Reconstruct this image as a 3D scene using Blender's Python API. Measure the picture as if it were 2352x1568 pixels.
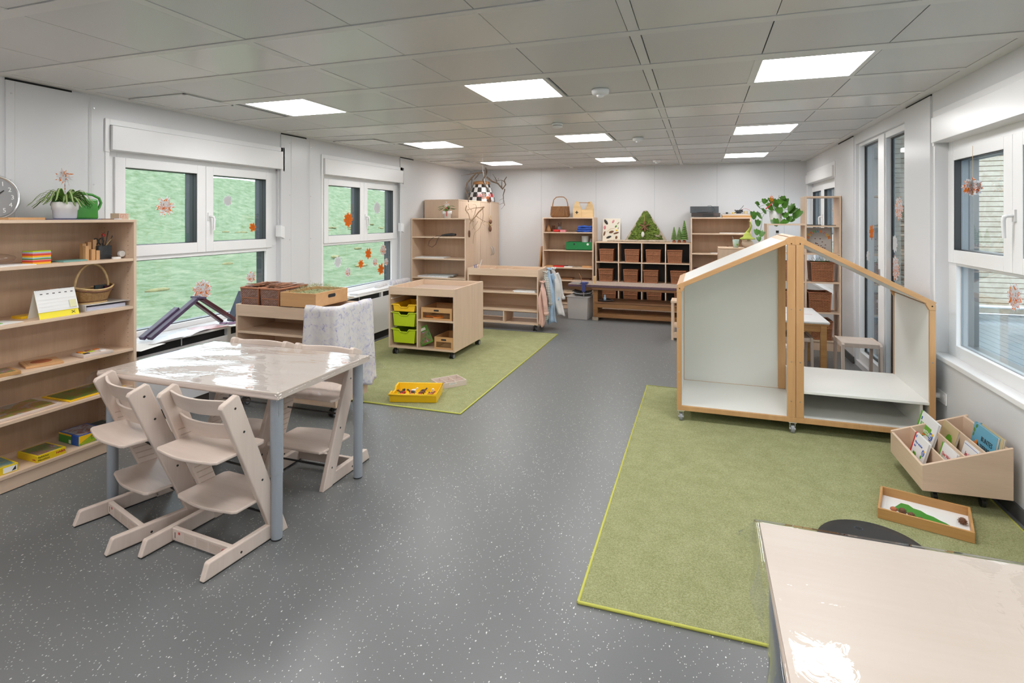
import bpy, bmesh, math, random
from math import pi, sin, cos, radians
from mathutils import Vector, Matrix, Euler
for o in list(bpy.data.objects): bpy.data.objects.remove(o)
sc = bpy.context.scene
COL = sc.collection
rnd = random.Random(7)
# ---------------------------------------------------------------- camera, world, exposure
cam_d = bpy.data.cameras.new('camera'); cam = bpy.data.objects.new('camera', cam_d); COL.objects.link(cam)
cam.location = (0, 0, 1.65); cam.rotation_euler = (pi/2, 0, 0.3297)
cam_d.sensor_width = 36; cam_d.lens = 36*1265.4/2352; cam_d.shift_y = -284.7/2352
cam_d.clip_start = 0.05; cam_d.clip_end = 300
sc.camera = cam
w = bpy.data.worlds.new('overcast_sky'); sc.world = w; w.use_nodes = True
bg = w.node_tree.nodes['Background']; bg.inputs[0].default_value = (0.80, 0.90, 1.0, 1); bg.inputs[1].default_value = 3.4
LAMP = 23.0
sc.view_settings.view_transform = 'Standard'; sc.view_settings.look = 'None'
sc.view_settings.exposure = 0.0; sc.view_settings.gamma = 1; sc.view_settings.use_curve_mapping = False
sc.cycles.max_bounces = 9; sc.cycles.diffuse_bounces = 5; sc.cycles.glossy_bounces = 4; sc.cycles.transparent_max_bounces = 12
sc.cycles.transmission_bounces = 4; sc.cycles.caustics_reflective = False; sc.cycles.caustics_refractive = False
sc.cycles.sample_clamp_indirect = 4; sc.cycles.use_denoising = True

# ---------------------------------------------------------------- materials
def mat(name):
    m = bpy.data.materials.new(name); m.use_nodes = True
    return m, m.node_tree, m.node_tree.nodes['Principled BSDF']
def N(t, kind, **kw):
    n = t.nodes.new(kind)
    for k, v in kw.items():
        if k in n.inputs: n.inputs[k].default_value = v
        else: setattr(n, k, v)
    return n
def plain(name, c, rough=0.5, metal=0, spec=0.5, bump=0, bscale=200, var=0.0, vscale=8, coat=0):
    m, t, p = mat(name)
    p.inputs['Base Color'].default_value = (*c, 1); p.inputs['Roughness'].default_value = rough
    p.inputs['Metallic'].default_value = metal; p.inputs['Specular IOR Level'].default_value = spec
    p.inputs['Coat Weight'].default_value = coat
    tc = N(t, 'ShaderNodeTexCoord')
    if var:
        n = N(t, 'ShaderNodeTexNoise', Scale=vscale, Detail=3.0); t.links.new(tc.outputs['Object'], n.inputs['Vector'])
        r = N(t, 'ShaderNodeValToRGB')
        r.color_ramp.elements[0].color = (*[max(0, x*(1-var)) for x in c], 1); r.color_ramp.elements[1].color = (*[min(1, x*(1+var)) for x in c], 1)
        r.color_ramp.elements[0].position = .3; r.color_ramp.elements[1].position = .7
        t.links.new(n.outputs['Fac'], r.inputs[0]); t.links.new(r.outputs[0], p.inputs['Base Color'])
    if bump:
        n = N(t, 'ShaderNodeTexNoise', Scale=bscale, Detail=2.0); t.links.new(tc.outputs['Object'], n.inputs['Vector'])
        b = N(t, 'ShaderNodeBump', Strength=bump, Distance=0.002); t.links.new(n.outputs['Fac'], b.inputs['Height']); t.links.new(b.outputs[0], p.inputs['Normal'])
    return m
def wood(name, c1, c2, axis='z', rough=0.42, scale=1.0):
    m, t, p = mat(name); p.inputs['Roughness'].default_value = rough
    tc = N(t, 'ShaderNodeTexCoord'); mp = N(t, 'ShaderNodeMapping')
    s = {'x': (1.2, 16, 16), 'y': (16, 1.2, 16), 'z': (16, 16, 1.2)}[axis]
    mp.inputs['Scale'].default_value = tuple(v*scale for v in s)
    t.links.new(tc.outputs['Object'], mp.inputs[0])
    n1 = N(t, 'ShaderNodeTexNoise', Scale=1.0, Detail=5.0, Roughness=.55, Distortion=.6); n2 = N(t, 'ShaderNodeTexNoise', Scale=9.0, Detail=3.0)
    t.links.new(mp.outputs[0], n1.inputs['Vector']); t.links.new(mp.outputs[0], n2.inputs['Vector'])
    mx = N(t, 'ShaderNodeMath', operation='MULTIPLY_ADD'); mx.inputs[1].default_value = .35
    t.links.new(n2.outputs['Fac'], mx.inputs[0]); t.links.new(n1.outputs['Fac'], mx.inputs[2])
    r = N(t, 'ShaderNodeValToRGB'); r.color_ramp.elements[0].color = (*c2, 1); r.color_ramp.elements[1].color = (*c1, 1)
    r.color_ramp.elements[0].position = .42; r.color_ramp.elements[1].position = .85
    t.links.new(mx.outputs[0], r.inputs[0]); t.links.new(r.outputs[0], p.inputs['Base Color'])
    return m
def wicker(name, c1, c2, dark, mode='box', su=1.0, sv=1.0):
    m, t, p = mat(name); p.inputs['Roughness'].default_value = .55
    tc = N(t, 'ShaderNodeTexCoord'); sp = N(t, 'ShaderNodeSeparateXYZ'); t.links.new(tc.outputs['Object'], sp.inputs[0])
    if mode == 'box':
        a = N(t, 'ShaderNodeMath', operation='ADD'); t.links.new(sp.outputs[0], a.inputs[0]); t.links.new(sp.outputs[1], a.inputs[1])
    else:
        a = N(t, 'ShaderNodeMath', operation='ARCTAN2'); t.links.new(sp.outputs[1], a.inputs[0]); t.links.new(sp.outputs[0], a.inputs[1])
    cb = N(t, 'ShaderNodeCombineXYZ')
    k1 = N(t, 'ShaderNodeMath', operation='MULTIPLY'); k1.inputs[1].default_value = (28.0 if mode == 'box' else 4.5)*su; t.links.new(a.outputs[0], k1.inputs[0])
    k2 = N(t, 'ShaderNodeMath', operation='MULTIPLY'); k2.inputs[1].default_value = 95.0*sv; t.links.new(sp.outputs[2], k2.inputs[0])
    t.links.new(k1.outputs[0], cb.inputs[0]); t.links.new(k2.outputs[0], cb.inputs[1])
    b = N(t, 'ShaderNodeTexBrick'); b.inputs['Scale'].default_value = 1.0; b.inputs['Brick Width'].default_value = 1.0; b.inputs['Row Height'].default_value = 1.0
    b.inputs['Mortar Size'].default_value = .13; b.inputs['Mortar Smooth'].default_value = .8
    b.inputs['Color1'].default_value = (*c1, 1); b.inputs['Color2'].default_value = (*c2, 1); b.inputs['Mortar'].default_value = (*dark, 1)
    t.links.new(cb.outputs[0], b.inputs['Vector']); t.links.new(b.outputs['Color'], p.inputs['Base Color'])
    bp = N(t, 'ShaderNodeBump', Strength=.9, Distance=.006); bp.invert = True
    t.links.new(b.outputs['Fac'], bp.inputs['Height']); t.links.new(bp.outputs[0], p.inputs['Normal'])
    return m
def picture(name, cols, scale=14, rough=.35, detail=6):
    m, t, p = mat(name); p.inputs['Roughness'].default_value = rough
    tc = N(t, 'ShaderNodeTexCoord'); n = N(t, 'ShaderNodeTexNoise', Scale=scale, Detail=float(detail), Roughness=.65, Distortion=1.0)
    t.links.new(tc.outputs['Object'], n.inputs['Vector'])
    r = N(t, 'ShaderNodeValToRGB'); e = r.color_ramp.elements
    e[0].position = .32; e[1].position = .68; e[0].color = (*cols[0], 1); e[1].color = (*cols[-1], 1)
    for i, c in enumerate(cols[1:-1]):
        x = e.new(.32+.36*(i+1)/(len(cols)-1)); x.color = (*c, 1)
    r.color_ramp.interpolation = 'CONSTANT' if detail < 2 else 'LINEAR'
    t.links.new(n.outputs['Fac'], r.inputs[0]); t.links.new(r.outputs[0], p.inputs['Base Color'])
    return m
def glassy(name, tint=(1, 1, 1), spec=1.5, rough=0.0, bump=0, bscale=30, base=0.0, gray=(0.8, 0.8, 0.8), mixd=0.0, stretch=None):
    m = bpy.data.materials.new(name); m.use_nodes = True; t = m.node_tree; t.nodes.clear()
    out = N(t, 'ShaderNodeOutputMaterial'); tr = N(t, 'ShaderNodeBsdfTransparent'); tr.inputs[0].default_value = (*tint, 1)
    gl = N(t, 'ShaderNodeBsdfGlossy'); gl.inputs['Roughness'].default_value = rough
    fr = N(t, 'ShaderNodeLayerWeight', Blend=.5); mx = N(t, 'ShaderNodeMixShader')
    f0 = ((spec-1)/(spec+1))**2+base                  # Schlick's law, the same from both sides of the sheet
    pw = N(t, 'ShaderNodeMath', operation='POWER'); pw.inputs[1].default_value = 4.6; t.links.new(fr.outputs['Facing'], pw.inputs[0])
    ad = N(t, 'ShaderNodeMath', operation='MULTIPLY_ADD'); ad.inputs[1].default_value = 1-f0; ad.inputs[2].default_value = f0; ad.use_clamp = True
    t.links.new(pw.outputs[0], ad.inputs[0]); t.links.new(ad.outputs[0], mx.inputs[0]); t.links.new(tr.outputs[0], mx.inputs[1]); t.links.new(gl.outputs[0], mx.inputs[2])
    last = mx
    if bump:
        tc = N(t, 'ShaderNodeTexCoord'); mp = N(t, 'ShaderNodeMapping')
        if stretch: mp.inputs['Scale'].default_value = stretch
        t.links.new(tc.outputs['Object'], mp.inputs[0])
        n = N(t, 'ShaderNodeTexNoise', Scale=bscale, Detail=3.0, Roughness=.5, Distortion=1.5); t.links.new(mp.outputs[0], n.inputs['Vector'])
        b = N(t, 'ShaderNodeBump', Strength=bump, Distance=.01); t.links.new(n.outputs['Fac'], b.inputs['Height'])
        t.links.new(b.outputs[0], gl.inputs['Normal']); t.links.new(b.outputs[0], fr.inputs['Normal'])
    if mixd:
        df = N(t, 'ShaderNodeBsdfDiffuse'); df.inputs[0].default_value = (*gray, 1); m2 = N(t, 'ShaderNodeMixShader'); m2.inputs[0].default_value = mixd
        t.links.new(mx.outputs[0], m2.inputs[1]); t.links.new(df.outputs[0], m2.inputs[2]); last = m2
    t.links.new(last.outputs[0], out.inputs[0])
    return m
def emit(name, c, s):
    m = bpy.data.materials.new(name); m.use_nodes = True; t = m.node_tree; t.nodes.clear()
    out = N(t, 'ShaderNodeOutputMaterial'); e = N(t, 'ShaderNodeEmission'); e.inputs[0].default_value = (*c, 1); e.inputs[1].default_value = s
    t.links.new(e.outputs[0], out.inputs[0]); return m

M = {}
BW1, BW2 = (.70, .53, .385), (.62, .455, .325)
M['beech'] = wood('light_maple_veneer', BW1, BW2, 'z'); M['beech_x'] = wood('light_maple_veneer_long', BW1, BW2, 'x')
M['beech_y'] = wood('light_maple_veneer_deep', BW1, BW2, 'y')
M['pale'] = wood('whitewashed_beech', (.66, .555, .48), (.60, .49, .42), 'z', .45)
M['pale_x'] = wood('whitewashed_beech_wide', (.66, .555, .48), (.60, .49, .42), 'x', .42)
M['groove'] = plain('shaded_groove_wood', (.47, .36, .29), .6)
M['table'] = wood('table_laminate', (.60, .52, .445), (.56, .47, .39), 'x', .38, .5)
M['beech_shaded_back'] = wood('maple_veneer_shaded_back', (.60, .42, .28), (.52, .35, .225), 'z')  # same maple, with the brown interreflected shade of the cases put into the colour
M['honey'] = wood('honey_beech', (.60, .345, .155), (.52, .285, .12), 'z', .4)
M['honey_x'] = wood('honey_beech_long', (.60, .345, .155), (.52, .285, .12), 'x', .4)
M['oak'] = wood('orange_oiled_beech', (.58, .31, .12), (.45, .22, .08), 'x', .4)
M['bamboo'] = wood('bamboo', (.56, .31, .11), (.42, .21, .07), 'x', .38)
M['ply'] = wood('pine_plywood', (.74, .54, .29), (.60, .40, .19), 'x', .5)
M['oldoak'] = wood('worn_brown_oak', (.34, .165, .06), (.20, .09, .03), 'x', .4)
M['oldwood'] = wood('old_brown_wood', (.30, .14, .055), (.14, .06, .025), 'x', .4)
M['bark'] = plain('branch_bark', (.13, .085, .055), .85, var=.4, vscale=40)
M['drift'] = plain('driftwood', (.42, .35, .27), .8, var=.25, vscale=30)
M['white_lam'] = plain('white_laminate', (.80, .80, .765), .35)
M['white_pvc'] = plain('white_pvc', (.83, .83, .83), .28)
M['white_wall'] = plain('white_sheet_steel', (.675, .68, .69), .3, bump=.04, bscale=6)
M['ceil_trim'] = plain('ceiling_trim', (.70, .70, .68), .35)
M['ceil_smooth'] = plain('ceiling_smooth_panel', (.70, .70, .675), .22, bump=.03, bscale=3)
M['gap'] = plain('dark_gap', (.02, .02, .02), .9)
m, t, p = mat('ceiling_perforated_panel'); M['ceil_perf'] = m; p.inputs['Roughness'].default_value = .3
tc = N(t, 'ShaderNodeTexCoord'); v = N(t, 'ShaderNodeTexVoronoi', Scale=180.0, Randomness=0.0); t.links.new(tc.outputs['Object'], v.inputs['Vector'])
r = N(t, 'ShaderNodeValToRGB'); r.color_ramp.elements[0].color = (.10, .10, .10, 1); r.color_ramp.elements[1].color = (.66, .66, .65, 1)
r.color_ramp.elements[0].position = .24; r.color_ramp.elements[1].position = .30
t.links.new(v.outputs['Distance'], r.inputs[0]); t.links.new(r.outputs[0], p.inputs['Base Color'])
# speckled rubber floor
m, t, p = mat('speckled_rubber_floor'); M['floor'] = m; p.inputs['Roughness'].default_value = .36
tc = N(t, 'ShaderNodeTexCoord')
def flecks(scale, lo, dist=1.5):
    mp = N(t, 'ShaderNodeMapping'); mp.inputs['Scale'].default_value = (1, .62, 1); mp.inputs['Rotation'].default_value = (0, 0, .7); t.links.new(tc.outputs['Object'], mp.inputs[0])
    v = N(t, 'ShaderNodeTexVoronoi', Scale=scale, Randomness=1.0); t.links.new(mp.outputs[0], v.inputs['Vector'])
    wn = N(t, 'ShaderNodeTexWhiteNoise'); t.links.new(v.outputs['Position'], wn.inputs['Vector'])
    th = N(t, 'ShaderNodeMath', operation='LESS_THAN'); th.inputs[1].default_value = lo; t.links.new(wn.outputs['Value'], th.inputs[0])
    d = N(t, 'ShaderNodeMath', operation='LESS_THAN'); d.inputs[1].default_value = .22; t.links.new(v.outputs['Distance'], d.inputs[0])
    mu = N(t, 'ShaderNodeMath', operation='MULTIPLY'); t.links.new(th.outputs[0], mu.inputs[0]); t.links.new(d.outputs[0], mu.inputs[1]); return mu
f1, f2 = flecks(130, .22), flecks(75, .05)
ad = N(t, 'ShaderNodeMath', operation='MAXIMUM'); t.links.new(f1.outputs[0], ad.inputs[0]); t.links.new(f2.outputs[0], ad.inputs[1])
nz = N(t, 'ShaderNodeTexNoise', Scale=260.0, Detail=2.0); t.links.new(tc.outputs['Object'], nz.inputs['Vector'])
rr = N(t, 'ShaderNodeValToRGB'); rr.color_ramp.elements[0].color = (.125, .13, .13, 1); rr.color_ramp.elements[1].color = (.16, .166, .166, 1)
t.links.new(nz.outputs['Fac'], rr.inputs[0])
mx = N(t, 'ShaderNodeMix', data_type='RGBA'); mx.inputs['B'].default_value = (.62, .62, .60, 1); t.links.new(ad.outputs[0], mx.inputs['Factor']); t.links.new(rr.outputs[0], mx.inputs['A'])
t.links.new(mx.outputs['Result'], p.inputs['Base Color'])
# rug
m, t, p = mat('green_loop_pile'); M['rug'] = m; p.inputs['Roughness'].default_value = .95; p.inputs['Specular IOR Level'].default_value = .1
tc = N(t, 'ShaderNodeTexCoord'); n = N(t, 'ShaderNodeTexNoise', Scale=190.0, Detail=2.0, Roughness=.7); t.links.new(tc.outputs['Object'], n.inputs['Vector'])
n2 = N(t, 'ShaderNodeTexNoise', Scale=9.0, Detail=3.0); t.links.new(tc.outputs['Object'], n2.inputs['Vector'])
a = N(t, 'ShaderNodeMath', operation='MULTIPLY_ADD'); a.inputs[1].default_value = .25; t.links.new(n2.outputs['Fac'], a.inputs[0]); t.links.new(n.outputs['Fac'], a.inputs[2])
r = N(t, 'ShaderNodeValToRGB'); r.color_ramp.elements[0].color = (.19, .205, .08, 1); r.color_ramp.elements[1].color = (.42, .42, .235, 1); r.color_ramp.elements[0].position = .40; r.color_ramp.elements[1].position = .85
t.links.new(a.outputs[0], r.inputs[0]); t.links.new(r.outputs[0], p.inputs['Base Color'])
b = N(t, 'ShaderNodeBump', Strength=.8, Distance=.004); t.links.new(n.outputs['Fac'], b.inputs['Height']); t.links.new(b.outputs[0], p.inputs['Normal'])
M['rug_edge'] = plain('lime_rug_binding', (.52, .52, .10), .8)
# meadow
m, t, p = mat('meadow_grass'); M['grass'] = m; p.inputs['Roughness'].default_value = 1.0; p.inputs['Specular IOR Level'].default_value = 0
tc = N(t, 'ShaderNodeTexCoord'); mp = N(t, 'ShaderNodeMapping'); mp.inputs['Scale'].default_value = (1, .6, 1); t.links.new(tc.outputs['Object'], mp.inputs[0])
n = N(t, 'ShaderNodeTexNoise', Scale=3.6, Detail=10.0, Roughness=.8, Distortion=.3); t.links.new(mp.outputs[0], n.inputs['Vector'])
r = N(t, 'ShaderNodeValToRGB'); e = r.color_ramp.elements; e[0].color = (.15, .21, .10, 1); e[1].color = (.36, .39, .27, 1); e[0].position = .36; e[1].position = .66
x = e.new(.5); x.color = (.23, .30, .19, 1)
t.links.new(n.outputs['Fac'], r.inputs[0]); t.links.new(r.outputs[0], p.inputs['Base Color'])
b = N(t, 'ShaderNodeBump', Strength=.6, Distance=.15); t.links.new(n.outputs['Fac'], b.inputs['Height']); t.links.new(b.outputs[0], p.inputs['Normal'])
M['mud'] = plain('worn_brown_grass', (.27, .25, .12), 1, var=.35, vscale=6)
M['glass'] = glassy('window_glass', (.97, .99, .98), 1.62)
M['glass_dark'] = glassy('dimmed_door_glass', (.55, .58, .58), 2.4)  # tint added to darken the too bright terrace behind the panes
M['film'] = glassy('clear_plastic_film', (.97, .97, .98), 1.5, .0, .20, 4, .01, stretch=(1, 2.6, 1))
M['film_flat'] = glassy('clear_flat_film', (.98, .98, .98), 1.45, .015, .07, 14)
M['clearbox'] = glassy('frosted_plastic', (.95, .95, .95), 1.45, .3, mixd=.30, gray=(.95, .93, .91))
M['smoke'] = glassy('smoky_acrylic', (.35, .37, .38), 1.45, .05, mixd=.15, gray=(.3, .32, .34))
M['grey_frame'] = plain('grey_outer_frame', (.16, .17, .175), .4)
M['anthracite'] = plain('anthracite_frame', (.035, .045, .06), .35)
M['leg'] = plain('grey_painted_steel', (.30, .33, .36), .28)
M['black'] = plain('black_plastic', (.02, .02, .02), .4); M['darkgrey'] = plain('dark_grey', (.07, .07, .068), .8)
M['disc'] = plain('black_rubber', (.022, .022, .023), .5)
M['chrome'] = plain('metal', (.6, .6, .6), .3, 1); M['caster_grey'] = plain('caster_grey', (.28, .29, .31), .4)
M['cream'] = plain('cream_bracket', (.62, .61, .50), .4)
M['yellow'] = plain('yellow_plastic', (.85, .52, .01), .35); M['lime'] = plain('lime_plastic', (.45, .58, .01), .35)
M['white'] = plain('white_gloss', (.82, .82, .82), .35); M['paper'] = plain('white_paper', (.78, .78, .76), .7)
M['ceramic'] = plain('white_ceramic', (.80, .79, .77), .25)
M['green'] = plain('green_plastic', (.045, .26, .03), .35); M['gbox'] = plain('green_painted_wood', (.01, .19, .05), .55, bump=.4, bscale=60)
M['leaf'] = plain('glossy_leaf', (.07, .20, .02), .35, var=.4, vscale=12); M['leaf_s'] = plain('striped_leaf', (.10, .22, .03), .4, var=.3, vscale=20)
M['leaf_w'] = plain('pale_leaf_stripe', (.48, .52, .27), .5)
M['moss'] = plain('moss', (.10, .15, .02), .95, bump=1.0, bscale=50, var=.5, vscale=18)
M['red'] = plain('red', (.60, .02, .02), .4); M['orange'] = plain('orange', (.80, .22, .02), .5); M['blue'] = plain('blue', (.02, .10, .42), .5)
M['bluecloth'] = plain('blue_cloth', (.02, .07, .33), .85, var=.4, vscale=14)
M['pink'] = plain('pink', (.62, .22, .25), .6); M['brown'] = plain('brown', (.16, .07, .035), .7); M['terra'] = plain('terracotta', (.42, .14, .06), .7)
M['purple'] = plain('dark_purple_paint', (.075, .05, .10), .38, var=.25, vscale=9); M['maroon'] = plain('maroon_paint', (.085, .02, .03), .4, var=.3, vscale=12)
M['navy'] = plain('navy_paint', (.045, .06, .09), .6, var=.25, vscale=15); M['lilac'] = plain('lilac_paint', (.30, .20, .32), .5)
M['wick_red'] = wicker('red_brown_wicker', (.44, .18, .075), (.34, .13, .05), (.09, .03, .012))
M['wick_dark'] = wicker('whitened_brown_wicker', (.42, .26, .22), (.30, .15, .10), (.09, .03, .015), su=1.6)
M['wick_honey'] = wicker('honey_wicker', (.55, .33, .13), (.42, .23, .08), (.10, .045, .015), 'round', 3.0, 1.0)
M['wick_brown'] = wicker('brown_wicker', (.36, .17, .06), (.27, .12, .04), (.10, .04, .015), 'round', 2.2, 1.0)
M['cane'] = plain('cane_rod', (.60, .42, .20), .5, var=.2, vscale=30); M['cane_red'] = plain('red_brown_cane', (.34, .13, .06), .55)
M['cane_brown'] = plain('brown_cane', (.36, .18, .07), .5)
M['barkchips'] = picture('bark_strips', [(.12, .04, .02), (.30, .12, .05), (.36, .20, .13)], 20)
M['hay'] = plain('dry_grass', (.26, .27, .13), .9, var=.5, vscale=40)
M['puzzle1'] = picture('forest_puzzle_print', [(.05, .10, .03), (.20, .26, .04), (.35, .14, .05), (.30, .32, .30), (.12, .20, .04)], 11)
M['puzzle2'] = picture('green_puzzle_print', [(.03, .07, .02), (.12, .20, .03), (.25, .12, .04), (.16, .22, .10)], 12)
M['print'] = picture('box_art_print', [(.04, .06, .04), (.12, .22, .06), (.25, .08, .07), (.25, .35, .45)], 18)
M['news'] = picture('newspaper_print', [(.45, .50, .58), (.70, .72, .74), (.78, .78, .78), (.80, .80, .80)], 30)
M['newsred'] = picture('red_newspaper_print', [(.45, .08, .09), (.70, .45, .45), (.78, .70, .70)], 7)
M['paintmess'] = picture('paint_splashed_top', [(.05, .045, .05), (.28, .26, .30), (.55, .25, .20), (.20, .19, .24), (.45, .45, .15), (.30, .30, .38), (.50, .45, .45)], 40, .5)
M['fence'] = wood('weathered_larch', (.60, .55, .45), (.42, .36, .27), 'y', .8, .6)
M['deck'] = plain('wet_sky_blued_decking', (.20, .26, .31), .12, bump=.1, bscale=15)  # blue of the reflected sky put into the base colour
M['star_o'] = picture('orange_painted_paper', [(.80, .70, .55), (.80, .20, .01), (.85, .36, .02), (.80, .16, .01)], 30, .6)
M['star_w'] = picture('white_painted_paper', [(.80, .60, .52), (.82, .82, .82), (.82, .82, .82), (.72, .66, .68)], 35, .6)
M['star_m'] = picture('mixed_painted_paper', [(.82, .28, .02), (.82, .82, .82), (.82, .82, .82), (.82, .82, .82), (.82, .22, .02), (.82, .82, .82), (.82, .5, .05)], 26, .6, 1)
M['peach'] = plain('peach_cotton', (.66, .42, .35), .9, var=.12, vscale=8); M['skyblue'] = plain('pale_blue_cotton', (.36, .49, .62), .9, var=.2, vscale=6)
M['linen'] = plain('grey_white_linen', (.62, .60, .57), .9, var=.08, vscale=8)
def check_cloth(name, c1, c2, s):
    m, t, p = mat(name); p.inputs['Roughness'].default_value = .9
    tc = N(t, 'ShaderNodeTexCoord'); sp = N(t, 'ShaderNodeSeparateXYZ'); t.links.new(tc.outputs['Object'], sp.inputs[0])
    outs = []
    ax = N(t, 'ShaderNodeMath', operation='ADD'); t.links.new(sp.outputs[0], ax.inputs[0]); t.links.new(sp.outputs[1], ax.inputs[1])
    for src in (ax.outputs[0], sp.outputs[2]):
        k = N(t, 'ShaderNodeMath', operation='MULTIPLY'); k.inputs[1].default_value = s; t.links.new(src, k.inputs[0])
        f = N(t, 'ShaderNodeMath', operation='FRACT'); t.links.new(k.outputs[0], f.inputs[0])
        l = N(t, 'ShaderNodeMath', operation='LESS_THAN'); l.inputs[1].default_value = .22; t.links.new(f.outputs[0], l.inputs[0]); outs.append(l)
    mm = N(t, 'ShaderNodeMath', operation='MAXIMUM'); t.links.new(outs[0].outputs[0], mm.inputs[0]); t.links.new(outs[1].outputs[0], mm.inputs[1])
    x = N(t, 'ShaderNodeMix', data_type='RGBA'); x.inputs['A'].default_value = (*c1, 1); x.inputs['B'].default_value = (*c2, 1)
    t.links.new(mm.outputs[0], x.inputs['Factor']); t.links.new(x.outputs['Result'], p.inputs['Base Color']); return m
M['checkshirt'] = check_cloth('checked_cotton', (.62, .62, .58), (.12, .13, .10), 42)
M['towel'] = picture('lilac_printed_cloth', [(.34, .32, .50), (.60, .58, .62), (.66, .64, .62), (.66, .65, .62)], 22, .9)
M['chess'] = None
m, t, p = mat('black_white_squares'); M['chess'] = m; p.inputs['Roughness'].default_value = .4
tc = N(t, 'ShaderNodeTexCoord'); sp = N(t, 'ShaderNodeSeparateXYZ'); t.links.new(tc.outputs['Object'], sp.inputs[0])
at = N(t, 'ShaderNodeMath', operation='ARCTAN2'); t.links.new(sp.outputs[1], at.inputs[0]); t.links.new(sp.outputs[0], at.inputs[1])
cb = N(t, 'ShaderNodeCombineXYZ'); k = N(t, 'ShaderNodeMath', operation='MULTIPLY'); k.inputs[1].default_value = 2.55; t.links.new(at.outputs[0], k.inputs[0]); t.links.new(k.outputs[0], cb.inputs[0])
k = N(t, 'ShaderNodeMath', operation='MULTIPLY'); k.inputs[1].default_value = 11.0; t.links.new(sp.outputs[2], k.inputs[0]); t.links.new(k.outputs[0], cb.inputs[1])
ck = N(t, 'ShaderNodeTexChecker', Scale=1.0); ck.inputs['Color1'].default_value = (.75, .75, .75, 1); ck.inputs['Color2'].default_value = (.03, .025, .02, 1)
cb.inputs[2].default_value = .5; t.links.new(cb.outputs[0], ck.inputs['Vector']); t.links.new(ck.outputs[0], p.inputs['Base Color'])

def translucent(m, k=.5):
    t = m.node_tree; p = t.nodes['Principled BSDF']; out = [n for n in t.nodes if n.type == 'OUTPUT_MATERIAL'][0]
    tl = N(t, 'ShaderNodeBsdfTranslucent'); mx = N(t, 'ShaderNodeMixShader'); mx.inputs[0].default_value = k
    if p.inputs['Base Color'].links: t.links.new(p.inputs['Base Color'].links[0].from_socket, tl.inputs[0])
    else: tl.inputs[0].default_value = p.inputs['Base Color'].default_value
    t.links.new(p.outputs[0], mx.inputs[1]); t.links.new(tl.outputs[0], mx.inputs[2]); t.links.new(mx.outputs[0], out.inputs[0])
for k_ in ('star_o', 'star_w', 'star_m'): translucent(M[k_], .6)
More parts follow.
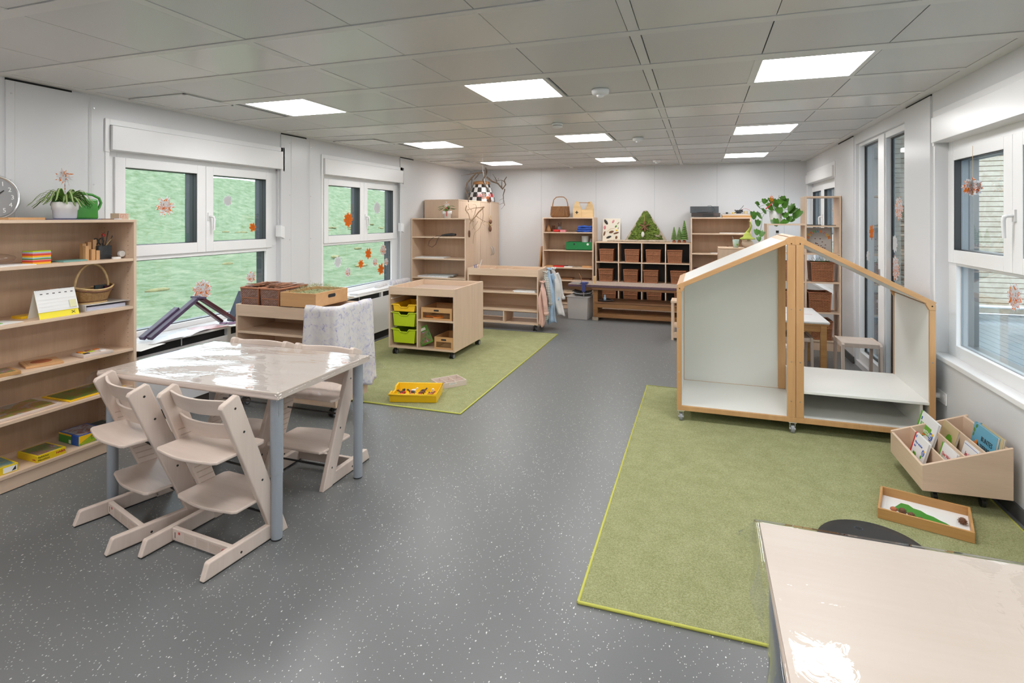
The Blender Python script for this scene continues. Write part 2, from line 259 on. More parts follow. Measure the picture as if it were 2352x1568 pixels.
# ---------------------------------------------------------------- mesh helpers
class MB:
    def __init__(s): s.bm = bmesh.new()
    def _set(s, faces, mi):
        for f in faces: f.material_index = mi
    def box(s, x0, x1, y0, y1, z0, z1, mi=0, rz=0, piv=None):
        vs = [s.bm.verts.new((x, y, z)) for z in (z0, z1) for y in (y0, y1) for x in (x0, x1)]
        if rz:
            c = Vector(piv) if piv else Vector(((x0+x1)/2, (y0+y1)/2, 0)); R = Matrix.Rotation(rz, 3, 'Z')
            for v in vs: v.co = R @ (v.co-c)+c
        fs = [s.bm.faces.new([vs[i] for i in q]) for q in ((0, 2, 3, 1), (4, 5, 7, 6), (0, 1, 5, 4), (2, 6, 7, 3), (0, 4, 6, 2), (1, 3, 7, 5))]
        s._set(fs, mi); return vs
    def prism(s, pts, axis, a, b, mi=0):
        # pts: 2D polygon; axis 'x': (y,z), 'y': (x,z), 'z': (x,y)
        def P(p, h): return {'x': (h, p[0], p[1]), 'y': (p[0], h, p[1]), 'z': (p[0], p[1], h)}[axis]
        A = [s.bm.verts.new(P(p, a)) for p in pts]; B = [s.bm.verts.new(P(p, b)) for p in pts]; n = len(pts)
        fs = [s.bm.faces.new(A), s.bm.faces.new(B[::-1])]+[s.bm.faces.new((A[i], B[i], B[(i+1) % n], A[(i+1) % n])) for i in range(n)]
        s._set(fs, mi); return A+B
    def tube(s, pts, r, n=8, mi=0, caps=True):
        pts = [Vector(p) for p in pts]; k = len(pts); rr = r if isinstance(r, (list, tuple)) else [r]*k
        rings = []; up = Vector((0, 0, 1)); prev = None
        for i, p in enumerate(pts):
            d = (pts[min(i+1, k-1)]-pts[max(i-1, 0)]).normalized()
            if prev is None:
                a = up if abs(d.z) < .9 else Vector((1, 0, 0)); u = d.cross(a).normalized()
            else:
                u = (prev-d*prev.dot(d))
                u = u.normalized() if u.length > 1e-6 else d.orthogonal().normalized()
            prev = u; v = d.cross(u)
            rings.append([s.bm.verts.new(p+(u*cos(2*pi*j/n)+v*sin(2*pi*j/n))*rr[i]) for j in range(n)])
        fs = []
        for A, B in zip(rings, rings[1:]):
            for j in range(n): fs.append(s.bm.faces.new((A[j], A[(j+1) % n], B[(j+1) % n], B[j])))
        for f in fs: f.smooth = True
        if caps:
            for q in (rings[0][::-1], rings[-1]): fs.append(s.bm.faces.new([s.bm.verts.new(v.co) for v in q]))
        s._set(fs, mi)
    def cyl(s, p, r, h, axis='z', n=20, mi=0, r2=None):
        d = {'x': (1, 0, 0), 'y': (0, 1, 0), 'z': (0, 0, 1)}[axis]
        s.tube([p, [p[i]+d[i]*h for i in range(3)]], [r, r if r2 is None else r2], n, mi)
    def lathe(s, prof, c=(0, 0), n=28, mi=0, sx=1, sy=1, close=False):
        rings = [[s.bm.verts.new((c[0]+r*sx*cos(2*pi*j/n), c[1]+r*sy*sin(2*pi*j/n), z)) for j in range(n)] for r, z in prof]
        fs = []
        for A, B in zip(rings, rings[1:]):
            for j in range(n): fs.append(s.bm.faces.new((A[j], A[(j+1) % n], B[(j+1) % n], B[j])))
        if prof[0][0] > 1e-4: fs.append(s.bm.faces.new(rings[0][::-1]))
        if prof[-1][0] > 1e-4: fs.append(s.bm.faces.new(rings[-1]))
        s._set(fs, mi)
        for f in fs: f.smooth = True
    def blob(s, c, r, mi=0, n=10, jit=0, rot=None):
        r = r if isinstance(r, (tuple, list)) else (r, r, r); rings = []; m_ = n//2+1
        R = rot.to_matrix() if rot else Matrix.Identity(3)
        top = s.bm.verts.new(Vector(c)+R @ Vector((0, 0, r[2]))); bot = s.bm.verts.new(Vector(c)+R @ Vector((0, 0, -r[2])))
        for i in range(1, m_):
            a = pi*i/m_; rings.append([s.bm.verts.new(Vector(c)+R @ Vector((r[0]*sin(a)*cos(2*pi*j/n), r[1]*sin(a)*sin(2*pi*j/n), r[2]*cos(a)))*(1+rnd.uniform(-jit, jit))) for j in range(n)])
        fs = [s.bm.faces.new((top, rings[0][j], rings[0][(j+1) % n])) for j in range(n)]+[s.bm.faces.new((bot, rings[-1][(j+1) % n], rings[-1][j])) for j in range(n)]
        for A, B in zip(rings, rings[1:]):
            for j in range(n): fs.append(s.bm.faces.new((A[j], B[j], B[(j+1) % n], A[(j+1) % n])))
        s._set(fs, mi)
        for f in fs: f.smooth = True
    def grid(s, fn, nu, nv, mi=0, closed=False):
        g = [[s.bm.verts.new(fn(i/(nu-1), j/(nv-1))) for j in range(nv)] for i in range(nu)]
        for i in range(nu-1):
            for j in range(nv-1):
                f = s.bm.faces.new((g[i][j], g[i+1][j], g[i+1][j+1], g[i][j+1])); f.material_index = mi; f.smooth = True
        return g
    def open_box(s, x0, x1, y0, y1, z0, z1, t=.012, mi=0, taper=0):
        s.box(x0+taper, x1-taper, y0+taper, y1-taper, z0, z0+t, mi)
        for a, b, c, d in ((x0, x1, y0, y0+t), (x0, x1, y1-t, y1), (x0, x0+t, y0+t, y1-t), (x1-t, x1, y0+t, y1-t)):
            vs = s.box(a, b, c, d, z0, z1, mi)
            if taper:
                cx, cy = (x0+x1)/2, (y0+y1)/2
                for v in vs[:4]: v.co.x -= taper*(1 if v.co.x > cx else -1); v.co.y -= taper*(1 if v.co.y > cy else -1)
    def build(s, name, mats, parent=None, bevel=0, solid=0, sub=0):
        bmesh.ops.recalc_face_normals(s.bm, faces=s.bm.faces)
        me = bpy.data.meshes.new(name); s.bm.to_mesh(me); s.bm.free()
        for m_ in (mats if isinstance(mats, (list, tuple)) else [mats]): me.materials.append(M[m_] if isinstance(m_, str) else m_)
        o = bpy.data.objects.new(name, me); COL.objects.link(o)
        if parent: o.parent = parent
        if solid: q = o.modifiers.new('solid', 'SOLIDIFY'); q.thickness = solid; q.offset = 0
        if bevel: q = o.modifiers.new('bevel', 'BEVEL'); q.width = bevel; q.segments = 2; q.limit_method = 'ANGLE'; q.angle_limit = radians(40)
        if sub: q = o.modifiers.new('sub', 'SUBSURF'); q.levels = sub; q.render_levels = sub
        return o
def tag(o, label, cat, group=None, kind=None):
    o['label'] = label; o['category'] = cat
    if group: o['group'] = group
    if kind: o['kind'] = kind
    return o
def thing(name, label, cat, loc=(0, 0, 0), rz=0, group=None, rot=None):
    o = bpy.data.objects.new(name, None); COL.objects.link(o); o.location = loc; o.rotation_euler = rot or (0, 0, rz); o.empty_display_size = .1
    return tag(o, label, cat, group)
def struct(o): o['kind'] = 'structure'; return o
def part(name, mats, parent, fn, **kw):
    b = MB(); fn(b); return b.build(name, mats, parent, **kw)
def bx(name, mats, parent, *a, bevel=0): return part(name, mats, parent, lambda b: b.box(*a), bevel=bevel)
def dup(root, loc=None, rz=None, label=None, group=None, rot=None):
    r = root.copy(); COL.objects.link(r)
    if loc is not None: r.location = loc
    if rz is not None: r.rotation_euler = (0, 0, rz)
    if rot is not None: r.rotation_euler = rot
    if label: r['label'] = label
    if group: r['group'] = group
    for ch in list(root.children):
        c = ch.copy(); COL.objects.link(c); c.parent = r
        for g in list(ch.children):
            d = g.copy(); COL.objects.link(d); d.parent = c
    return r
def text(s, size, mt, parent, loc, rot=(pi/2, 0, 0), name='lettering', ext=.0004, align='LEFT', sx=1, bold=0, shear=0):
    cu = bpy.data.curves.new('text_curve', 'FONT'); cu.body = s; cu.size = size; cu.extrude = ext; cu.align_x = align; cu.resolution_u = 2; cu.offset = bold; cu.shear = shear
    tmp = bpy.data.objects.new('text_tmp', cu); COL.objects.link(tmp); bpy.context.view_layer.update()
    me = bpy.data.meshes.new_from_object(tmp.evaluated_get(bpy.context.evaluated_depsgraph_get())); bpy.data.objects.remove(tmp); bpy.data.curves.remove(cu)
    me.name = name; me.materials.clear(); me.materials.append(M[mt])
    o = bpy.data.objects.new(name, me); COL.objects.link(o); o.parent = parent; o.location = loc; o.rotation_euler = rot; o.scale = (sx, 1, 1); return o

# ---------------------------------------------------------------- room shell
XL, XR, YF, YB, CZ = -4.37, 1.65, -2.5, 10.15, 2.582
struct(bx('floor', 'floor', None, XL-.2, XR+.2, YF-.2, YB+.2, -.06, 0))
J = [2.56+2.545*k for k in range(-2, 4)]
b = MB()                                       # ceiling: metal panels, bands, shadow gaps (one continuous lining)
b.box(XL-.2, XR+.2, YF-.2, YB+.2, CZ+.012, CZ+.08, 3)
XS = [-4.25, -3.632, -2.962, -2.312, -2.25, -1.605, -.96, -.345, -.288, .331, .952, 1.56]
for x0, x1 in ((XL, -4.25), (1.56, XR)): b.box(x0, x1, YF, YB, CZ-.002, CZ+.014, 0)
def cells(y0, y1, mi, skip=()):
    y0, y1 = max(y0, YF), min(y1, YB)
    if y1-y0 < .02: return
    for i in range(len(XS)-1):
        if i in skip: continue
        x0, x1 = XS[i], XS[i+1]; band = x1-x0 < .1
        g = .0018 if mi == 2 else .003
        b.box(x0+g, x1-g, y0+g, y1-g, CZ-(.002 if band else 0), CZ+.014, 0 if band else mi)
for j in J:
    cells(j-.235, j+.235, 2)
    for a, c in ((.237, .305), (.873, .985), (1.585, 1.66), (2.262, 2.308)):
        y0, y1 = max(j+a, YF), min(j+c, YB)
        if y1 > y0: b.box(-4.25, 1.56, y0, y1, CZ-.004, CZ+.014, 0)
    cells(j+.307, j+.871, 1); cells(j+1.662, j+2.26, 1)
    cells(j+.987, j+1.583, 1, skip=(1, 5, 9))
struct(b.build('ceiling', ['ceil_trim', 'ceil_perf', 'ceil_smooth', 'gap']))
# walls ------------------------------------------------------------
def wallpiece(name, boxes, mats=('white_wall', 'gap')):
    b = MB()
    for q in boxes: b.box(*q)
    return struct(b.build(name, list(mats)))
W1 = (3.05, 4.935, .65, 2.39); W2 = (5.625, 7.52, .65, 2.39)      # left openings y0,y1,z0,z1
xo, xi = XL-.20, XL
L = [(xo, xi, YF, W1[0], 0, 2.6), (xo, xi, W1[1], W2[0], 0, 2.6), (xo, xi, W2[1], YB, 0, 2.6)]
for (a, c, z0, z1) in (W1, W2): L += [(xo, xi, a, c, 0, z0), (xo, xi, a, c, z1, 2.6)]
for j in J: # steel column covers at the module joints, slightly proud, with shadow gap above
    if YF < j < YB and not (j > 9): L.append((xi, xi+.012, j-.19 if j < 3 else j-.2, j+.28 if j < 3 else j+.2, 0, 2.565))
for j in J:
    if YF < j < YB and j < 9: L.append((xi-.01, xi+.004, j-.19, j+.22, 2.565, 2.582, 1))
wallpiece('wall_left', L)
W3 = (3.04, 4.885, .645, 2.39); DR = (5.54, 7.10, .06, 2.47); W4 = (8.12, 10.05, .645, 2.30)
xo, xi = XR, XR+.20
Rw = [(xo, xi, YF, .9, 0, 2.6), (xo, xi, 2.75, W3[0], 0, 2.6), (xo, xi, W3[1], DR[0], 0, 2.6), (xo, xi, DR[1], W4[0], 0, 2.6), (xo, xi, W4[1], YB, 0, 2.6), (xo, xi, .9, 2.75, 0, .645), (xo, xi, .9, 2.75, 2.39, 2.6)]
for (a, c, z0, z1) in (W3, DR, W4): Rw += [(xo, xi, a, c, 0, z0), (xo, xi, a, c, z1, 2.6)]
Rw += [(xo-.014, xo, 4.95, 5.50, 0, 2.565), (xo-.014, xo, 2.42, 2.72, 0, 2.565), (xo-.010, xo, 7.16, 7.98, 0, 2.565), (xo-.004, xo+.01, 4.95, 5.5, 2.565, 2.582, 1), (xo-.008, xo+.01, 7.2, 7.9, 2.565, 2.582, 1)]
wallpiece('wall_right', Rw)
bk = [(XL, XR, YB, YB+.1, 0, 2.6)]
x = -3.93
while x < 1.6: bk.append((x-.0015, x+.0015, YB-.0008, YB+.002, 0, 2.58, 1)); x += 1.05
wallpiece('wall_back', bk, ('white_wall', 'leg'))
wallpiece('wall_front', [(XL, XR, YF-.1, YF, 0, 2.6)])
for nm, q in dict(baseboard_left=(XL, XL+.012, YF, YB, 0, .06), baseboard_right=(XR-.014, XR, YF, 5.5, 0, .075), baseboard_back=(XL, XR, YB-.012, YB, 0, .06), baseboard_column=(XR-.025, XR-.008, 7.14, 8.0, 0, .075)).items():
    struct(bx(nm, 'darkgrey', None, *q))
# small screws and joint lines on the left wall cladding
part_s = MB()
for y in (2.40, 2.93, 5.04, 5.39):
    for z in (.9, 1.4, 1.9, 2.48): part_s.cyl((XL+.0115, y, z), .006, .003, 'x', 8)
    part_s.box(XL+.010, XL+.0145, y-.022 if y in (2.93, 5.39) else y+.02, (y-.022 if y in (2.93, 5.39) else y+.02)+.004, 0, 2.56, 1)
struct(part_s.build('trim_1', ['chrome', 'ceil_trim']))
# windows ------------------------------------------------------------
def window(n, side, y0, y1, z0, z1, sx, meet, lower, handle_y, cw=True, shz=(2.18, 2.37)):
    """side -1 = left wall, +1 = right wall; panes = (y0,y1) lists"""
    s = side; W = XL if s < 0 else XR
    fx = W+s*.08                                  # inner face of the frame
    def X(a, c): return (min(fx+s*a, fx+s*c), max(fx+s*a, fx+s*c))
    root = bpy.data.objects.new('window_%d' % n, None); COL.objects.link(root); root['kind'] = 'structure'
    fr = MB(); F = X(0, .07)
    zt = shz[0]
    (a0, a1), (b0, b1) = sx
    yl, yr = min(lower[0], a0)-.06, lower[1]+.13
    def ring(mb, yy0, yy1, zz0, zz1, ya, yb, za, zb, xx, mi=0):
        mb.box(*xx, yy0, ya, zz0, zz1, mi); mb.box(*xx, yb, yy1, zz0, zz1, mi); mb.box(*xx, ya, yb, zz0, za, mi); mb.box(*xx, ya, yb, zb, zz1, mi)
    # outer frame: lower field + upper field
    ring(fr, y0, y1, z0, 1.345, lower[0], lower[1], lower[2], lower[3], F)
    ring(fr, y0, y1, 1.345, z1, a0-.06, b1+.06, 1.40, 2.11, F)
    fr.build('frame', 'white_pvc', root, bevel=.004)
    for (pa, pb), e0, e1 in (((a0, a1), a0-.085, meet-.002), ((b0, b1), meet+.002, b1+.085)):
        sh = MB(); ring(sh, e0, e1, 1.325, 2.135, pa, pb, 1.418, 2.058, X(-.018, .03)); ring(sh, pa-.002, pb+.002, 1.416, 2.06, pa+.004, pb-.004, 1.422, 2.054, X(-.012, .035), 1)
        sh.build('sash', ['white_pvc', 'black'], root, bevel=.004)
    gl = MB()
    for pa, pb, za, zb in ((a0, a1, 1.418, 2.058), (b0, b1, 1.418, 2.058), lower): gl.box(*X(.034, .036), pa-.01, pb+.01, za-.01, zb+.01)
    gl.build('pane', 'glass', root)
    ex = MB()                                     # dark outer half of the frame, seen through the glass
    for pa, pb, za, zb in ((a0, a1, 1.418, 2.058), (b0, b1, 1.418, 2.058), lower):
        ring(ex, pa-.05, pb+.05, za-.05, zb+.05, pa, pb, za, zb, X(.072, .135)); ring(ex, pa-.03, pb+.03, za-.03, zb+.03, pa+.001, pb-.001, za+.001, zb-.001, X(.0365, .0715), 1)
        ring(ex, pa-.03, pb+.03, za-.03, zb+.03, pa+.006, pb-.006, za+.006, zb-.006, X(.030, .0335), 1)
    ex.build('outer_frame', ['anthracite' if s < 0 else 'grey_frame', 'black' if s < 0 else 'leg'], root)
    h = MB(); hy = handle_y; zh = 1.66
    h.box(*X(-.03, -.018), hy-.015, hy+.015, zh-.035, zh+.035)
    h.tube([(fx-s*.03, hy, zh), (fx-s*.055, hy, zh), (fx-s*.066, hy+.012, zh-.006), (fx-s*.068, hy+.018, zh-.03), (fx-s*.064, hy+.018, zh-.13)], [.010, .011, .012, .0115, .010], 10)
    h.build('window_handle', 'white', root)
    b = MB(); a = W-s*.035
    b.box(min(a, fx+s*.02), max(a, fx+s*.02), y0+.005, y1-.02, shz[0], shz[1]); b.build('shutter_box', 'white_pvc', root, bevel=.003)
    b = MB(); c0, c1 = (W-s*.012, W) if s > 0 else (W, W+.012)
    b.box(c0, c1, y0-.035, y0, shz[0]-.02, shz[1]+.05); b.box(c0, c1, y1, y1+.025, shz[0]-.02, shz[1]+.05); b.box(c0, c1, y0, y1, shz[1]+.004, shz[1]+.05)
    c0, c1 = (W-s*.006, W) if s > 0 else (W, W+.006)
    b.box(c0, c1, y0-.03, y0, z0-.02, shz[0]-.02); b.box(c0, c1, y1, y1+.02, z0-.02, shz[0]-.02); b.build('casing', 'white_pvc', root, bevel=.002)
    if cw:
        b = MB(); a = W-s*.03
        b.prism([(y1-.055, 1.44), (y1+.005, 1.42), (y1+.005, 1.55), (y1-.055, 1.565)], 'x', min(a, W+s*.04), max(a, W+s*.04))
        b.box(min(W+s*.03, W+s*.032), max(W+s*.03, W+s*.032), y1-.03, y1-.016, 1.55, 2.18); b.build('strap_winder', 'white', root, bevel=.006)
    return root
window(1, -1, *W1, ((3.228, 3.905), (4.084, 4.765)), 4.0, (3.22, 4.785, .695, 1.288), 4.03)
window(2, -1, *W2, ((5.817, 6.50), (6.678, 7.365)), 6.59, (5.74, 7.35, .705, 1.294), 6.62)
window(3, 1, *W3, ((3.15, 3.86), (4.066, 4.758)), 3.965, (3.15, 4.758, .735, 1.305), 3.93, cw=False, shz=(2.20, 2.385))
window(4, 1, 8.12, 10.05, .645, 2.30, ((8.42, 9.13), (9.34, 10.0)), 9.235, (8.42, 10.0, .735, 1.305), 9.2, cw=False, shz=(2.19, 2.33))
window(5, 1, .9, 2.75, .645, 2.39, ((1.02, 1.72), (1.93, 2.62)), 1.83, (1.02, 2.62, .735, 1.305), 1.80, cw=False, shz=(2.20, 2.385))
struct(bx('trim_2', 'white_pvc', None, XR-.014, XR+.079, 2.72, 4.90, .618, .652, bevel=.004))     # right window board
struct(bx('trim_3', 'white_pvc', None, XR-.012, XR+.079, 8.05, 10.1, .618, .652, bevel=.004))
# glazed terrace door ------------------------------------------------
root = bpy.data.objects.new('door_1', None); COL.objects.link(root); root['kind'] = 'structure'
b = MB(); X0, X1 = XR+.03, XR+.11
PA, PB = (5.56, 6.16), (6.40, 7.06)
for y0, y1, z0, z1 in ((5.54, 5.56, .06, 2.47), (6.16, 6.40, .06, 2.47), (7.06, 7.10, .06, 2.47), (5.56, 6.16, .06, .16), (6.40, 7.06, .06, .16), (5.56, 6.16, 2.41, 2.47), (6.40, 7.06, 2.44, 2.47)): b.box(X0, X1, y0, y1, z0, z1)
b.box(X0-.012, X0, 6.17, 6.29, .08, 2.46)
b.build('door_frame', 'white_pvc', root, bevel=.004)
b = MB()
for (pa, pb), zt in ((PA, 2.41), (PB, 2.44)):
    for q in ((pa, pa+.012, .16, zt), (pb-.012, pb, .16, zt), (pa, pb, .16, .172), (pa, pb, zt-.012, zt)): b.box(X1-.035, X1-.018, *q)
b.build('gasket', 'black', root)
b = MB(); b.box(X1-.022, X1-.02, 5.55, 6.17, .15, 2.42); b.box(X1-.022, X1-.02, 6.39, 7.07, .15, 2.45); b.build('pane', 'glass_dark', root)
b = MB(); b.box(X0-.02, X0, 6.30, 6.33, .98, 1.14); b.tube([(X0-.02, 6.315, 1.08), (X0-.05, 6.315, 1.08), (X0-.055, 6.25, 1.075)], .009, 8); b.build('door_handle', 'chrome', root)
# sill and convector covers below the left windows ---------------------
for (y0, y1, lab) in ((2.955, 4.99, 'long white convector cover with dark slot under window beside tall bookcase'), (5.50, 7.62, 'long white convector cover with dark slot under far window behind trolley')):
    r_ = thing('convector_cover', lab, 'radiator cover', (XL, y0, 0), 0, 'convector covers under the windows'); Lh = y1-y0
    bx('cover_board', 'white_pvc', r_, -.075, .25, 0, Lh, .632, .652, bevel=.004)
    bx('front_panel', 'white_wall', r_, .235, .247, 0, Lh, .10, .568, bevel=.002)
    part('slot_grille', ['gap', 'white_wall'], r_, lambda b: [b.box(.20, .21, 0, Lh, .0, .632), b.box(.21, .246, Lh*.5-.02, Lh*.5+.02, .566, .632, 1), b.box(.21, .2105, Lh*.27, Lh*.275, .566, .63, 1)])
    bx('end_panel', 'white_wall', r_, .012, .247, -.012, 0, .10, .632); bx('end_panel', 'white_wall', r_, .012, .247, Lh, Lh+.012, .10, .632)
# ceiling lights -----------------------------------------------------
M['lamp'] = emit('lamp_diffuser', (1.0, .985, .985), LAMP)
LX = [(-3.53, -2.95, 'window-side'), (-1.575, -.995, 'middle'), (.35, .93, 'door-side')]
ROWN = {0: 'behind the viewer', 1: 'above the near edge', 2: 'nearest full', 3: 'middle', 4: 'farthest'}
first = None
for k in range(-1, 4):
    y0 = 2.56+2.545*(k-1)+1.005
    if k == -1: y0 = 2.56+2.545*(-2)+1.005
    for (x0, x1, nm) in LX:
        lab = 'square white ceiling light, %s column, %s row' % (nm, ROWN[k+1])
        if first is None:
            r_ = thing('ceiling_light', lab, 'light', (x0, y0, CZ), 0, 'square lights set in the ceiling')
            part('light_frame', 'ceil_trim', r_, lambda b: [b.box(-.045, 0, -.015, .58, -.003, .012), b.box(.57, .60, -.015, .58, -.003, .012), b.box(0, .57, -.015, 0, -.003, .012), b.box(0, .57, .565, .58, -.003, .012)])
            bx('diffuser', 'lamp', r_, 0, .57, 0, .565, -.001, .008); first = r_
        else: dup(first, (x0, y0, CZ), label=lab)
# sensors, hatches -----------------------------------------------------
for (x, y, kind, lab) in ((-.69, 4.0, 1, 'round white motion sensor on ceiling between the two nearest lights'), (-1.34, 5.30, 0, 'round white smoke detector with slotted ring under ceiling'), (-.69, 6.56, 1, 'round white motion sensor on ceiling near the middle row of lights'), (-.67, 9.19, 1, 'round white motion sensor on ceiling near the farthest row of lights')):
    r_ = thing('motion_sensor' if kind else 'smoke_detector', lab, 'detector', (x, y, CZ-.002), 0, 'round detectors on the ceiling')
    if kind:
        part('housing', 'white', r_, lambda b: b.lathe([(.062, 0), (.064, -.012), (.060, -.030), (.045, -.038), (.03, -.04)], n=24)); part('lens', 'white_pvc', r_, lambda b: b.lathe([(.028, -.039), (.026, -.052), (.012, -.058), (0, -.06)], n=20))
    else:
        part('housing', 'white', r_, lambda b: b.lathe([(.052, 0), (.054, -.018), (.050, -.022)], n=24)); part('slot_ring', 'darkgrey', r_, lambda b: b.lathe([(.046, -.021), (.046, -.028)], n=20)); part('cap', 'white', r_, lambda b: b.lathe([(.052, -.027), (.050, -.040), (.03, -.046), (0, -.047)], n=24))
for k in (0, 1, 2):
    y = 2.56+2.545*k+.55
    r_ = thing('ceiling_hatch', 'square white ceiling hatch beside window wall, %s' % ('nearest of three', 'middle of three', 'farthest of three')[k], 'hatch', (-4.24, y, CZ-.002), 0, 'white hatches in the ceiling')
    part('hatch_frame', 'ceil_trim', r_, lambda b: [b.box(0, .58, 0, .02, -.008, 0), b.box(0, .58, .44, .46, -.008, 0), b.box(0, .02, 0, .46, -.008, 0), b.box(.56, .58, 0, .46, -.008, 0)], bevel=.002); bx('hatch_panel', 'ceil_smooth', r_, .03, .55, .03, .43, -.005, 0)
# ---------------------------------------------------------------- outside
def hill(x, y):
    d = -x
    if d < 9: return -.12
    if d < 21.5: return -.12+(d-9)/12.5*1.12
    if d < 27.2: return 1.0+(d-21.5)/5.7*(3.0+.10*math.sin(y*.35+.6)+.05*math.sin(y*.9))
    return 4.0+(d-27.2)*.02
b = MB(); XG = [4.6+.55*i for i in range(44)]+[29, 36, 50, 80]
g = [[b.bm.verts.new((-x, -14+y*.9, hill(-x, -14+y*.9)+.05*math.sin(x*1.7+y*.8)*(x > 9))) for y in range(95)] for x in XG]
for A, B_ in zip(g, g[1:]):
    for k in range(94): f = b.bm.faces.new((A[k], B_[k], B_[k+1], A[k+1])); f.smooth = True
tag(b.build('meadow', 'grass'), 'light green grassy slope outside the windows', 'grass', kind='stuff')
b = MB()
for k in range(70):
    y = rnd.uniform(4, 40); x = -rnd.choice([rnd.uniform(9.5, 17), 21.2+rnd.uniform(-1.2, .6)])
    b.blob((x, y, hill(x, y)+.04), (.10, .16+rnd.random()*.25, .05), n=8)
tag(b.build('bare_patches', 'mud'), 'small bare brown spots scattered in the grass outside', 'soil', kind='stuff')
struct(part('terrace', 'deck', None, lambda b: [b.box(XR+.2+.14*i, XR+.2+.14*i+.134, -4, 13, -.10, -.06) for i in range(56)]))
f_ = MB()
for i in range(38): f_.box(1.95, 9.5, 12.0, 12.025, -.04+i*.09, -.04+i*.09+.078)
f_.box(1.95, 9.5, 12.0255, 12.03, -.05, 3.4, 1)  # dark backing added to block the bright sky between the boards
for x in (2.0, 3.9, 5.8, 7.7, 9.4): f_.box(x, x+.07, 12.03, 12.10, -.06, 3.38, 1)
tag(f_.build('timber_fence', ['fence', 'oldwood']), 'tall weathered horizontal board fence at the end of the terrace', 'fence')
r_ = thing('rain_pipe_rail', 'white low rail running along the fence on the terrace', 'rail', (2.2, 11.9, -.06))
part('rail', 'white', r_, lambda b: b.tube([(0, 0, .14), (6.5, 0, .14)], .03, 8)); bx('bracket', 'leg', r_, .5, .54, -.03, .1, 0, .15); bx('bracket', 'leg', r_, 4, 4.04, -.03, .1, 0, .15)
r_ = thing('potted_conifer', 'small dark conifer in a pot outside in front of the board fence', 'plant', (4.17, 11.2, -.06))
part('plant_pot', 'terra', r_, lambda b: b.lathe([(.13, 0), (.17, .3), (.18, .3), (.18, .34), (.15, .34), (0, .32)]))
part('foliage', 'leaf', r_, lambda b: b.lathe([(.12, .34), (.15, .6), (.14, 1.0), (.09, 1.25), (.03, 1.42), (0, 1.47)], n=14))

# ================================================================ rugs
def rug(name, lab, x0, x1, y0, y1):
    r_ = thing(name, lab, 'rug', (x0, y0, 0)); w_, l_ = x1-x0, y1-y0
    bx('pile', 'rug', r_, 0, w_, 0, l_, 0, .008)
    part('binding', 'rug_edge', r_, lambda b: b.tube([(0, 0, .006), (w_, 0, .006), (w_, l_, .006), (0, l_, .006), (0, .0, .006)], .007, 8))
rug('rug', 'green rug with lime edge below the white playhouse shelf', -.495, 1.60, 2.32, 5.53)
rug('rug', 'green rug with lime edge below the maple trolley with coloured trays', -4.05, -1.905, 4.225, 7.555)

# ================================================================ cases and shelves
def bookcase(lab, x, y, rz, W, D, H, zs, group=None, holes=False, plinth=.085, mz='beech', name='bookcase', back='beech_shaded_back', t=.02, cat='bookcase'):
    r_ = thing(name, lab, cat, (x, y, 0), rz, group)
    for s in (0, 1):
        def sd(b):
            a = 0 if not s else W-t
            b.box(a, a+t, 0, D, 0, H)
            if holes:
                for yy in (.06, D-.08):
                    for k in range(int(H/.032)-3):
                        z = .10+k*.032; xx = t-.0005 if not s else W-t-.0008
                        b.box(xx, xx+.0013, yy-.0025, yy+.0025, z-.0025, z+.0025, 1)
        part('side_panel', [mz, 'brown'], r_, sd, bevel=.0015)
    bx('top_panel', 'beech_x', r_, 0, W, -.001, D, H, H+t, bevel=.0015)
    for z in zs: bx('shelf', 'beech_x', r_, t, W-t, .004, D-.01, z-t, z, bevel=.0015)
    if back: bx('back_panel', back, r_, t, W-t, D-.012, D-.004, .02, H)
    if plinth: bx('plinth', 'beech_x', r_, t, W-t, .012, .03, .006, plinth)
    return r_
SH = [.105, .424, .697, 1.003, 1.352]
bookcase('tall maple bookcase with puzzles and game boxes standing beside the window', -3.925, .92, pi/2, 2.02, .385, 1.615, SH, holes=True)
bookcase('maple bookcase holding cable and newspapers, in front of the tall wardrobe', -4.35, 7.76, 0, .945, .42, 1.62, [.105, .42, .71, 1.01, 1.35], 'maple bookcases at the far end')
bookcase('maple bookcase under the wicker hand basket and wooden tool caddy', -2.735, 9.72, 0, .935, .41, 1.63, [.105, .30, .52, .745, 1.06, 1.385], 'maple bookcases at the far end')
bookcase('maple bookcase below the turntable on the far wall', -.155, 9.72, 0, .935, .41, 1.63, [.105, .42, .75, 1.05, 1.385], 'maple bookcases at the far end')
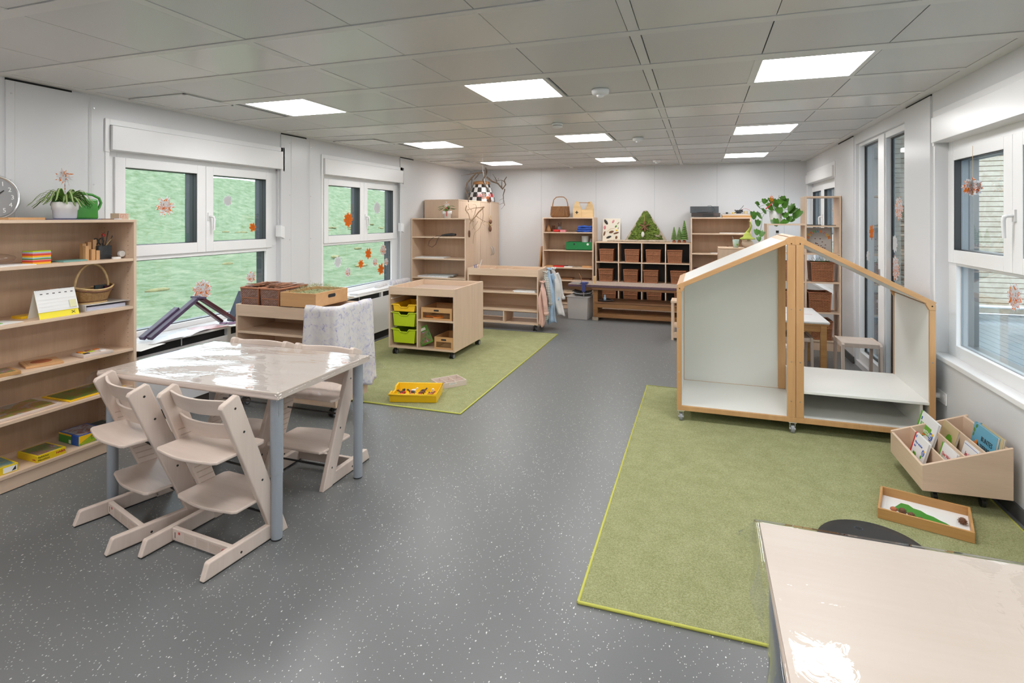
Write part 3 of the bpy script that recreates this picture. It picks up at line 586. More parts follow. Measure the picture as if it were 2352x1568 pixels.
# cube shelf
r_ = thing('cube_shelf', 'low maple cube shelf with dark grey back and twelve compartments', 'shelf', (-1.77, 9.74, 0)); W, D = 1.612, .39
for i in range(5):
    a = i*.3985
    bx('side_panel' if i in (0, 4) else 'divider', 'beech', r_, a, a+.018, 0 if i in (0, 4) else .003, D-.006, .03, 1.20, bevel=.0015)
bx('top_panel', 'beech_x', r_, 0, W, 0, D, 1.20, 1.22, bevel=.0015)
for z in (.868, .515, .165): bx('shelf', 'beech_x', r_, .018, W-.018, .002, D-.01, z-.018, z, bevel=.0015)
bx('back_panel', 'darkgrey', r_, .01, W-.01, D-.012, D-.005, .05, 1.2)
for i in range(4): bx('plinth', 'beech_x', r_, i*.3985+.018, i*.3985+.397, .01, .025, .035, .145)
def wicker_box(lab, x, y, z, w_, d_, h_, m_='wick_red', rz=0, cane='cane_red', group=None, name='wicker_basket'):
    r_ = thing(name, lab, 'basket', (x, y, z), rz, group)
    part('woven_body', m_, r_, lambda b: b.open_box(-w_/2, w_/2, -d_/2, d_/2, .002, h_, .012, taper=.01))
    def rim(b):
        for zz, q in ((h_, .009), (.01, .007)):
            k = 0 if zz == h_ else .01
            b.tube([(-w_/2+k, -d_/2+k, zz), (w_/2-k, -d_/2+k, zz), (w_/2-k, d_/2-k, zz), (-w_/2+k, d_/2-k, zz), (-w_/2+k, -d_/2+k, zz)], q, 8)
        b.tube([(-w_/2+.004, -d_/2+.002, h_*.62), (w_/2-.004, -d_/2+.002, h_*.62)], .005, 6)
    part('rim', cane, r_, rim)
    for sx in (-1, 1):
        for sy in (-1, 1): part('corner_stake', cane, r_, lambda b: b.tube([(sx*(w_/2-.012), sy*(d_/2-.012), .004), (sx*(w_/2-.002), sy*(d_/2-.002), h_)], .007, 6))
    return r_
bcs = [(-1.575, .868, 0), (-1.135, .868, .02), (-.772, .868, 0), (-.42, .868, .03), (-1.593, .515, .03), (-1.157, .515, 0), (-.815, .515, 0), (-.34, .515, -.22), (-1.532, .165, 0), (-1.162, .165, .02), (-.755, .165, -.02), (-.30, .165, 0)]
rows = ['top', 'middle', 'bottom']; cols_ = ['first', 'second', 'third', 'last']
for i, (x, z, rz) in enumerate(bcs):
    lab = 'red brown wicker basket in the cube shelf, %s row, %s compartment from the bin' % (rows[i//4], cols_[i % 4])
    if i == 0: wb0 = wicker_box(lab, x, 9.88, z, .242, .25, .218, group='wicker baskets in the cube shelf')
    else: dup(wb0, (x, 9.885, z), rz, lab)
# low trolleys with tray top
def trolley(lab, x, y, W, mid, D=.46, kick=False):
    r_ = thing('shelf_trolley', lab, 'shelf', (x, y, 0), 0, 'low maple shelf trolleys with tray top'); t = .02; B, T = .09, .896
    for s in (0, 1):
        pr = [(0, B), (D, B), (D, T+.012), (D-.06, T+.012), (D-.11, T), (0, T-.004)]
        part('end_panel', 'beech', r_, lambda b: b.prism(pr, 'x', 0 if not s else W-t, t if not s else W), bevel=.002)
    for nm, q in (('front_rail', (t, W-t, .003, .018, .79, T-.006)), ('back_rail', (t, W-t, D-.018, D-.002, .79, T)), ('tray_board', (t, W-t, .018, D-.018, .79, .806)), ('shelf', (t, W-t, .004, D-.012, mid-t, mid)), ('shelf', (t, W-t, .004, D-.012, .275, .295)), ('base_board', (t, W-t, .002, D-.005, .092, .112)), ('lip', (t, W-t, D-.03, D-.016, .19, .212))): bx(nm, 'beech_x', r_, *q, bevel=.0015)
    bx('back_panel', 'beech_x', r_, t, W-t, D-.014, D-.006, .285, .80)
    bx('divider', 'beech', r_, W*.51, W*.51+t, .01, D-.02, .112, .275)
    for f in (.27, .52): bx('tray_divider', 'beech_y', r_, W*f, W*f+.010, .018, D-.018, .806, .88)
    for i, (cx, cy) in enumerate(((.06, .05), (W-.06, .05), (W-.06, D-.06), (.06, D-.06))): caster(r_, cx, cy)
    return r_
def caster(par, cx, cy, h=.092, r=.034, m1='black', m2='caster_grey', rz=.5):
    c = part('caster', m1, par, lambda b: (b.box(cx-.022, cx+.022, cy-.022, cy+.022, h-.006, h-.001), b.box(cx-.011, cx+.011, cy-.016, cy+.016, .03, h-.006), b.cyl((cx-.024, cy, r), r, .014, 'x', 18), b.cyl((cx+.010, cy, r), r, .014, 'x', 18)))
    part('hub', m2, c, lambda b: (b.cyl((cx-.026, cy, r), r*.66, .002, 'x', 14), b.cyl((cx+.024, cy, r), r*.66, .002, 'x', 14)))
trA = trolley('maple shelf trolley carrying two baskets and a box of hay behind the table', -3.86, 3.79, 1.04, .66)
trB = trolley('maple shelf trolley with shirts hung on its end, at the far rug edge', -3.325, 7.64, 1.11, .553)
# square trolley with coloured trays
r_ = thing('tray_trolley', 'square maple trolley with yellow and lime trays standing on the rug', 'trolley', (-3.55, 5.79, 0)); W, D, t = .87, .88, .02
for a in (0, W-t): bx('side_panel', 'beech', r_, a, a+t, 0, D, .09, .82, bevel=.0015)
for nm, q in (('base_board', (t, W-t, .002, D, .092, .114)), ('top_board', (t, W-t, .02, D-.02, .728, .745)), ('front_rail', (t, W-t, 0, .02, .728, .818)), ('back_rail', (t, W-t, D-.02, D, .728, .818)), ('shelf', (.395, W-t, .004, D-.02, .428, .45))): bx(nm, 'beech_x', r_, *q, bevel=.0015)
bx('tray_bottom', plain('brown_tray_board', (.42, .31, .24), .6), r_, t+.002, W-t-.002, .022, D-.022, .745, .752)
bx('divider', 'beech', r_, .375, .395, .003, D-.02, .114, .728, bevel=.0015); bx('back_panel', 'beech', r_, t, W-t, D-.016, D-.004, .114, .73)
for z in (.675, .605, .515, .315): part('tray_runner', 'white', r_, lambda b: (b.box(t, t+.012, .02, .34, z-.006, z+.004), b.box(.363, .375, .02, .34, z-.006, z+.004)))
for cx, cy in ((.06, .06), (W-.06, .06), (W-.05, D-.06), (.06, D-.06)): caster(r_, cx, cy)
def plastic_tray(lab, loc, w_, d_, h_, m_, rz=0, group=None):
    r_ = thing('plastic_tray', lab, 'tray', loc, rz, group)
    def f(b):
        prof = [(-w_/2, h_), (-w_*.22, h_), (-w_*.15, h_-.03), (w_*.15, h_-.03), (w_*.22, h_), (w_/2, h_)]
        k = .018
        for side, yy in ((0, -d_/2), (1, d_/2-.006)):
            pts = [(-w_/2+k, .0), *prof, (w_/2-k, .0)] if side == 0 else [(-w_/2+k, 0), (-w_/2, h_), (w_/2, h_), (w_/2-k, 0)]
            b.prism(pts, 'y', yy, yy+.006)
        b.prism([(-w_/2+k, 0), (-w_/2, h_), (-w_/2+.006, h_), (-w_/2+k+.006, 0)], 'y', -d_/2+.006, d_/2-.006)
        b.prism([(w_/2-k-.006, 0), (w_/2-.006, h_), (w_/2, h_), (w_/2-k, 0)], 'y', -d_/2+.006, d_/2-.006)
        b.box(-w_/2+k, w_/2-k, -d_/2+.006, d_/2-.006, 0, .006)
    part('tray_body', m_, r_, f, bevel=.002)
    rim = [(-w_/2, -d_/2, h_), (-w_*.22, -d_/2, h_), (-w_*.15, -d_/2, h_-.03), (w_*.15, -d_/2, h_-.03), (w_*.22, -d_/2, h_), (w_/2, -d_/2, h_), (w_/2, d_/2, h_), (-w_/2, d_/2, h_), (-w_/2, -d_/2, h_)]
    part('rolled_rim', m_, r_, lambda b: b.tube([(p[0]*1.0, p[1]-.004 if p[1] < 0 else p[1], p[2]-.006) for p in rim], .009, 8))
    return r_
g_ = 'plastic trays in the square trolley'
plastic_tray('shallow yellow plastic tray in the square trolley, above the lime trays', (-3.352, 6.02, .528), .305, .42, .085, 'yellow', group=g_)
tr = plastic_tray('deep lime plastic tray in the square trolley, directly below the yellow tray', (-3.352, 6.02, .352), .305, .42, .165, 'lime', group=g_)
dup(tr, (-3.352, 6.02, .152), label='deep lime plastic tray in the square trolley, lowest of the three trays')
def crate(lab, loc, w_, d_, h_, m_='honey_x', window=False, rz=0, name='wooden_box', t=.010, group=None, hole=True):
    r_ = thing(name, lab, 'box', loc, rz, group)
    def f(b):
        b.box(-w_/2, w_/2, -d_/2, d_/2, 0, .008)
        b.box(-w_/2, -w_/2+t, -d_/2+t, d_/2-t, .008, h_); b.box(w_/2-t, w_/2, -d_/2+t, d_/2-t, .008, h_); b.box(-w_/2, w_/2, d_/2-t, d_/2, .008, h_)
        if window:
            for q in ((-w_/2, w_/2, .008, .02), (-w_/2, w_/2, h_*.60, h_), (-w_/2, -w_/2+.025, .02, h_*.60), (w_/2-.025, w_/2, .02, h_*.60)): b.box(q[0], q[1], -d_/2, -d_/2+t, q[2], q[3])
        else: b.box(-w_/2, w_/2, -d_/2, -d_/2+t, .008, h_)
    part('box_body', m_, r_, f, bevel=.0012)
    if hole: part('hand_hole', 'gap', r_, lambda b: (b.prism([(-.035, h_-.032), (-.028, h_-.022), (.028, h_-.022), (.035, h_-.032), (.028, h_-.042), (-.028, h_-.042)], 'y', -d_/2-.0008, -d_/2+.001)))
    if window: part('clear_window', 'film_flat', r_, lambda b: b.box(-w_/2+.025, w_/2-.025, -d_/2+t*.5, -d_/2+t*.5+.001, .02, h_*.60))
    return r_
b1 = crate('beech box with clear window on upper right shelf of the square trolley', (-2.925, 6.01, .450), .40, .40, .142, window=True, group='windowed beech boxes in the trolley')
b2 = crate('smaller beech box with clear window at the bottom of the square trolley', (-2.83, 6.00, .114), .24, .38, .142, window=True, group='windowed beech boxes in the trolley')
r_ = thing('magnifying_glass', 'orange magnifying glass lying in the windowed box of the trolley', 'magnifier', (-2.96, 5.88, .462), -.05)
part('handle', 'orange', r_, lambda b: b.tube([(-.15, 0, .012), (-.10, 0, .014), (-.03, 0, .010)], [.012, .014, .008], 8)); part('lens_ring', 'orange', r_, lambda b: b.tube([(.03+.055*cos(a*pi/9), .055*sin(a*pi/9), .012) for a in range(19)], .011, 6)); part('lens', 'film_flat', r_, lambda b: b.cyl((.03, 0, .012), .05, .003))
r_ = thing('clear_jar', 'small clear jar lying beside the orange magnifier in the trolley box', 'jar', (-2.80, 5.92, .460)); part('jar_body', 'film_flat', r_, lambda b: b.lathe([(.03, 0), (.032, .05), (.026, .06), (0, .06)])); part('lid', 'chrome', r_, lambda b: b.cyl((0, 0, .06), .028, .012))
# ---- book helper
def book(lab, loc, w_, h_, th, cover, rot, spine=None, texts=(), extra=None, group=None, cat='book', pages=True):
    """cover faces local -y, left edge is the spine, stands on z = 0"""
    r_ = thing('book', lab, cat, loc, 0, group, rot)
    bx('cover', cover, r_, 0, w_, 0, .0018, 0, h_); bx('back_cover', cover, r_, 0, w_, th-.0018, th, 0, h_)
    bx('page_block', 'paper', r_, .003, w_-.003, .0018, th-.0018, .003, h_-.003)
    bx('spine', spine or cover, r_, -.0015, .0005, 0, th, 0, h_)
    if spine: bx('spine_strip', spine, r_, 0, w_*.075, -.0004, 0, 0, h_)
    for (s_, size, mt, x, z, *o_) in texts: text(s_, size, mt, r_, (x, -.0009, z), bold=.0002, sx=o_[0] if o_ else 1)
    if extra: extra(r_)
    return r_
bw_ = book('green field guide leaning in the lower compartment of the square trolley', (-3.135, 5.85, .118), .15, .215, .02, 'leaf', (-.12, -.42, .25))
bx('title_block', 'linen', bw_, .02, .12, -.0006, 0, .165, .195)
bx('cover_photo', 'print', bw_, .01, .14, -.0006, 0, .02, .15)
# ---------------------------------------------------------------- tables
def table(lab, x0, x1, y0, y1, H, cat='table', inset=.055):
    r_ = thing('table', lab, cat, ((x0+x1)/2, (y0+y1)/2, 0)); w_, d_ = (x1-x0)/2, (y1-y0)/2
    part('tabletop', 'table', r_, lambda b: b.box(-w_+.004, w_-.004, -d_+.004, d_-.004, H-.034, H)); 
    part('edge_band', 'pale_x', r_, lambda b: b.tube([(-w_+.010, -d_+.012, H-.017), (w_-.012, -d_+.012, H-.017), (w_-.012, d_-.012, H-.017), (-w_+.012, d_-.012, H-.017), (-w_+.012, -d_+.010, H-.017)], .0166, 12))
    def leg(b, x, y): b.cyl((x, y, .34), .0315, H-.374, n=24); b.cyl((x, y, .008), .0285, .335, n=24)
    for sx, sy in ((-1, -1), (1, -1), (1, 1), (-1, 1)):
        x, y = sx*(w_-inset), sy*(d_-inset)
        l = part('leg', 'leg', r_, lambda b: leg(b, x, y)); part('foot_cap', 'black', l, lambda b: b.cyl((x, y, 0), .027, .010, n=20))
    return r_
TH = .765
table('maple-topped children table with grey round legs, its top covered by plastic film', -3.30, -2.005, 2.232, 3.05, TH)
table('maple-topped table cut off by the lower edge of the picture', .163, 1.50, .98, 1.80, .74)
def film(lab, x0, x1, y0, y1, z, drop, mt, seed, rim=False):
    cx, cy = (x0+x1)/2, (y0+y1)/2; w_, d_ = (x1-x0)/2, (y1-y0)/2; R = random.Random(seed); ph = [R.uniform(0, 6) for _ in range(8)]
    def f(u, v):
        X = (u*2-1)*(w_+drop); Y = (v*2-1)*(d_+drop); ox, oy = max(0, abs(X)-w_), max(0, abs(Y)-d_)
        zz = z+.0022+.0010*math.sin(11*X+ph[0]+5*Y)+.0008*math.sin(23*Y+ph[1]-9*X)
        if ox or oy:
            m_ = max(ox, oy); zz = z+.003-m_*.93
            k = 1 if ox and oy else .25
            e = .012*m_/drop*math.sin(17*(X if oy > ox else Y)+ph[2])+.02*m_/drop+.004
            sx, sy = (1 if X > 0 else -1), (1 if Y > 0 else -1)
            X = sx*(min(abs(X), w_)+(e+.35*min(ox, oy) if ox > 0 else 0)); Y = sy*(min(abs(Y), d_)+(e+.35*min(ox, oy) if oy > 0 else 0))
        return (X, Y, zz)
    b = MB(); b.grid(f, 90, 70); o = b.build('plastic_film', mt); o.location = (cx, cy, 0)
    return tag(o, lab, 'table cover')
film('clear crinkled plastic film spread over the table with four high chairs', -3.305, -2.0, 2.227, 3.055, TH, .10, 'film', 3)
film('clear smooth plastic film stretched over the table at the lower picture edge', .158, 1.505, .975, 1.805, .74, .09, 'film_flat', 5)
# ---------------------------------------------------------------- grow-along wooden high chairs
def chair(lab, loc, rz):
    r_ = thing('high_chair', lab, 'chair', loc, rz, 'whitewashed wooden high chairs around the table'); T = .032; Wd = .235
    py = lambda z: .442-(z/.78)*.302
    for s in (-1, 1):
        xo_, xi_ = s*Wd, s*(Wd-T); a, c = min(xo_, xi_), max(xo_, xi_)
        l = part('leg', ['pale', 'black'], r_, lambda b: (b.prism([(.494, 0), (.40, 0), (.092, .752), (.100, .768), (.176, .800), (.192, .790)], 'x', a, c), [b.cyl((xo_-s*.001 if s > 0 else xo_-.0005, py(z)+.01, z), .006, .0016, 'x', 10, 1) for z in (.738, .61, .33, .115)]), bevel=.006)
        gi = xi_-s*.0006
        part('slot', 'groove', l, lambda b: [b.prism([(py(z)-.041+.003, z), (py(z)+.043+.002, z), (py(z)+.043+.002, z+.006), (py(z)-.041+.003, z+.006)], 'x', min(gi, xi_), max(gi, xi_)) for z in [.13+k*.033 for k in range(14)]])
        fr_ = part('floor_rail', ['pale', 'black'], r_, lambda b: (b.prism([(0, .005), (.42, .005), (.385, .080), (.035, .080), (.026, .075)], 'x', a, c), b.cyl((xo_-(.001 if s > 0 else .0006), .20, .035), .006, .0016, 'x', 10, 1)), bevel=.006)
        part('glide', 'black', fr_, lambda b: b.box(a+.003, c-.003, .004, .485, 0, .0048))
    for z, ww in ((.505, 1.0), (.225, 1.0)):
        def seat(b):
            n = 21; k = Wd-.022; y0, y1 = py(z)-.175, py(z)+.125
            top = []
            for i in range(n):
                x = -k+2*k*i/(n-1); top.append((x, y0-.028*cos(pi*x/(2*k))**1.3+.012*(1 if i in (0, n-1) else 0)))
            out = top+[(k, y0+.04), (k, y1-.02), (k-.018, y1), (-k+.018, y1), (-k, y1-.02), (-k, y0+.04)]
            vs = b.prism(out, 'z', z-.009, z+.007)
        part('seat' if z > .4 else 'footrest', 'pale_x', r_, seat, bevel=.005)
    for z in (.735, .605):
        def slat(b):
            n = 19; R0 = []
            y = py(z)+.004
            outer = [( -Wd+T-.004+2*(Wd-T+.004)*i/(n-1)) for i in range(n)]
            A = [(x, y-.055*cos(pi*x/(2*Wd))**1.0+.006) for x in outer]; B_ = [(x, q+.013) for x, q in A[::-1]]
            vs = b.prism(A+B_, 'z', z-.042, z+.042)
            for v in vs: v.co.y -= (v.co.z-z)*.36
        part('backrest', 'pale_x', r_, slat, bevel=.004)
    cb_ = bx('crossbar', 'pale_x', r_, -Wd+T, Wd-T, .155, .180, .014, .076, bevel=.004)
    part('sticker', 'red', cb_, lambda b: b.box(-.155, -.143, .1542, .155, .052, .064))
    part('printed_notice', 'groove', cb_, lambda b: ([b.box(xx, xx+.002, .1543, .155, .020, .068) for xx in (-.108, -.018, .075)], [b.box(x0, x0+rnd.uniform(.055, .072), .1545, .155, .026+.0055*i, .0275+.0055*i) for x0 in (-.102, -.012, .081) for i in range(7)]))
    bx('slot', 'gap', cb_, -.182, -.178, .1542, .155, .03, .058)
    part('warning_sign', 'red', cb_, lambda b: b.tube([(.170+.013*cos(a*pi/8), .1540, .045+.013*sin(a*pi/8)) for a in range(17)], .0012, 5, caps=False))
    for z in (.115, .40): part('tie_rod', 'black', r_, lambda b: b.cyl((-Wd+T, py(z), z), .006, 2*(Wd-T), 'x', 10))
    return r_
c0 = chair('whitewashed wooden high chair nearest the viewer, at the table corner with the bare leg', (-2.349, 1.915, 0), radians(-5))
dup(c0, (-2.952, 1.955, 0), radians(-16.5), 'whitewashed wooden high chair turned askew, between bookcase and nearest chair')
dup(c0, (-2.375, 3.25, 0), pi, 'whitewashed wooden high chair on far side of table, in front of the draped cloth')
dup(c0, (-2.93, 3.255, 0), pi+.02, 'whitewashed wooden high chair on far side of table, under the baskets')

# ---------------------------------------------------------------- white playhouse shelf on castors
hs = thing('playhouse_shelf', 'white gabled playhouse shelf with beech edges on castors, standing on the rug', 'playhouse', (-.18, 4.66, 0))
Wh, Dh = 1.755, .79; xm = .865
ZL, ZR, ZA = 1.075, 1.02, 1.475
def two(name, quads, par):      # white panel with a beech edge strip in front and at the back
    return part(name, ['white_lam', 'honey'], par, lambda b: [b.box(*q) for q in quads], bevel=.002)
two('base_board', [(.0, Wh, .022, Dh-.022, .092, .126, 0), (0, Wh, 0, .022, .09, .128, 1), (0, Wh, Dh-.022, Dh, .09, .128, 1)], hs)
two('left_wall', [(0, .032, .022, Dh-.022, .126, ZL, 0), (-.002, .036, 0, .022, .128, ZL-.03, 1), (-.002, .036, Dh-.022, Dh, .128, ZL-.03, 1)], hs)
two('right_wall', [(Wh-.032, Wh, .022, Dh-.022, .126, ZR, 0), (Wh-.036, Wh+.002, 0, .022, .128, ZR-.03, 1), (Wh-.036, Wh+.002, Dh-.022, Dh, .128, ZR-.03, 1)], hs)
for a, c in ((xm-.058, xm-.002), (xm+.002, xm+.056)): bx('front_post', 'honey', hs, a, c, 0, .030, .128, ZA-.035, bevel=.003)
bx('back_post', 'honey', hs, xm-.03, xm+.03, Dh-.035, Dh, .128, ZA-.03, bevel=.003)
def roof(name, xa, za, xb, zb, parent):
    dx, dz = xb-xa, zb-za; L = math.hypot(dx, dz); nx, nz = -dz/L*.036, dx/L*.036
    if nz < 0: nx, nz = -nx, -nz
    def P(t0, t1): return [(xa+dx*t0, za+dz*t0), (xa+dx*t1, za+dz*t1), (xa+dx*t1+nx, za+dz*t1+nz), (xa+dx*t0+nx, za+dz*t0+nz)]
    def f(b):
        b.prism(P(.06, .94), 'y', .026, Dh-.026, 0)
        b.prism(P(.0, .06), 'y', .026, Dh-.026, 1); b.prism(P(.94, 1), 'y', .026, Dh-.026, 1)
        b.prism(P(0, 1), 'y', 0, .026, 1); b.prism(P(0, 1), 'y', Dh-.026, Dh, 1)
    return part(name, ['white_lam', 'honey_x'], parent, f, bevel=.002)
roof('roof_panel', .012, ZL-.005, xm-.02, ZA-.012, hs); roof('roof_panel', xm+.02, ZA-.012, Wh-.01, ZR-.005, hs)
def joint(b, pts, y=0): b.prism(pts, 'y', -.001+y, .031+y)
for y in (0, Dh-.03):
    part('corner_block', 'honey', hs, lambda b: joint(b, [(-.003, ZL-.03), (.037, ZL-.03), (.058, ZL+.012), (.050, ZL+.048), (.028, ZL+.046), (-.003, ZL+.01)], y), bevel=.002)
    part('corner_block', 'honey', hs, lambda b: joint(b, [(Wh+.003, ZR-.03), (Wh-.037, ZR-.03), (Wh-.058, ZR+.012), (Wh-.050, ZR+.048), (Wh-.028, ZR+.046), (Wh+.003, ZR+.01)], y), bevel=.002)
part('ridge_block', 'honey', hs, lambda b: (joint(b, [(xm-.058, ZA-.035), (xm+.058, ZA-.035), (xm+.075, ZA+.002), (xm+.05, ZA+.026), (xm, ZA+.034), (xm-.05, ZA+.026), (xm-.075, ZA+.002)]), b.prism([(xm-.03, ZA-.015), (xm+.03, ZA-.015), (xm+.03, ZA+.025), (xm, ZA+.034), (xm-.03, ZA+.025)], 'y', .03, Dh-.03)), bevel=.002)
bx('back_panel', plain('rug_tinted_panel', (.80, .80, .75), .4), hs, .032, xm-.03, Dh-.020, Dh-.008, .126, 1.06)  # greenish reflection of the rug put into the white panel colour
part('back_gable', plain('rug_tinted_gable', (.80, .80, .75), .4), hs, lambda b: b.prism([(.032, 1.06), (xm-.03, 1.06), (xm-.03, ZA-.03), (.04, ZL-.005)], 'y', Dh-.020, Dh-.008))  # gable colour carries the same painted-in rug reflection
bx('divider', 'white_lam', hs, xm+.03, xm+.048, .03, Dh-.02, .126, .314)
bx('divider', 'white_lam', hs, Wh-.085, Wh-.067, .03, Dh-.02, .126, .314)
bx('shelf', 'white_lam', hs, xm+.030, Wh-.033, .005, Dh-.005, .314, .333, bevel=.002); bx('back_panel', 'white_lam', hs, xm+.048, Wh-.085, Dh-.026, Dh-.012, .126, .314)
part('screw', 'chrome', hs, lambda b: [b.cyl((x, -.001, z), .005, .003, 'y', 8) for x, z in ([(.016, z) for z in (.4, .75)]+[(xm-.03, z) for z in (.25, .55, .95, 1.45)]+[(xm+.03, z) for z in (.25, .55, .95, 1.45)]+[(Wh-.018, .62), (.02, ZL), (Wh-.02, ZR)])])
for cx, cy in ((.03, .024), (xm-.02, .024), (Wh-.07, .024), (.05, Dh-.06), (xm, Dh-.06), (Wh-.07, Dh-.06)):
    c = part('caster', 'cream', hs, lambda b: (b.box(cx-.028, cx+.028, cy-.025, cy+.025, .086, .0895), b.prism([(cy-.025, .086), (cy+.025, .086), (cy+.016, .035), (cy-.002, .028)], 'x', cx-.019, cx-.016), b.prism([(cy-.025, .086), (cy+.025, .086), (cy+.016, .035), (cy-.002, .028)], 'x', cx+.016, cx+.019)))
    part('wheel', ['caster_grey', 'chrome'], c, lambda b: (b.cyl((cx-.012, cy, .034), .033, .024, 'x', 20), b.cyl((cx-.021, cy, .034), .012, .042, 'x', 12, 1)))
# ---------------------------------------------------------------- sloping book bin with picture books
bb = thing('book_bin', 'slanted maple book bin with compartments full of picture books against the wall', 'book bin', (1.195, 3.725, 0))
Wb, Db = .42, .555
for y0 in (0, Db-.018): part('side_panel', 'beech_x', bb, lambda b: b.prism([(0, .095), (Wb, .105), (Wb, .392), (0, .238)], 'y', y0, y0+.018), bevel=.002)
bx('front_panel', 'beech_y', bb, 0, .016, .018, Db-.018, .095, .232, bevel=.002); bx('back_panel', 'beech_y', bb, Wb-.03, Wb-.014, .018, Db-.018, .10, .385, bevel=.002)
bx('base_board', 'beech_x', bb, .016, Wb-.03, .018, Db-.018, .100, .112)
for i, x in enumerate((.105, .20, .295)): bx('divider', 'beech_y', bb, x, x+.010, .018, Db-.018, .112, .238+.366*x+.002, bevel=.001)
for x in (.09, Wb-.10):
    for y in (.10, Db-.10): part('caster', 'black', bb, lambda b: (b.cyl((x-.01, y, .034), .025, .02, 'x', 16), b.box(x-.016, x+.016, y-.016, y+.016, .058, .0995)))
def globe_mark(x, z, s=1.0):
    def f(r_):
        part('globe_emblem', ['blue', 'yellow', 'paper'], r_, lambda b: (b.lathe([(.001, 0), (.018*s, 0)], n=3) if 0 else [b.prism([(x+.017*s*cos(a*pi/10), z+.022*s*sin(a*pi/10)) for a in range(20)], 'y', -.0012, -.0004, 0), b.prism([(x+.010*s+.007*s*cos(a*pi/5), z+.016*s+.007*s*sin(a*pi/5)) for a in range(10)], 'y', -.0016, -.0010, 1)]+[b.box(x-.012*s, x+.010*s, -.0016, -.0010, z-.014*s+.009*k*s, z-.011*s+.009*k*s, 2) for k in range(3)]))
    return f
def ex1(r_):
    part('title_field', 'green2', r_, lambda b: b.prism([(.022, .118), (.125, .118), (.125, .165), (.022, .165)], 'y', -.0006, 0))
    globe_mark(.134, .128)(r_)
    for k, m_ in enumerate(('red', 'orange', 'yellow', 'green2', 'blue')): part('rainbow_stripe', m_, r_, lambda b: b.tube([(.02+(.070-k*.004)*(1-cos(a*pi/16)), -.0008, .062+(.055-k*.004)*sin(a*pi/16)) for a in range(9)], .0018, 4))
    part('drawn_child', 'brown', r_, lambda b: b.blob((.065, -.0006, .06), (.014, .001, .02))); bx('blue_field', 'skyblue', r_, .095, .14, -.0006, 0, .03, .08)
    bx('corner_logo', 'blue', r_, .018, .027, -.0008, 0, .172, .190)
M['green2'] = plain('bright_green', (.12, .38, .02), .4); M['beige'] = plain('beige_cover', (.55, .44, .24), .45); M['coverblue'] = plain('light_blue_cover', (.12, .37, .52), .35); M['darkcover'] = picture('dark_animal_print', [(.01, .02, .02), (.04, .07, .08), (.25, .10, .03)], 14)
TB = radians(-22)
def rb(t=TB, z=-pi/2): return (t, 0, z)
book('white picture book on weather with green spine, tallest in the book bin', (1.335, 4.376, 0.115), .165, .215, .014, 'white', rb(radians(-15), -pi/2), 'green2', [('Wetter', .036, 'paper', .028, .124), ('Unser', .014, 'paper', .030, .154)], ex1).scale = (1.7, 1, 1.19)
def ex2(r_):
    globe_mark(.120, .105, .8)(r_); bx('corner_logo', 'blue', r_, .016, .024, -.0008, 0, .148, .162)
    part('drawn_plants', 'green2', r_, lambda b: [b.blob((.03+rnd.random()*.09, -.0006, .02+rnd.random()*.06), (.008, .001, .009)) for _ in range(9)]); part('drawn_child', 'pink', r_, lambda b: b.blob((.075, -.0008, .04), (.010, .001, .013)))
book('white picture book with red spine and leafy plants, at the front of the book bin', (1.235, 4.11, 0.115), .145, .172, .014, 'white', rb(radians(-15), -pi/2), 'red', [('Was wächst', .0165, 'blue', .020, .122), ('da?', .0165, 'blue', .020, .102)], ex2).scale = (1.45, 1, 1.13)
def ex3(r_):
    bx('cover_picture', 'darkcover', r_, 0, .165, -.0006, 0, .02, .105)
    part('green_badge', 'green2', r_, lambda b: b.prism([(.10+(.030+.003*(a % 2))*cos(a*pi/12), .115+(.032+.003*(a % 2))*sin(a*pi/12)) for a in range(24)], 'y', -.0014, -.0004))
book('beige animal book with green badge leaning in the third compartment of the bin', (1.425, 4.27, 0.115), .165, .19, .012, 'beige', rb(radians(-15), -pi/2), None, [], ex3).scale = (1.35, 1, 1.26)
def ex4(r_): globe_mark(.128, .10, .7)(r_); part('drawn_tree', 'green2', r_, lambda b: b.prism([(.018, .02), (.05, .02), (.034, .10)], 'y', -.0008, 0))
book('white forest book with green spine and red title, low in the second compartment', (1.335, 3.99, 0.115), .15, .150, .012, 'white', rb(radians(-15), -pi/2), 'green2', [('Der Wald', .022, 'red', .026, .098)], ex4).scale = (1.33, 1, 1.27)
def ex5(r_): bx('green_field', 'green2', r_, 0, .135, -.0006, 0, .0, .085); bx('blue_line', 'blue', r_, .004, .13, -.0006, 0, .148, .150)
book('thin white book with red title and green foot, lying low in the third compartment', (1.425, 3.955, 0.115), .135, .158, .008, 'white', rb(radians(-15), -pi/2), None, [('Im Wald', .026, 'red', .030, .105)], ex5).scale = (1.3, 1, 1.42)
def ex6(r_):
    part('bird_body', 'terra', r_, lambda b: b.blob((.028, -.0008, .10), (.022, .0012, .035))); part('bird_head', 'orange', r_, lambda b: b.blob((.045, -.001, .135), (.012, .0012, .012))); part('bird_beak', 'black', r_, lambda b: b.prism([(.053, .125), (.053, .143), (.078, .128)], 'y', -.0012, -.0002)); part('leaf_sprig', 'leaf', r_, lambda b: [b.blob((.008+rnd.random()*.02, -.0006, .15+rnd.random()*.05), (.005, .001, .008)) for _ in range(6)])
book('light blue animal book with a bird, standing highest against the wall in the bin', (1.515, 4.05, 0.125), .20, .21, .014, 'coverblue', rb(radians(-10), -pi/2), None, [('BUNTES', .027, 'black', .078, .155), ('TIERREICH', .027, 'black', .078, .124)], ex6).scale = (1.35, 1, 1.43)
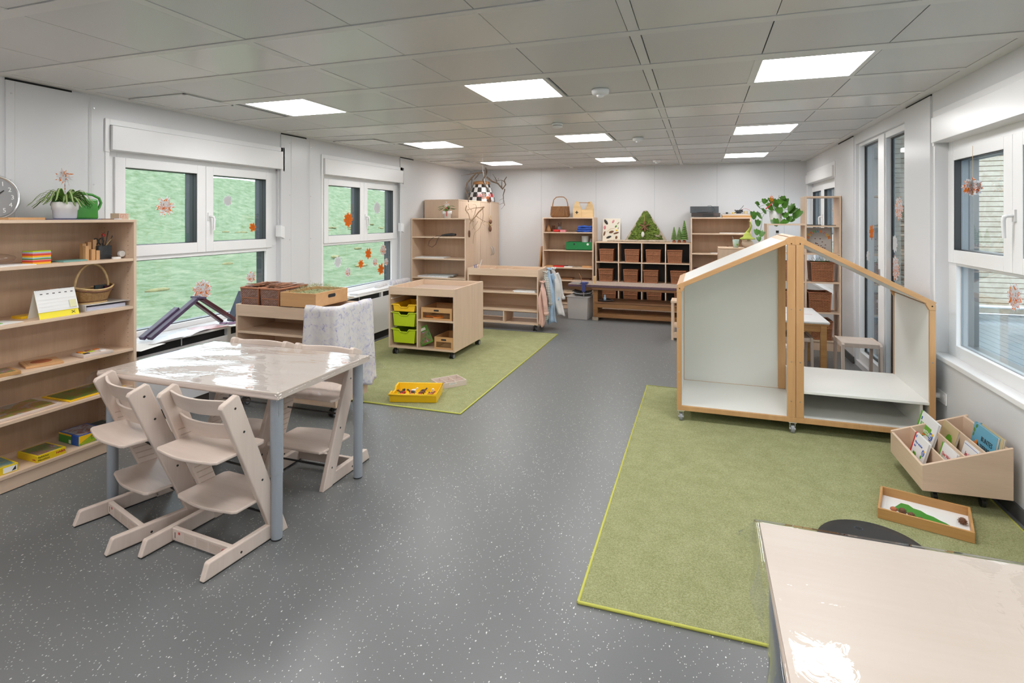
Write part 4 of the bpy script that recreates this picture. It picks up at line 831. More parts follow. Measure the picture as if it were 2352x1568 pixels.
bk2 = book('cream book tucked behind the light blue animal book', (1.534, 4.02, 0.125), .20, .212, .012, 'beige', rb(radians(-9), -pi/2), 'coverblue').scale = (1.35, 1, 1.43)
# ---------------------------------------------------------------- flat wooden tray on the rug
r_ = thing('wooden_tray', 'flat bamboo tray with white sheet and cones, lying on the green rug', 'tray', (1.158, 3.585, .008), radians(-17.5)); w2, d2 = .205, .155
part('tray_rim', 'bamboo', r_, lambda b: (b.box(-w2, w2, -d2, -d2+.012, 0, .056), b.box(-w2, w2, d2-.012, d2, 0, .056), b.box(-w2, -w2+.012, -d2+.012, d2-.012, 0, .056), b.box(w2-.012, w2, -d2+.012, d2-.012, 0, .056)), bevel=.002)
bx('tray_base', 'white', r_, -w2+.012, w2-.012, -d2+.012, d2-.012, .001, .008)
R_ = Matrix.Rotation(radians(-17.5), 3, 'Z')
def on_tray(x, y, z): v = R_ @ Vector((x, y, 0)); return (1.158+v.x, 3.585+v.y, .008+z)
o = bx('paper_sheet', 'paper', None, -.175, .14, -.12, .11, 0, .0012); o.location = on_tray(0, 0, .009); o.rotation_euler = (0, 0, radians(-20)); tag(o, 'white sheet of paper lying inside the bamboo tray', 'paper')
pts = []
for k in range(9): t_ = k/8; pts.append((-.12+.26*t_, .055*(1-t_)**.7+(.014 if k % 2 else -.004)*(1-t_)))
pts2 = [(x, -y) for x, y in pts[::-1]]
o = part('paper_tree', 'gbox2' if 'gbox2' in M else 'green', None, lambda b: b.prism(pts+pts2[1:], 'z', 0, .0015)); o.location = on_tray(-.01, -.005, .0105); o.rotation_euler = (0, 0, radians(-38)); tag(o, 'green cut-out paper fir tree lying in the bamboo tray', 'paper shape')
o = bx('picture_card', 'paper', None, -.045, .045, -.03, .03, 0, .002); o.location = on_tray(.03, -.085, .0125); o.rotation_euler = (0, 0, radians(-20)); tag(o, 'small white card with a dark twig on the paper fir tree', 'card')
def cone(lab, loc, s=1.0, name='pine_cone', rot=None):
    o = part(name, 'brown', None, lambda b: [b.blob((0, 0, .002+.016*s), (.016*s, .016*s, .018*s), n=8)]+[b.prism([(q*s*cos(a)*.7, q*s*sin(a)*.7), (q*1.25*s*cos(a+.3), q*1.25*s*sin(a+.3)), (q*s*cos(a+.6)*.7, q*s*sin(a+.6)*.7)], 'z', zz*s, zz*s+.002) for zz, q in ((.006, .016), (.013, .019), (.02, .018), (.027, .014)) for a in [k*pi/4+zz*60 for k in range(8)]])
    o.location = loc; o.rotation_euler = rot or (0, 0, 0); return tag(o, lab, 'cone')
cone('round brown cone alone in the far corner of the bamboo tray', on_tray(.165, .02, .0085), 1.0)
cone('brown cone beside the reddish chestnut in the bamboo tray', on_tray(-.095, -.060, .0125), 1.0, rot=(0, 0, 1)); cone('lighter brown cone in the middle of the row in the bamboo tray', on_tray(-.055, -.078, .0125), .9, rot=(0, 0, 2)); cone('smallest dark cone beside the white card in the bamboo tray', on_tray(-.015, -.092, .0125), .7)
o = part('chestnut', 'terra', None, lambda b: b.blob((0, 0, .012), (.018, .016, .012))); o.location = on_tray(-.135, -.048, .0125); tag(o, 'reddish chestnut at the left end of the row in the bamboo tray', 'chestnut')
part_t = part('twig_piece', 'brown', None, lambda b: b.tube([(0, 0, .003), (.02, .004, .005), (.032, -.003, .003)], .003, 5)); part_t.location = on_tray(.015, -.085, .0145); tag(part_t, 'short dark twig lying on the small white card', 'twig')
o = bx('paper_circle', 'linen', None, 0, 0.001, 0, .001, 0, .001); bpy.data.objects.remove(o)
# round black disc and cane basket beside the near table
r_ = thing('balance_disc', 'round black rubber disc with hole, half hidden behind the near table edge', 'disc', (.805, 3.145, .008))
part('disc_body', 'disc', r_, lambda b: b.lathe([(.235, 0), (.243, .006), (.243, .018), (.236, .026), (.18, .030), (0, .031)], n=64)); part('grip_hole', ['gap', 'anthracite'], r_, lambda b: (b.cyl((-.03, .14, .0285), .017, .0018, n=20), b.tube([(-.03+.018*cos(a*pi/10), .14+.018*sin(a*pi/10), .0295) for a in range(21)], .0025, 6, 1, caps=False)))
part('raised_rings', 'anthracite', r_, lambda b: [b.tube([(x+.032*cos(a*pi/8), y+.032*sin(a*pi/8), .0290) for a in range(17)], .0008, 4, caps=False) for x, y in ((.05, .13), (.13, .06), (-.10, .09))])
r_ = thing('cane_basket', 'open light cane basket on the rug behind the near table corner', 'basket', (1.375, 2.80, .008), .45)
part('woven_body', 'wick_honey', r_, lambda b: b.open_box(-.17, .17, -.13, .13, 0, .155, .010, taper=.02))
part('rim', 'cane', r_, lambda b: [b.tube([(-.175, -.135, z), (.175, -.135, z), (.175, .135, z), (-.175, .135, z), (-.175, -.135, z)], .009, 8) for z in (.158, .142)]); part('corner_binding', 'cane_red', r_, lambda b: b.tube([(-.17, .14, .14), (-.18, .14, .17), (-.165, .12, .165)], .005, 6))
part('split_canes', 'cane', r_, lambda b: [b.tube([(-.16+.05*k, -.125, .15), (-.16+.05*k+.03, .125, .155)], .004, 6) for k in range(7)])
# ---------------------------------------------------------------- yellow tray and sorting box on far rug
yt = plastic_tray('yellow plastic tray holding toy animals on the green rug', (-2.455, 4.485, .010), .34, .42, .078, 'yellow', radians(-74))
yt['label'] = 'yellow plastic tray full of toy animals standing on the rug'
r_ = thing('sorting_box', 'small pale wooden sorting box with six compartments lying on the rug', 'box', (-2.345, 4.925, .008), radians(51)); w2 = .145; d2 = .105
part('outer_frame', 'pale_x', r_, lambda b: (b.box(-w2, w2, -d2, -d2+.008, 0, .052), b.box(-w2, w2, d2-.008, d2, 0, .052), b.box(-w2, -w2+.008, -d2+.008, d2-.008, 0, .052), b.box(w2-.008, w2, -d2+.008, d2-.008, 0, .052)), bevel=.001)
bx('base', 'pale_x', r_, -w2+.008, w2-.008, -d2+.008, d2-.008, .001, .007)
for x in (-.05, .046): bx('divider', 'pale_x', r_, x, x+.004, -d2+.008, d2-.008, .007, .042)
bx('divider', 'pale_x', r_, -w2+.008, w2-.008, -.002, .002, .007, .042)
lb_ = bx('label_strip', 'paper', r_, -.04, .035, -d2-.0006, -d2, .03, .042); bx('printed_line', 'darkgrey', lb_, -.032, .025, -d2-.0009, -d2-.0006, .0345, .0375)
def animal(m_, lab, x, y, rz, s=1.0, ears=False):
    r_ = thing('toy_animal', lab, 'toy animal', (x, y, .017), rz, 'toy animals in the yellow tray')
    part('body', m_, r_, lambda b: (b.blob((0, 0, .030*s), (.030*s, .013*s, .013*s)), [b.tube([(sx*.018*s, sy*.007*s, .026*s), (sx*.02*s, sy*.008*s, .001)], .0042*s, 6) for sx in (-1, 1) for sy in (-1, 1)], b.tube([(-.027*s, 0, .034*s), (-.038*s, .002, .022*s)], .002*s, 5)))
    part('head', m_, r_, lambda b: (b.tube([(.022*s, 0, .034*s), (.034*s, 0, .048*s)], .007*s, 7), b.blob((.040*s, 0, .050*s), (.012*s, .008*s, .008*s), n=8)))
    return r_
AN = [('black', 'black toy animal with thin horns'), ('brown', 'brown toy horse'), ('red', 'red-brown toy animal'), ('green2', 'bright green toy animal'), ('paper', 'white toy animal'), ('darkgrey', 'dark grey toy animal'), ('terra', 'terracotta toy animal'), ('orange', 'orange toy animal')]
rb_ = Matrix.Rotation(radians(-74), 3, 'Z')
for i, (m_, lb) in enumerate(AN*2):
    u, v = -.09+.06*(i % 4), -.14+.09*(i//4); q = rb_ @ Vector((u+rnd.uniform(-.012, .012), v, 0))
    lab = '%s lying in the yellow tray, %s' % (lb, 'toward the notched end' if i < 8 else 'toward the closed end')
    animal(m_, lab, -2.455+q.x, 4.485+q.y, rnd.uniform(0, 6), rnd.uniform(.75, 1.0))

# ================================================================ things on the tall bookcase beside the window
def slab(name, lab, cat, mt, x0, x1, y0, y1, z0, z1, rz=0, bevel=0, group=None):
    b = MB(); cx, cy = (x0+x1)/2, (y0+y1)/2; b.box(x0-cx, x1-cx, y0-cy, y1-cy, 0, z1-z0); o = b.build(name, mt, bevel=bevel); o.location = (cx, cy, z0); o.rotation_euler = (0, 0, rz); return tag(o, lab, cat, group)
ZT = 1.636
r_ = thing('wall_clock', 'round silver and grey clock leaning on the wall on top of the tall bookcase', 'clock', (-4.22, 2.222, ZT+.142), 0, rot=(0, radians(-6), 0))
def ringx(b, prof, mi=0, n=64):
    R_ = [[b.bm.verts.new((x, q*cos(2*pi*j/n), q*sin(2*pi*j/n))) for j in range(n)] for q, x in prof]
    for A, B_ in zip(R_, R_[1:]):
        for j in range(n): f = b.bm.faces.new((A[j], A[(j+1) % n], B_[(j+1) % n], B_[j])); f.smooth = True; f.material_index = mi
part('clock_rim', 'chrome', r_, lambda b: ringx(b, [(.128, 0), (.140, .003), (.142, .018), (.139, .027), (.133, .028), (.127, .020)]))
part('dial', plain('clock_dial', (.27, .27, .275), .5), r_, lambda b: b.cyl((.004, 0, 0), .129, .016, 'x', 64))
for h in range(1, 13):
    a = pi/2-h*pi/6; text(str(h), .040, 'white', r_, (.0206, .098*cos(a), .098*sin(a)-.014), (pi/2, 0, pi/2), 'numeral', align='CENTER')
for nm, a, L_, q in (('hour_hand', pi/2-1.72*pi/6, .066, .003), ('minute_hand', pi/2-8.4*pi/6, .10, .0025)):
    part(nm, 'black', r_, lambda b: b.tube([(.024, -.02*cos(a), -.02*sin(a)), (.024, L_*cos(a), L_*sin(a))], q, 6))
slab('wooden_board', 'flat brown wooden board beneath the clock on the tall bookcase', 'board', 'honey_x', -4.18, -4.02, 2.20, 2.40, ZT, ZT+.014)
slab('folder', 'flat dark blue folder under the white plant pot on the tall bookcase', 'folder', plain('dark_blue_folder', (.05, .05, .16), .5), -4.20, -3.97, 2.42, 2.74, ZT, ZT+.004)
r_ = thing('potted_spider_plant', 'striped spider plant in white pot with a paper flower, on the tall bookcase', 'plant', (-4.08, 2.555, ZT+.0045))
part('plant_pot', 'ceramic', r_, lambda b: b.lathe([(.058, 0), (.064, .006), (.068, .060), (.073, .064), (.076, .112), (.071, .114), (.068, .104), (0, .100)], n=40))
def blades(b):
    for k in range(46):
        a = rnd.uniform(0, 2*pi); L_ = rnd.uniform(.10, .20); up = rnd.uniform(.03, .085); n = 9; pts = []
        for i in range(n):
            t_ = i/(n-1); pts.append(Vector((cos(a)*L_*t_**.9*.95, sin(a)*L_*t_**.9, .105+up*math.sin(min(1, t_*1.15)*pi*.8)*1.2-max(0, t_-.45)**1.6*L_*.75)))
        side = Vector((-sin(a), cos(a), 0)); wds = [.004+.0055*math.sin(pi*min(1, .15+t_/(n-1)*.85)) for t_ in range(n)]
        for sgn, mi in ((1, 0), (0, 1)):
            A = [b.bm.verts.new(p+side*wd*(1 if sgn else .32)+Vector((0, 0, .0 if sgn else .0012))) for p, wd in zip(pts, wds)]; B_ = [b.bm.verts.new(p-side*wd*(1 if sgn else .32)+Vector((0, 0, .0 if sgn else .0012))) for p, wd in zip(pts, wds)]
            for i in range(n-1): f = b.bm.faces.new((A[i], A[i+1], B_[i+1], B_[i])); f.material_index = mi; f.smooth = True
part('foliage', ['leaf_s', 'leaf_w'], r_, blades, solid=.0012)
def paper_flower(par, p, s=.06, n=12, m_='star_m'):
    part('paper_flower', m_, par, lambda b: [b.prism([(p[0], p[2]), (p[0]+s*cos(a), p[2]+s*sin(a)), (p[0]+s*.5*cos(a+.5), p[2]+s*.5*sin(a+.5))], 'y', p[1]-.002+.003*(k % 4), p[1]-.0008+.003*(k % 4)) for k, a in enumerate([i*2*pi/n for i in range(n)])]).rotation_euler = (0, 0, 0)
fl = MB()
for k in range(16):
    a = k*2*pi/16; s_ = .062*(1 if k % 2 else .8); d = Vector((rnd.uniform(-.3, .3), cos(a), sin(a))); q = Vector((0, cos(a+.45), sin(a+.45))); c = Vector((0, -.005, .285))
    vs = [fl.bm.verts.new(c+v) for v in (Vector((0, 0, 0)), q*s_*.55, d*s_)]; fl.bm.faces.new(vs)
fl.tube([(0, 0, .11), (0, 0, .24)], .0025, 5); fl.build('paper_flower', 'star_m', r_, solid=.001)
r_ = thing('watering_can', 'green plastic watering can behind the spider plant on the tall bookcase', 'watering can', (-4.19, 2.755, ZT+.001))
part('can_body', 'green', r_, lambda b: b.prism([(-.125, 0), (.065, 0), (.060, .145), (-.075, .150)], 'x', -.05, .05), bevel=.012)
part('handle', 'green', r_, lambda b: b.tube([(0, -.10, .17), (0, -.02, .185), (0, .05, .178), (0, .098, .155), (0, .112, .12), (0, .098, .085), (0, .064, .045)], .0095, 8)); part('spout', 'green', r_, lambda b: b.tube([(0, -.10, .02), (0, -.20, .14)], [.018, .010], 8))
part('embossed_flower', 'green', r_, lambda b: [b.tube([(.051, -.01+.018*cos(q)+.009*cos(a), .10+.018*sin(q)+.009*sin(a)) for a in [i*pi/5 for i in range(11)]], .0015, 4, caps=False) for q in [j*2*pi/5 for j in range(5)]])
r_ = thing('carton', 'small beige carton with red drawings on the corner of the tall bookcase', 'box', (-4.03, 2.92, ZT), 0)
bx('carton_body', plain('beige_carton', (.62, .46, .35), .6), r_, -.045, .045, -.065, .005, 0, .044); part('drawn_lines', 'red', r_, lambda b: [b.tube(p, .0009, 4) for p in ([(.0455, -.055, .008), (.0455, -.055, .036), (.0455, -.015, .036), (.0455, -.015, .008)], [(.0455, -.045, .012), (.0455, -.035, .03), (.0455, -.03, .014)], [(.0455, -.006, .034), (.0455, .001, .034)], [(.0455, -.006, .022), (.0455, .001, .022)], [(.0455, -.006, .010), (.0455, .001, .010)])])
slab('dried_flower', 'small dried pinkish flower lying beside the carton on the tall bookcase', 'dried flower', 'star_w', -4.00, -3.96, 2.80, 2.855, ZT, ZT+.008); slab('bark_piece', 'flat brown bark piece lying before the watering can', 'bark', 'brown', -4.0, -3.96, 2.72, 2.80, ZT, ZT+.005)
# shelf at z 1.352
Z1 = 1.3525
r_ = thing('sticky_notes', 'cube of rainbow striped note paper on the upper shelf of the tall bookcase', 'note cube', (-4.06, 2.375, Z1), .08)
for k, m_ in enumerate(('yellow', 'orange', 'red', 'pink', 'green', 'skyblue', 'yellow', 'orange', 'red', 'pink', 'skyblue', 'lime')): bx('paper_layer', m_, r_, -.045, .045, -.055, .055, k*.007, k*.007+.0068)
slab('notebook', 'thin teal notebook lying right of the note cube on the upper shelf', 'notebook', plain('teal_cover', (.16, .36, .33), .5), -4.12, -4.0, 2.49, 2.645, Z1, Z1+.009, .05)
slab('paper_stack', 'loose white papers on the upper shelf left of the note cube', 'papers', 'paper', -4.15, -3.95, 1.95, 2.31, Z1, Z1+.005, .03)
o = part('plastic_bag', 'film', None, lambda b: b.blob((0, 0, .03), (.06, .12, .035), n=16, jit=.06)); o.location = (-4.13, 2.18, Z1+.008); tag(o, 'crumpled clear plastic bag on the papers of the upper shelf', 'bag')
r_ = thing('block_holder', 'small wooden block organizer standing before the pen holder', 'organizer', (-4.06, 2.70, Z1))
for (x0, y0, h_) in ((0, -.045, .10), (.012, -.012, .075), (.012, .018, .065), (-.04, -.04, .115), (-.04, -.005, .125), (-.04, .03, .14)): bx('wooden_block', 'honey', r_, x0, x0+.03, y0, y0+.024, 0, h_)
r_ = thing('pen_holder', 'black mesh pen holder with scissors and pencils on the upper shelf', 'pen holder', (-4.08, 2.795, Z1))
part('holder', 'smoke', r_, lambda b: (b.box(-.04, .04, -.045, .045, 0, .002), b.box(.038, .04, -.045, .045, .002, .095), b.box(-.04, -.038, -.045, .045, .002, .095), b.box(-.038, .038, -.045, -.043, .002, .095), b.box(-.038, .038, .043, .045, .002, .095)))
bx('base', 'black', r_, -.041, .041, -.046, .046, .0, .03)
def own(name, lab, cat, mt, loc, fn, rz=0, group=None, rot=None, **kw):
    o = part(name, mt, None, fn, **kw); o.location = loc; o.rotation_euler = rot or (0, 0, rz); return tag(o, lab, cat, group)
own('scissors', 'black handled scissors standing in the pen holder', 'scissors', 'black', (-4.08, 2.775, Z1+.035), lambda b: (b.box(-.004, .004, -.01, .01, 0, .06), b.tube([(0, -.018+.016*cos(a*pi/8), .09+.022*sin(a*pi/8)) for a in range(17)], .0045, 6, caps=False), b.tube([(0, .018+.016*cos(a*pi/8), .09+.022*sin(a*pi/8)) for a in range(17)], .0045, 6, caps=False)))
for i, (dy, dz, ty, m_, nm, lab) in enumerate(((.02, .165, .035, 'black', 'pencil', 'long dark pencil leaning to the far side of the pen holder'), (.03, .13, .055, 'black', 'pencil', 'shorter dark pencil leaning lowest in the pen holder'), (.0, .14, .012, 'darkgrey', 'pen', 'dark pen standing upright in the pen holder'), (-.02, .11, .10, 'cane', 'wooden_stick', 'thin wooden stick lying across the pen holder'))):
    own(nm, lab, 'pen', [m_], (-4.06, 2.795, Z1+.035), lambda b: b.tube([(0, dy-.02, 0), (0, dy-.02+ty, dz)], .0035, 6))
own('ladybird_pen', 'pen with a red beetle figure on top in the pen holder', 'pen', ['black', 'red'], (-4.07, 2.80, Z1+.035), lambda b: (b.tube([(0, 0, 0), (0, 0, .12)], .004, 6), b.blob((0, 0, .135), (.011, .011, .013), 1), b.tube([(0, -.004, .146), (0, -.010, .158)], .001, 4), b.tube([(0, .004, .146), (0, .010, .158)], .001, 4)))
own('tape_roll', 'clear sticky tape roll standing at the end of the upper shelf', 'tape', ['film_flat', 'ceramic'], (-4.02, 2.895, Z1), lambda b: (b.cyl((-.008, 0, .032), .031, .018, 'x', 24), b.tube([(-.010, 0, .032), (.012, 0, .032)], .022, 18, 1)))
own('tape_disc', 'low round white tape disc lying before the clear tape roll', 'tape', 'ceramic', (-3.985, 2.835, Z1), lambda b: b.cyl((0, 0, 0), .028, .014, n=24))
# shelf at z 1.003
Z2 = 1.0035
r_ = thing('desk_calendar', 'white desk calendar with yellow foot standing on the tall bookcase', 'calendar', (-4.0, 2.447, Z2))
def leaf_(x0, z0, x1, z1, w_, t=.0015): return lambda b: b.prism([(x0, z0), (x1, z1), (x1+t, z1), (x0+t, z0)], 'y', -w_/2, w_/2)
part('front_board', 'yellow2' if 'yellow2' in M else plain('lemon_card', (.80, .68, .01), .4), r_, leaf_(.045, 0, -.012, .175, .235)); part('back_board', 'paper', r_, leaf_(-.07, 0, -.014, .175, .235))
part('calendar_page', 'paper', r_, leaf_(.036, .040, -.010, .178, .238, .002)); part('wire_binding', 'darkgrey', r_, lambda b: [b.tube([(-.013+.006*cos(a), y, .176+.006*sin(a)) for a in [q*pi/4 for q in range(9)]], .0008, 4, caps=False) for y in [-.11+.010*k for k in range(23) if not 8 < k < 14]])
sl = math.atan2(.178-.040, .046)
for k in range(6):
    y = -.09+.036*k; part('day_mark', 'darkgrey', r_, lambda b: b.prism([(.0012, .1500), (-.0006, .1555), (.0002, .1558), (.0020, .1503)], 'y', y, y+.014))
part('yellow_note', plain('pale_note', (.70, .68, .40), .6), r_, lambda b: b.prism([(.0365, .052), (.022, .100), (.0228, .1003), (.0373, .0523)], 'y', .068, .108))
part('printed_lines', 'linen', r_, lambda b: [b.prism([(.0382-.0133*k*.55, .052+.04*k*.55), (.0379-.0133*k*.55, .0528+.04*k*.55), (.0387-.0133*k*.55, .053+.04*k*.55), (.039-.0133*k*.55, .0522+.04*k*.55)], 'y', -.11, .11) for k in range(4)])
part('cross_logo', 'black', r_, lambda b: [b.tube([(.0425, .085+s*.010, .012), (.0375, .085-s*.010, .028)], .0018, 4) for s in (-1, 1)]+[b.tube([(.0425, .072, .014+q), (.0425, .079, .014+q)], .0013, 4) for q in (0, .012)])
slab('yellow_book', 'flat yellow book lying behind the desk calendar', 'book', 'yellow', -4.18, -4.08, 2.30, 2.50, Z2, Z2+.016)
r_ = thing('ring_binder', 'flat white ring binder under the wicker basket on the tall bookcase', 'binder', (-4.07, 2.785, Z2), -.08)
part('cover', 'linen', r_, lambda b: (b.box(-.14, .10, -.15, .14, 0, .003), b.box(-.14, .10, -.15, .14, .040, .043), b.box(-.14, .10, -.153, -.150, 0, .043)), bevel=.001)
bx('papers', plain('bluish_papers', (.55, .55, .66), .7), r_, -.13, .085, -.14, .115, .004, .026); bx('spine_dot', 'black', r_, .0, .008, -.1545, -.1528, .018, .026)
r_ = thing('handled_basket', 'oval light wicker basket with tall arched handle on the white binder', 'basket', (-4.075, 2.725, Z2+.0438), .0)
def bskt(b):
    n = 36; prof = [(.075, 0), (.088, .01), (.105, .055), (.130, .105)]; rings = []
    for (q, z) in prof: rings.append([b.bm.verts.new((q*.72*cos(2*pi*j/n), q*1.05*sin(2*pi*j/n), z*(1-.12*cos(4*pi*j/n)) if z > .02 else z)) for j in range(n)])
    for A, B_ in zip(rings, rings[1:]):
        for j in range(n): f = b.bm.faces.new((A[j], A[(j+1) % n], B_[(j+1) % n], B_[j])); f.smooth = True
    b.bm.faces.new(rings[0][::-1])
part('woven_body', 'wick_honey', r_, bskt, solid=.006)
part('rim', ['cane', 'brown'], r_, lambda b: [b.tube([(.130*.72*cos(a)*k_, .130*1.05*sin(a)*k_, (.105+dz)*(1-.12*cos(2*a))) for a in [j*2*pi/36 for j in range(37)]], .006, 6, mi, caps=False) for dz, k_, mi in ((.004, 1.0, 0), (-.012, .985, 1))]+[b.tube([(.09*.72*cos(a), .09*1.05*sin(a), z) for a in [j*2*pi/36 for j in range(37)]], .005, 6, mi, caps=False) for z, mi in ((.004, 0), (.018, 1))])
part('arched_handle', 'cane', r_, lambda b: b.tube([(0, -.115*cos(a), .10+.175*sin(a)) for a in [j*pi/14 for j in range(15)]], .0085, 8))
slab('photo_card', 'dark photo cards standing in the handled basket', 'photos', 'darkcover', -4.08, -4.065, 2.74, 2.82, Z2+.10, Z2+.165, .1); slab('red_card', 'dark red card lying in the handled basket beside the photos', 'card', 'maroon', -4.07, -4.05, 2.80, 2.86, Z2+.12, Z2+.155, .05)
slab('paper_sheet', 'white sheet with green print at the near end of the calendar shelf', 'paper', 'paper', -4.12, -3.96, 2.00, 2.245, Z2, Z2+.002, .12); slab('green_leaflet', 'small green leaflet lying on the white sheet of the calendar shelf', 'leaflet', 'green2', -4.08, -4.0, 2.05, 2.16, Z2+.0022, Z2+.005, .1)
# puzzles, games
def puzzle(lab, x0, x1, y0, y1, z, h_, frame, art, rz=0, m_=.02, name='wooden_puzzle'):
    r_ = thing(name, lab, 'puzzle', ((x0+x1)/2, (y0+y1)/2, z), rz); a, c = (x1-x0)/2, (y1-y0)/2
    bx('frame', frame, r_, -a, a, -c, c, 0, h_, bevel=.002); bx('puzzle_picture', art, r_, -a+m_, a-m_, -c+m_, c-m_, h_, h_+.0015); return r_
Z3 = .6975; M['ring'] = plain('orange_red_circle', (.35, .09, .03), .5)
r_ = puzzle('wooden puzzle with a round red picture, in the middle of the third shelf', -4.17, -3.965, 2.31, 2.50, Z3, .014, 'honey_x', 'honey', -.35)
part('round_picture', 'ring', r_, lambda b: b.cyl((0, 0, .0155), .055, .001, n=30))
r_ = puzzle('pale wooden puzzle with small coloured knobs, last on the third shelf', -4.09, -3.935, 2.595, 2.78, Z3, .018, 'pale_x', 'pale_x', -.12)
for k in range(7): part('puzzle_knob', ['orange', 'yellow', 'black', 'terra', 'lime', 'paper', 'orange'][k], r_, lambda b: b.box(-.06+.02*(k % 3)*2, -.04+.02*(k % 3)*2+.01, -.07+.05*(k//2.2), -.04+.05*(k//2.2), .0195, .023))
puzzle('orange framed puzzle with dark picture, nearest on the third shelf', -4.12, -3.94, 2.0, 2.23, Z3, .02, 'bamboo', 'print', -.2)
puzzle('large pale framed forest puzzle, nearest on the fourth shelf', -4.25, -3.955, 2.05, 2.46, .4245, .014, 'pale_x', 'puzzle1', 0)
puzzle('large yellow framed green puzzle, beside the forest puzzle', -4.235, -3.955, 2.505, 2.875, .4245, .007, 'yellow', 'puzzle2', 0)
def game(lab, x, y, z, dx, dy, h_, c, art, rz, extra=None, name='game_box'):
    r_ = thing(name, lab, 'game box', (x, y, z), rz, None)
    bx('box_lid', c, r_, -dx/2, dx/2, -dy/2, dy/2, 0, h_, bevel=.0015); bx('cover_art', art, r_, -dx/2+.012, dx/2-.012, -dy/2+.012, dy/2-.012, h_, h_+.001)
    if extra: extra(r_, dx, dy, h_)
M['lemon'] = plain('lemon_box', (.72, .52, .01), .35); M['royal'] = plain('royal_blue', (.01, .08, .38), .35); Z5 = .1055
def g1(r_, dx, dy, h_):
    text('HABA', .020, 'maroon2', r_, (dx/2+.0006, dy/2-.058, .018), (pi/2, 0, pi/2), 'brand_lettering', bold=.0004); text('Äpfelchen', .015, 'black', r_, (dx/2+.0006, -dy/2+.006, .026), (pi/2, 0, pi/2), 'title'); text('Mäusehaus', .015, 'black', r_, (dx/2+.0006, -dy/2+.006, .008), (pi/2, 0, pi/2), 'title'); text('HABA', .013, 'maroon2', r_, (dx/2-.045, -dy/2-.0006, .012), (pi/2, 0, 0), 'brand_lettering')
M['maroon2'] = plain('crimson_print', (.40, .01, .03), .5)
game('yellow game box with crimson and black lettering on the lowest shelf', -4.045, 2.395, Z5, .205, .165, .042, 'lemon', 'print', -.04, g1)
def g2(r_, dx, dy, h_):
    bx('side_picture', picture('lawn_print', [(.06, .20, .01), (.20, .40, .02), (.45, .42, .02)], 25), r_, dx/2, dx/2+.0008, -dy/2+.002, dy*.12, .002, h_-.002)
    part('yellow_corner', 'yellow', r_, lambda b: b.prism([(-dy/2+.002, h_-.002), (dy*.10, h_-.002), (-dy/2+.002, .012)], 'x', dx/2+.0008, dx/2+.0014))
    text('Ravensburger', .0135, 'paper', r_, (dx/2+.0008, dy*.16, h_-.020), (pi/2, 0, pi/2), 'brand_lettering', bold=.0003); part('orange_dot', 'orange', r_, lambda b: b.cyl((dx/2+.001, dy*.02, h_*.6), .007, .0008, 'x', 16))
    bx('side_stripe', 'green', r_, -dx/2+.002, dx*.15, -dy/2-.0008, -dy/2, .002, h_-.012); bx('yellow_stripe', 'yellow', r_, -dx/2+.002, dx*.15, -dy/2-.0008, -dy/2, h_-.012, h_-.001); bx('printed_code', 'paper', r_, dx*.02, dx*.13, -dy/2-.0014, -dy/2-.0008, .006, .03)
game('blue and green game box with white lettering on the lowest shelf', -4.075, 2.665, Z5, .225, .175, .066, 'royal', picture('panel_print', [(.02, .02, .02), (.25, .10, .08), (.30, .34, .38), (.42, .36, .32)], 22), -.08, g2)
def g3(r_, dx, dy, h_):
    bx('white_label', 'paper', r_, dx/2, dx/2+.0008, dy/2-.075, dy/2-.008, .006, h_-.006); part('arrow_mark', 'black', r_, lambda b: b.prism([(dy/2-.034, .009), (dy/2-.012, .012), (dy/2-.014, .036)], 'x', dx/2+.0008, dx/2+.0014)); text('memory', .022, 'orange', r_, (dx/2+.0008, -dy/2+.008, .010), (pi/2, 0, pi/2), 'title')
game('yellow game box with white label, nearest on the lowest shelf', -4.06, 2.13, Z5, .20, .19, .045, 'lemon', picture('round_print', [(.62, .46, .02), (.10, .25, .30), (.40, .32, .10)], 9), -.12, g3)
game('pale green game box at the far end of the lowest shelf', -4.12, 2.825, Z5, .17, .11, .046, plain('pale_green_box', (.30, .34, .22), .5), 'darkcover', -.1)
# ---------------------------------------------------------------- window board under the near window
ZS = .6525
def sheet(name, lab, mt, x, y, w_, l_, rz, lift=.02, cat='newspaper'):
    b = MB(); ph = rnd.random()*6
    b.grid(lambda u, v: ((u-.5)*w_, (v-.5)*l_, .0015+lift*max(0, math.sin(u*4+ph)*.5+.2)*(v*(1-v))*2+lift*(u > .85)*.2), 10, 12); o = b.build(name, mt, solid=.0012); o.location = (x, y, ZS); o.rotation_euler = (0, 0, rz); return tag(o, lab, cat)
sheet('newspaper', 'newspaper page with a blue drawing, nearest on the window board', 'paper', -4.10, 3.06, .30, .26, .25)
sheet('newspaper', 'bluish newspaper page under the purple boards on the window board', 'news', -4.17, 3.30, .22, .30, .1); sheet('newspaper', 'curled newspaper page with coloured photos between the purple boards', 'news', -4.17, 3.58, .24, .32, .3, .05)
sheet('newspaper', 'red newspaper page under the far foot of the purple boards', 'newsred', -4.22, 3.83, .22, .26, -.2); sheet('newspaper', 'white newspaper edge beside the baskets on the window board', 'paper', -4.12, 4.15, .18, .42, .05)
r_ = thing('painted_boards', 'dark purple painted boards joined as a peak on the window board', 'painted boards', (-4.22, 3.25, ZS+.012))
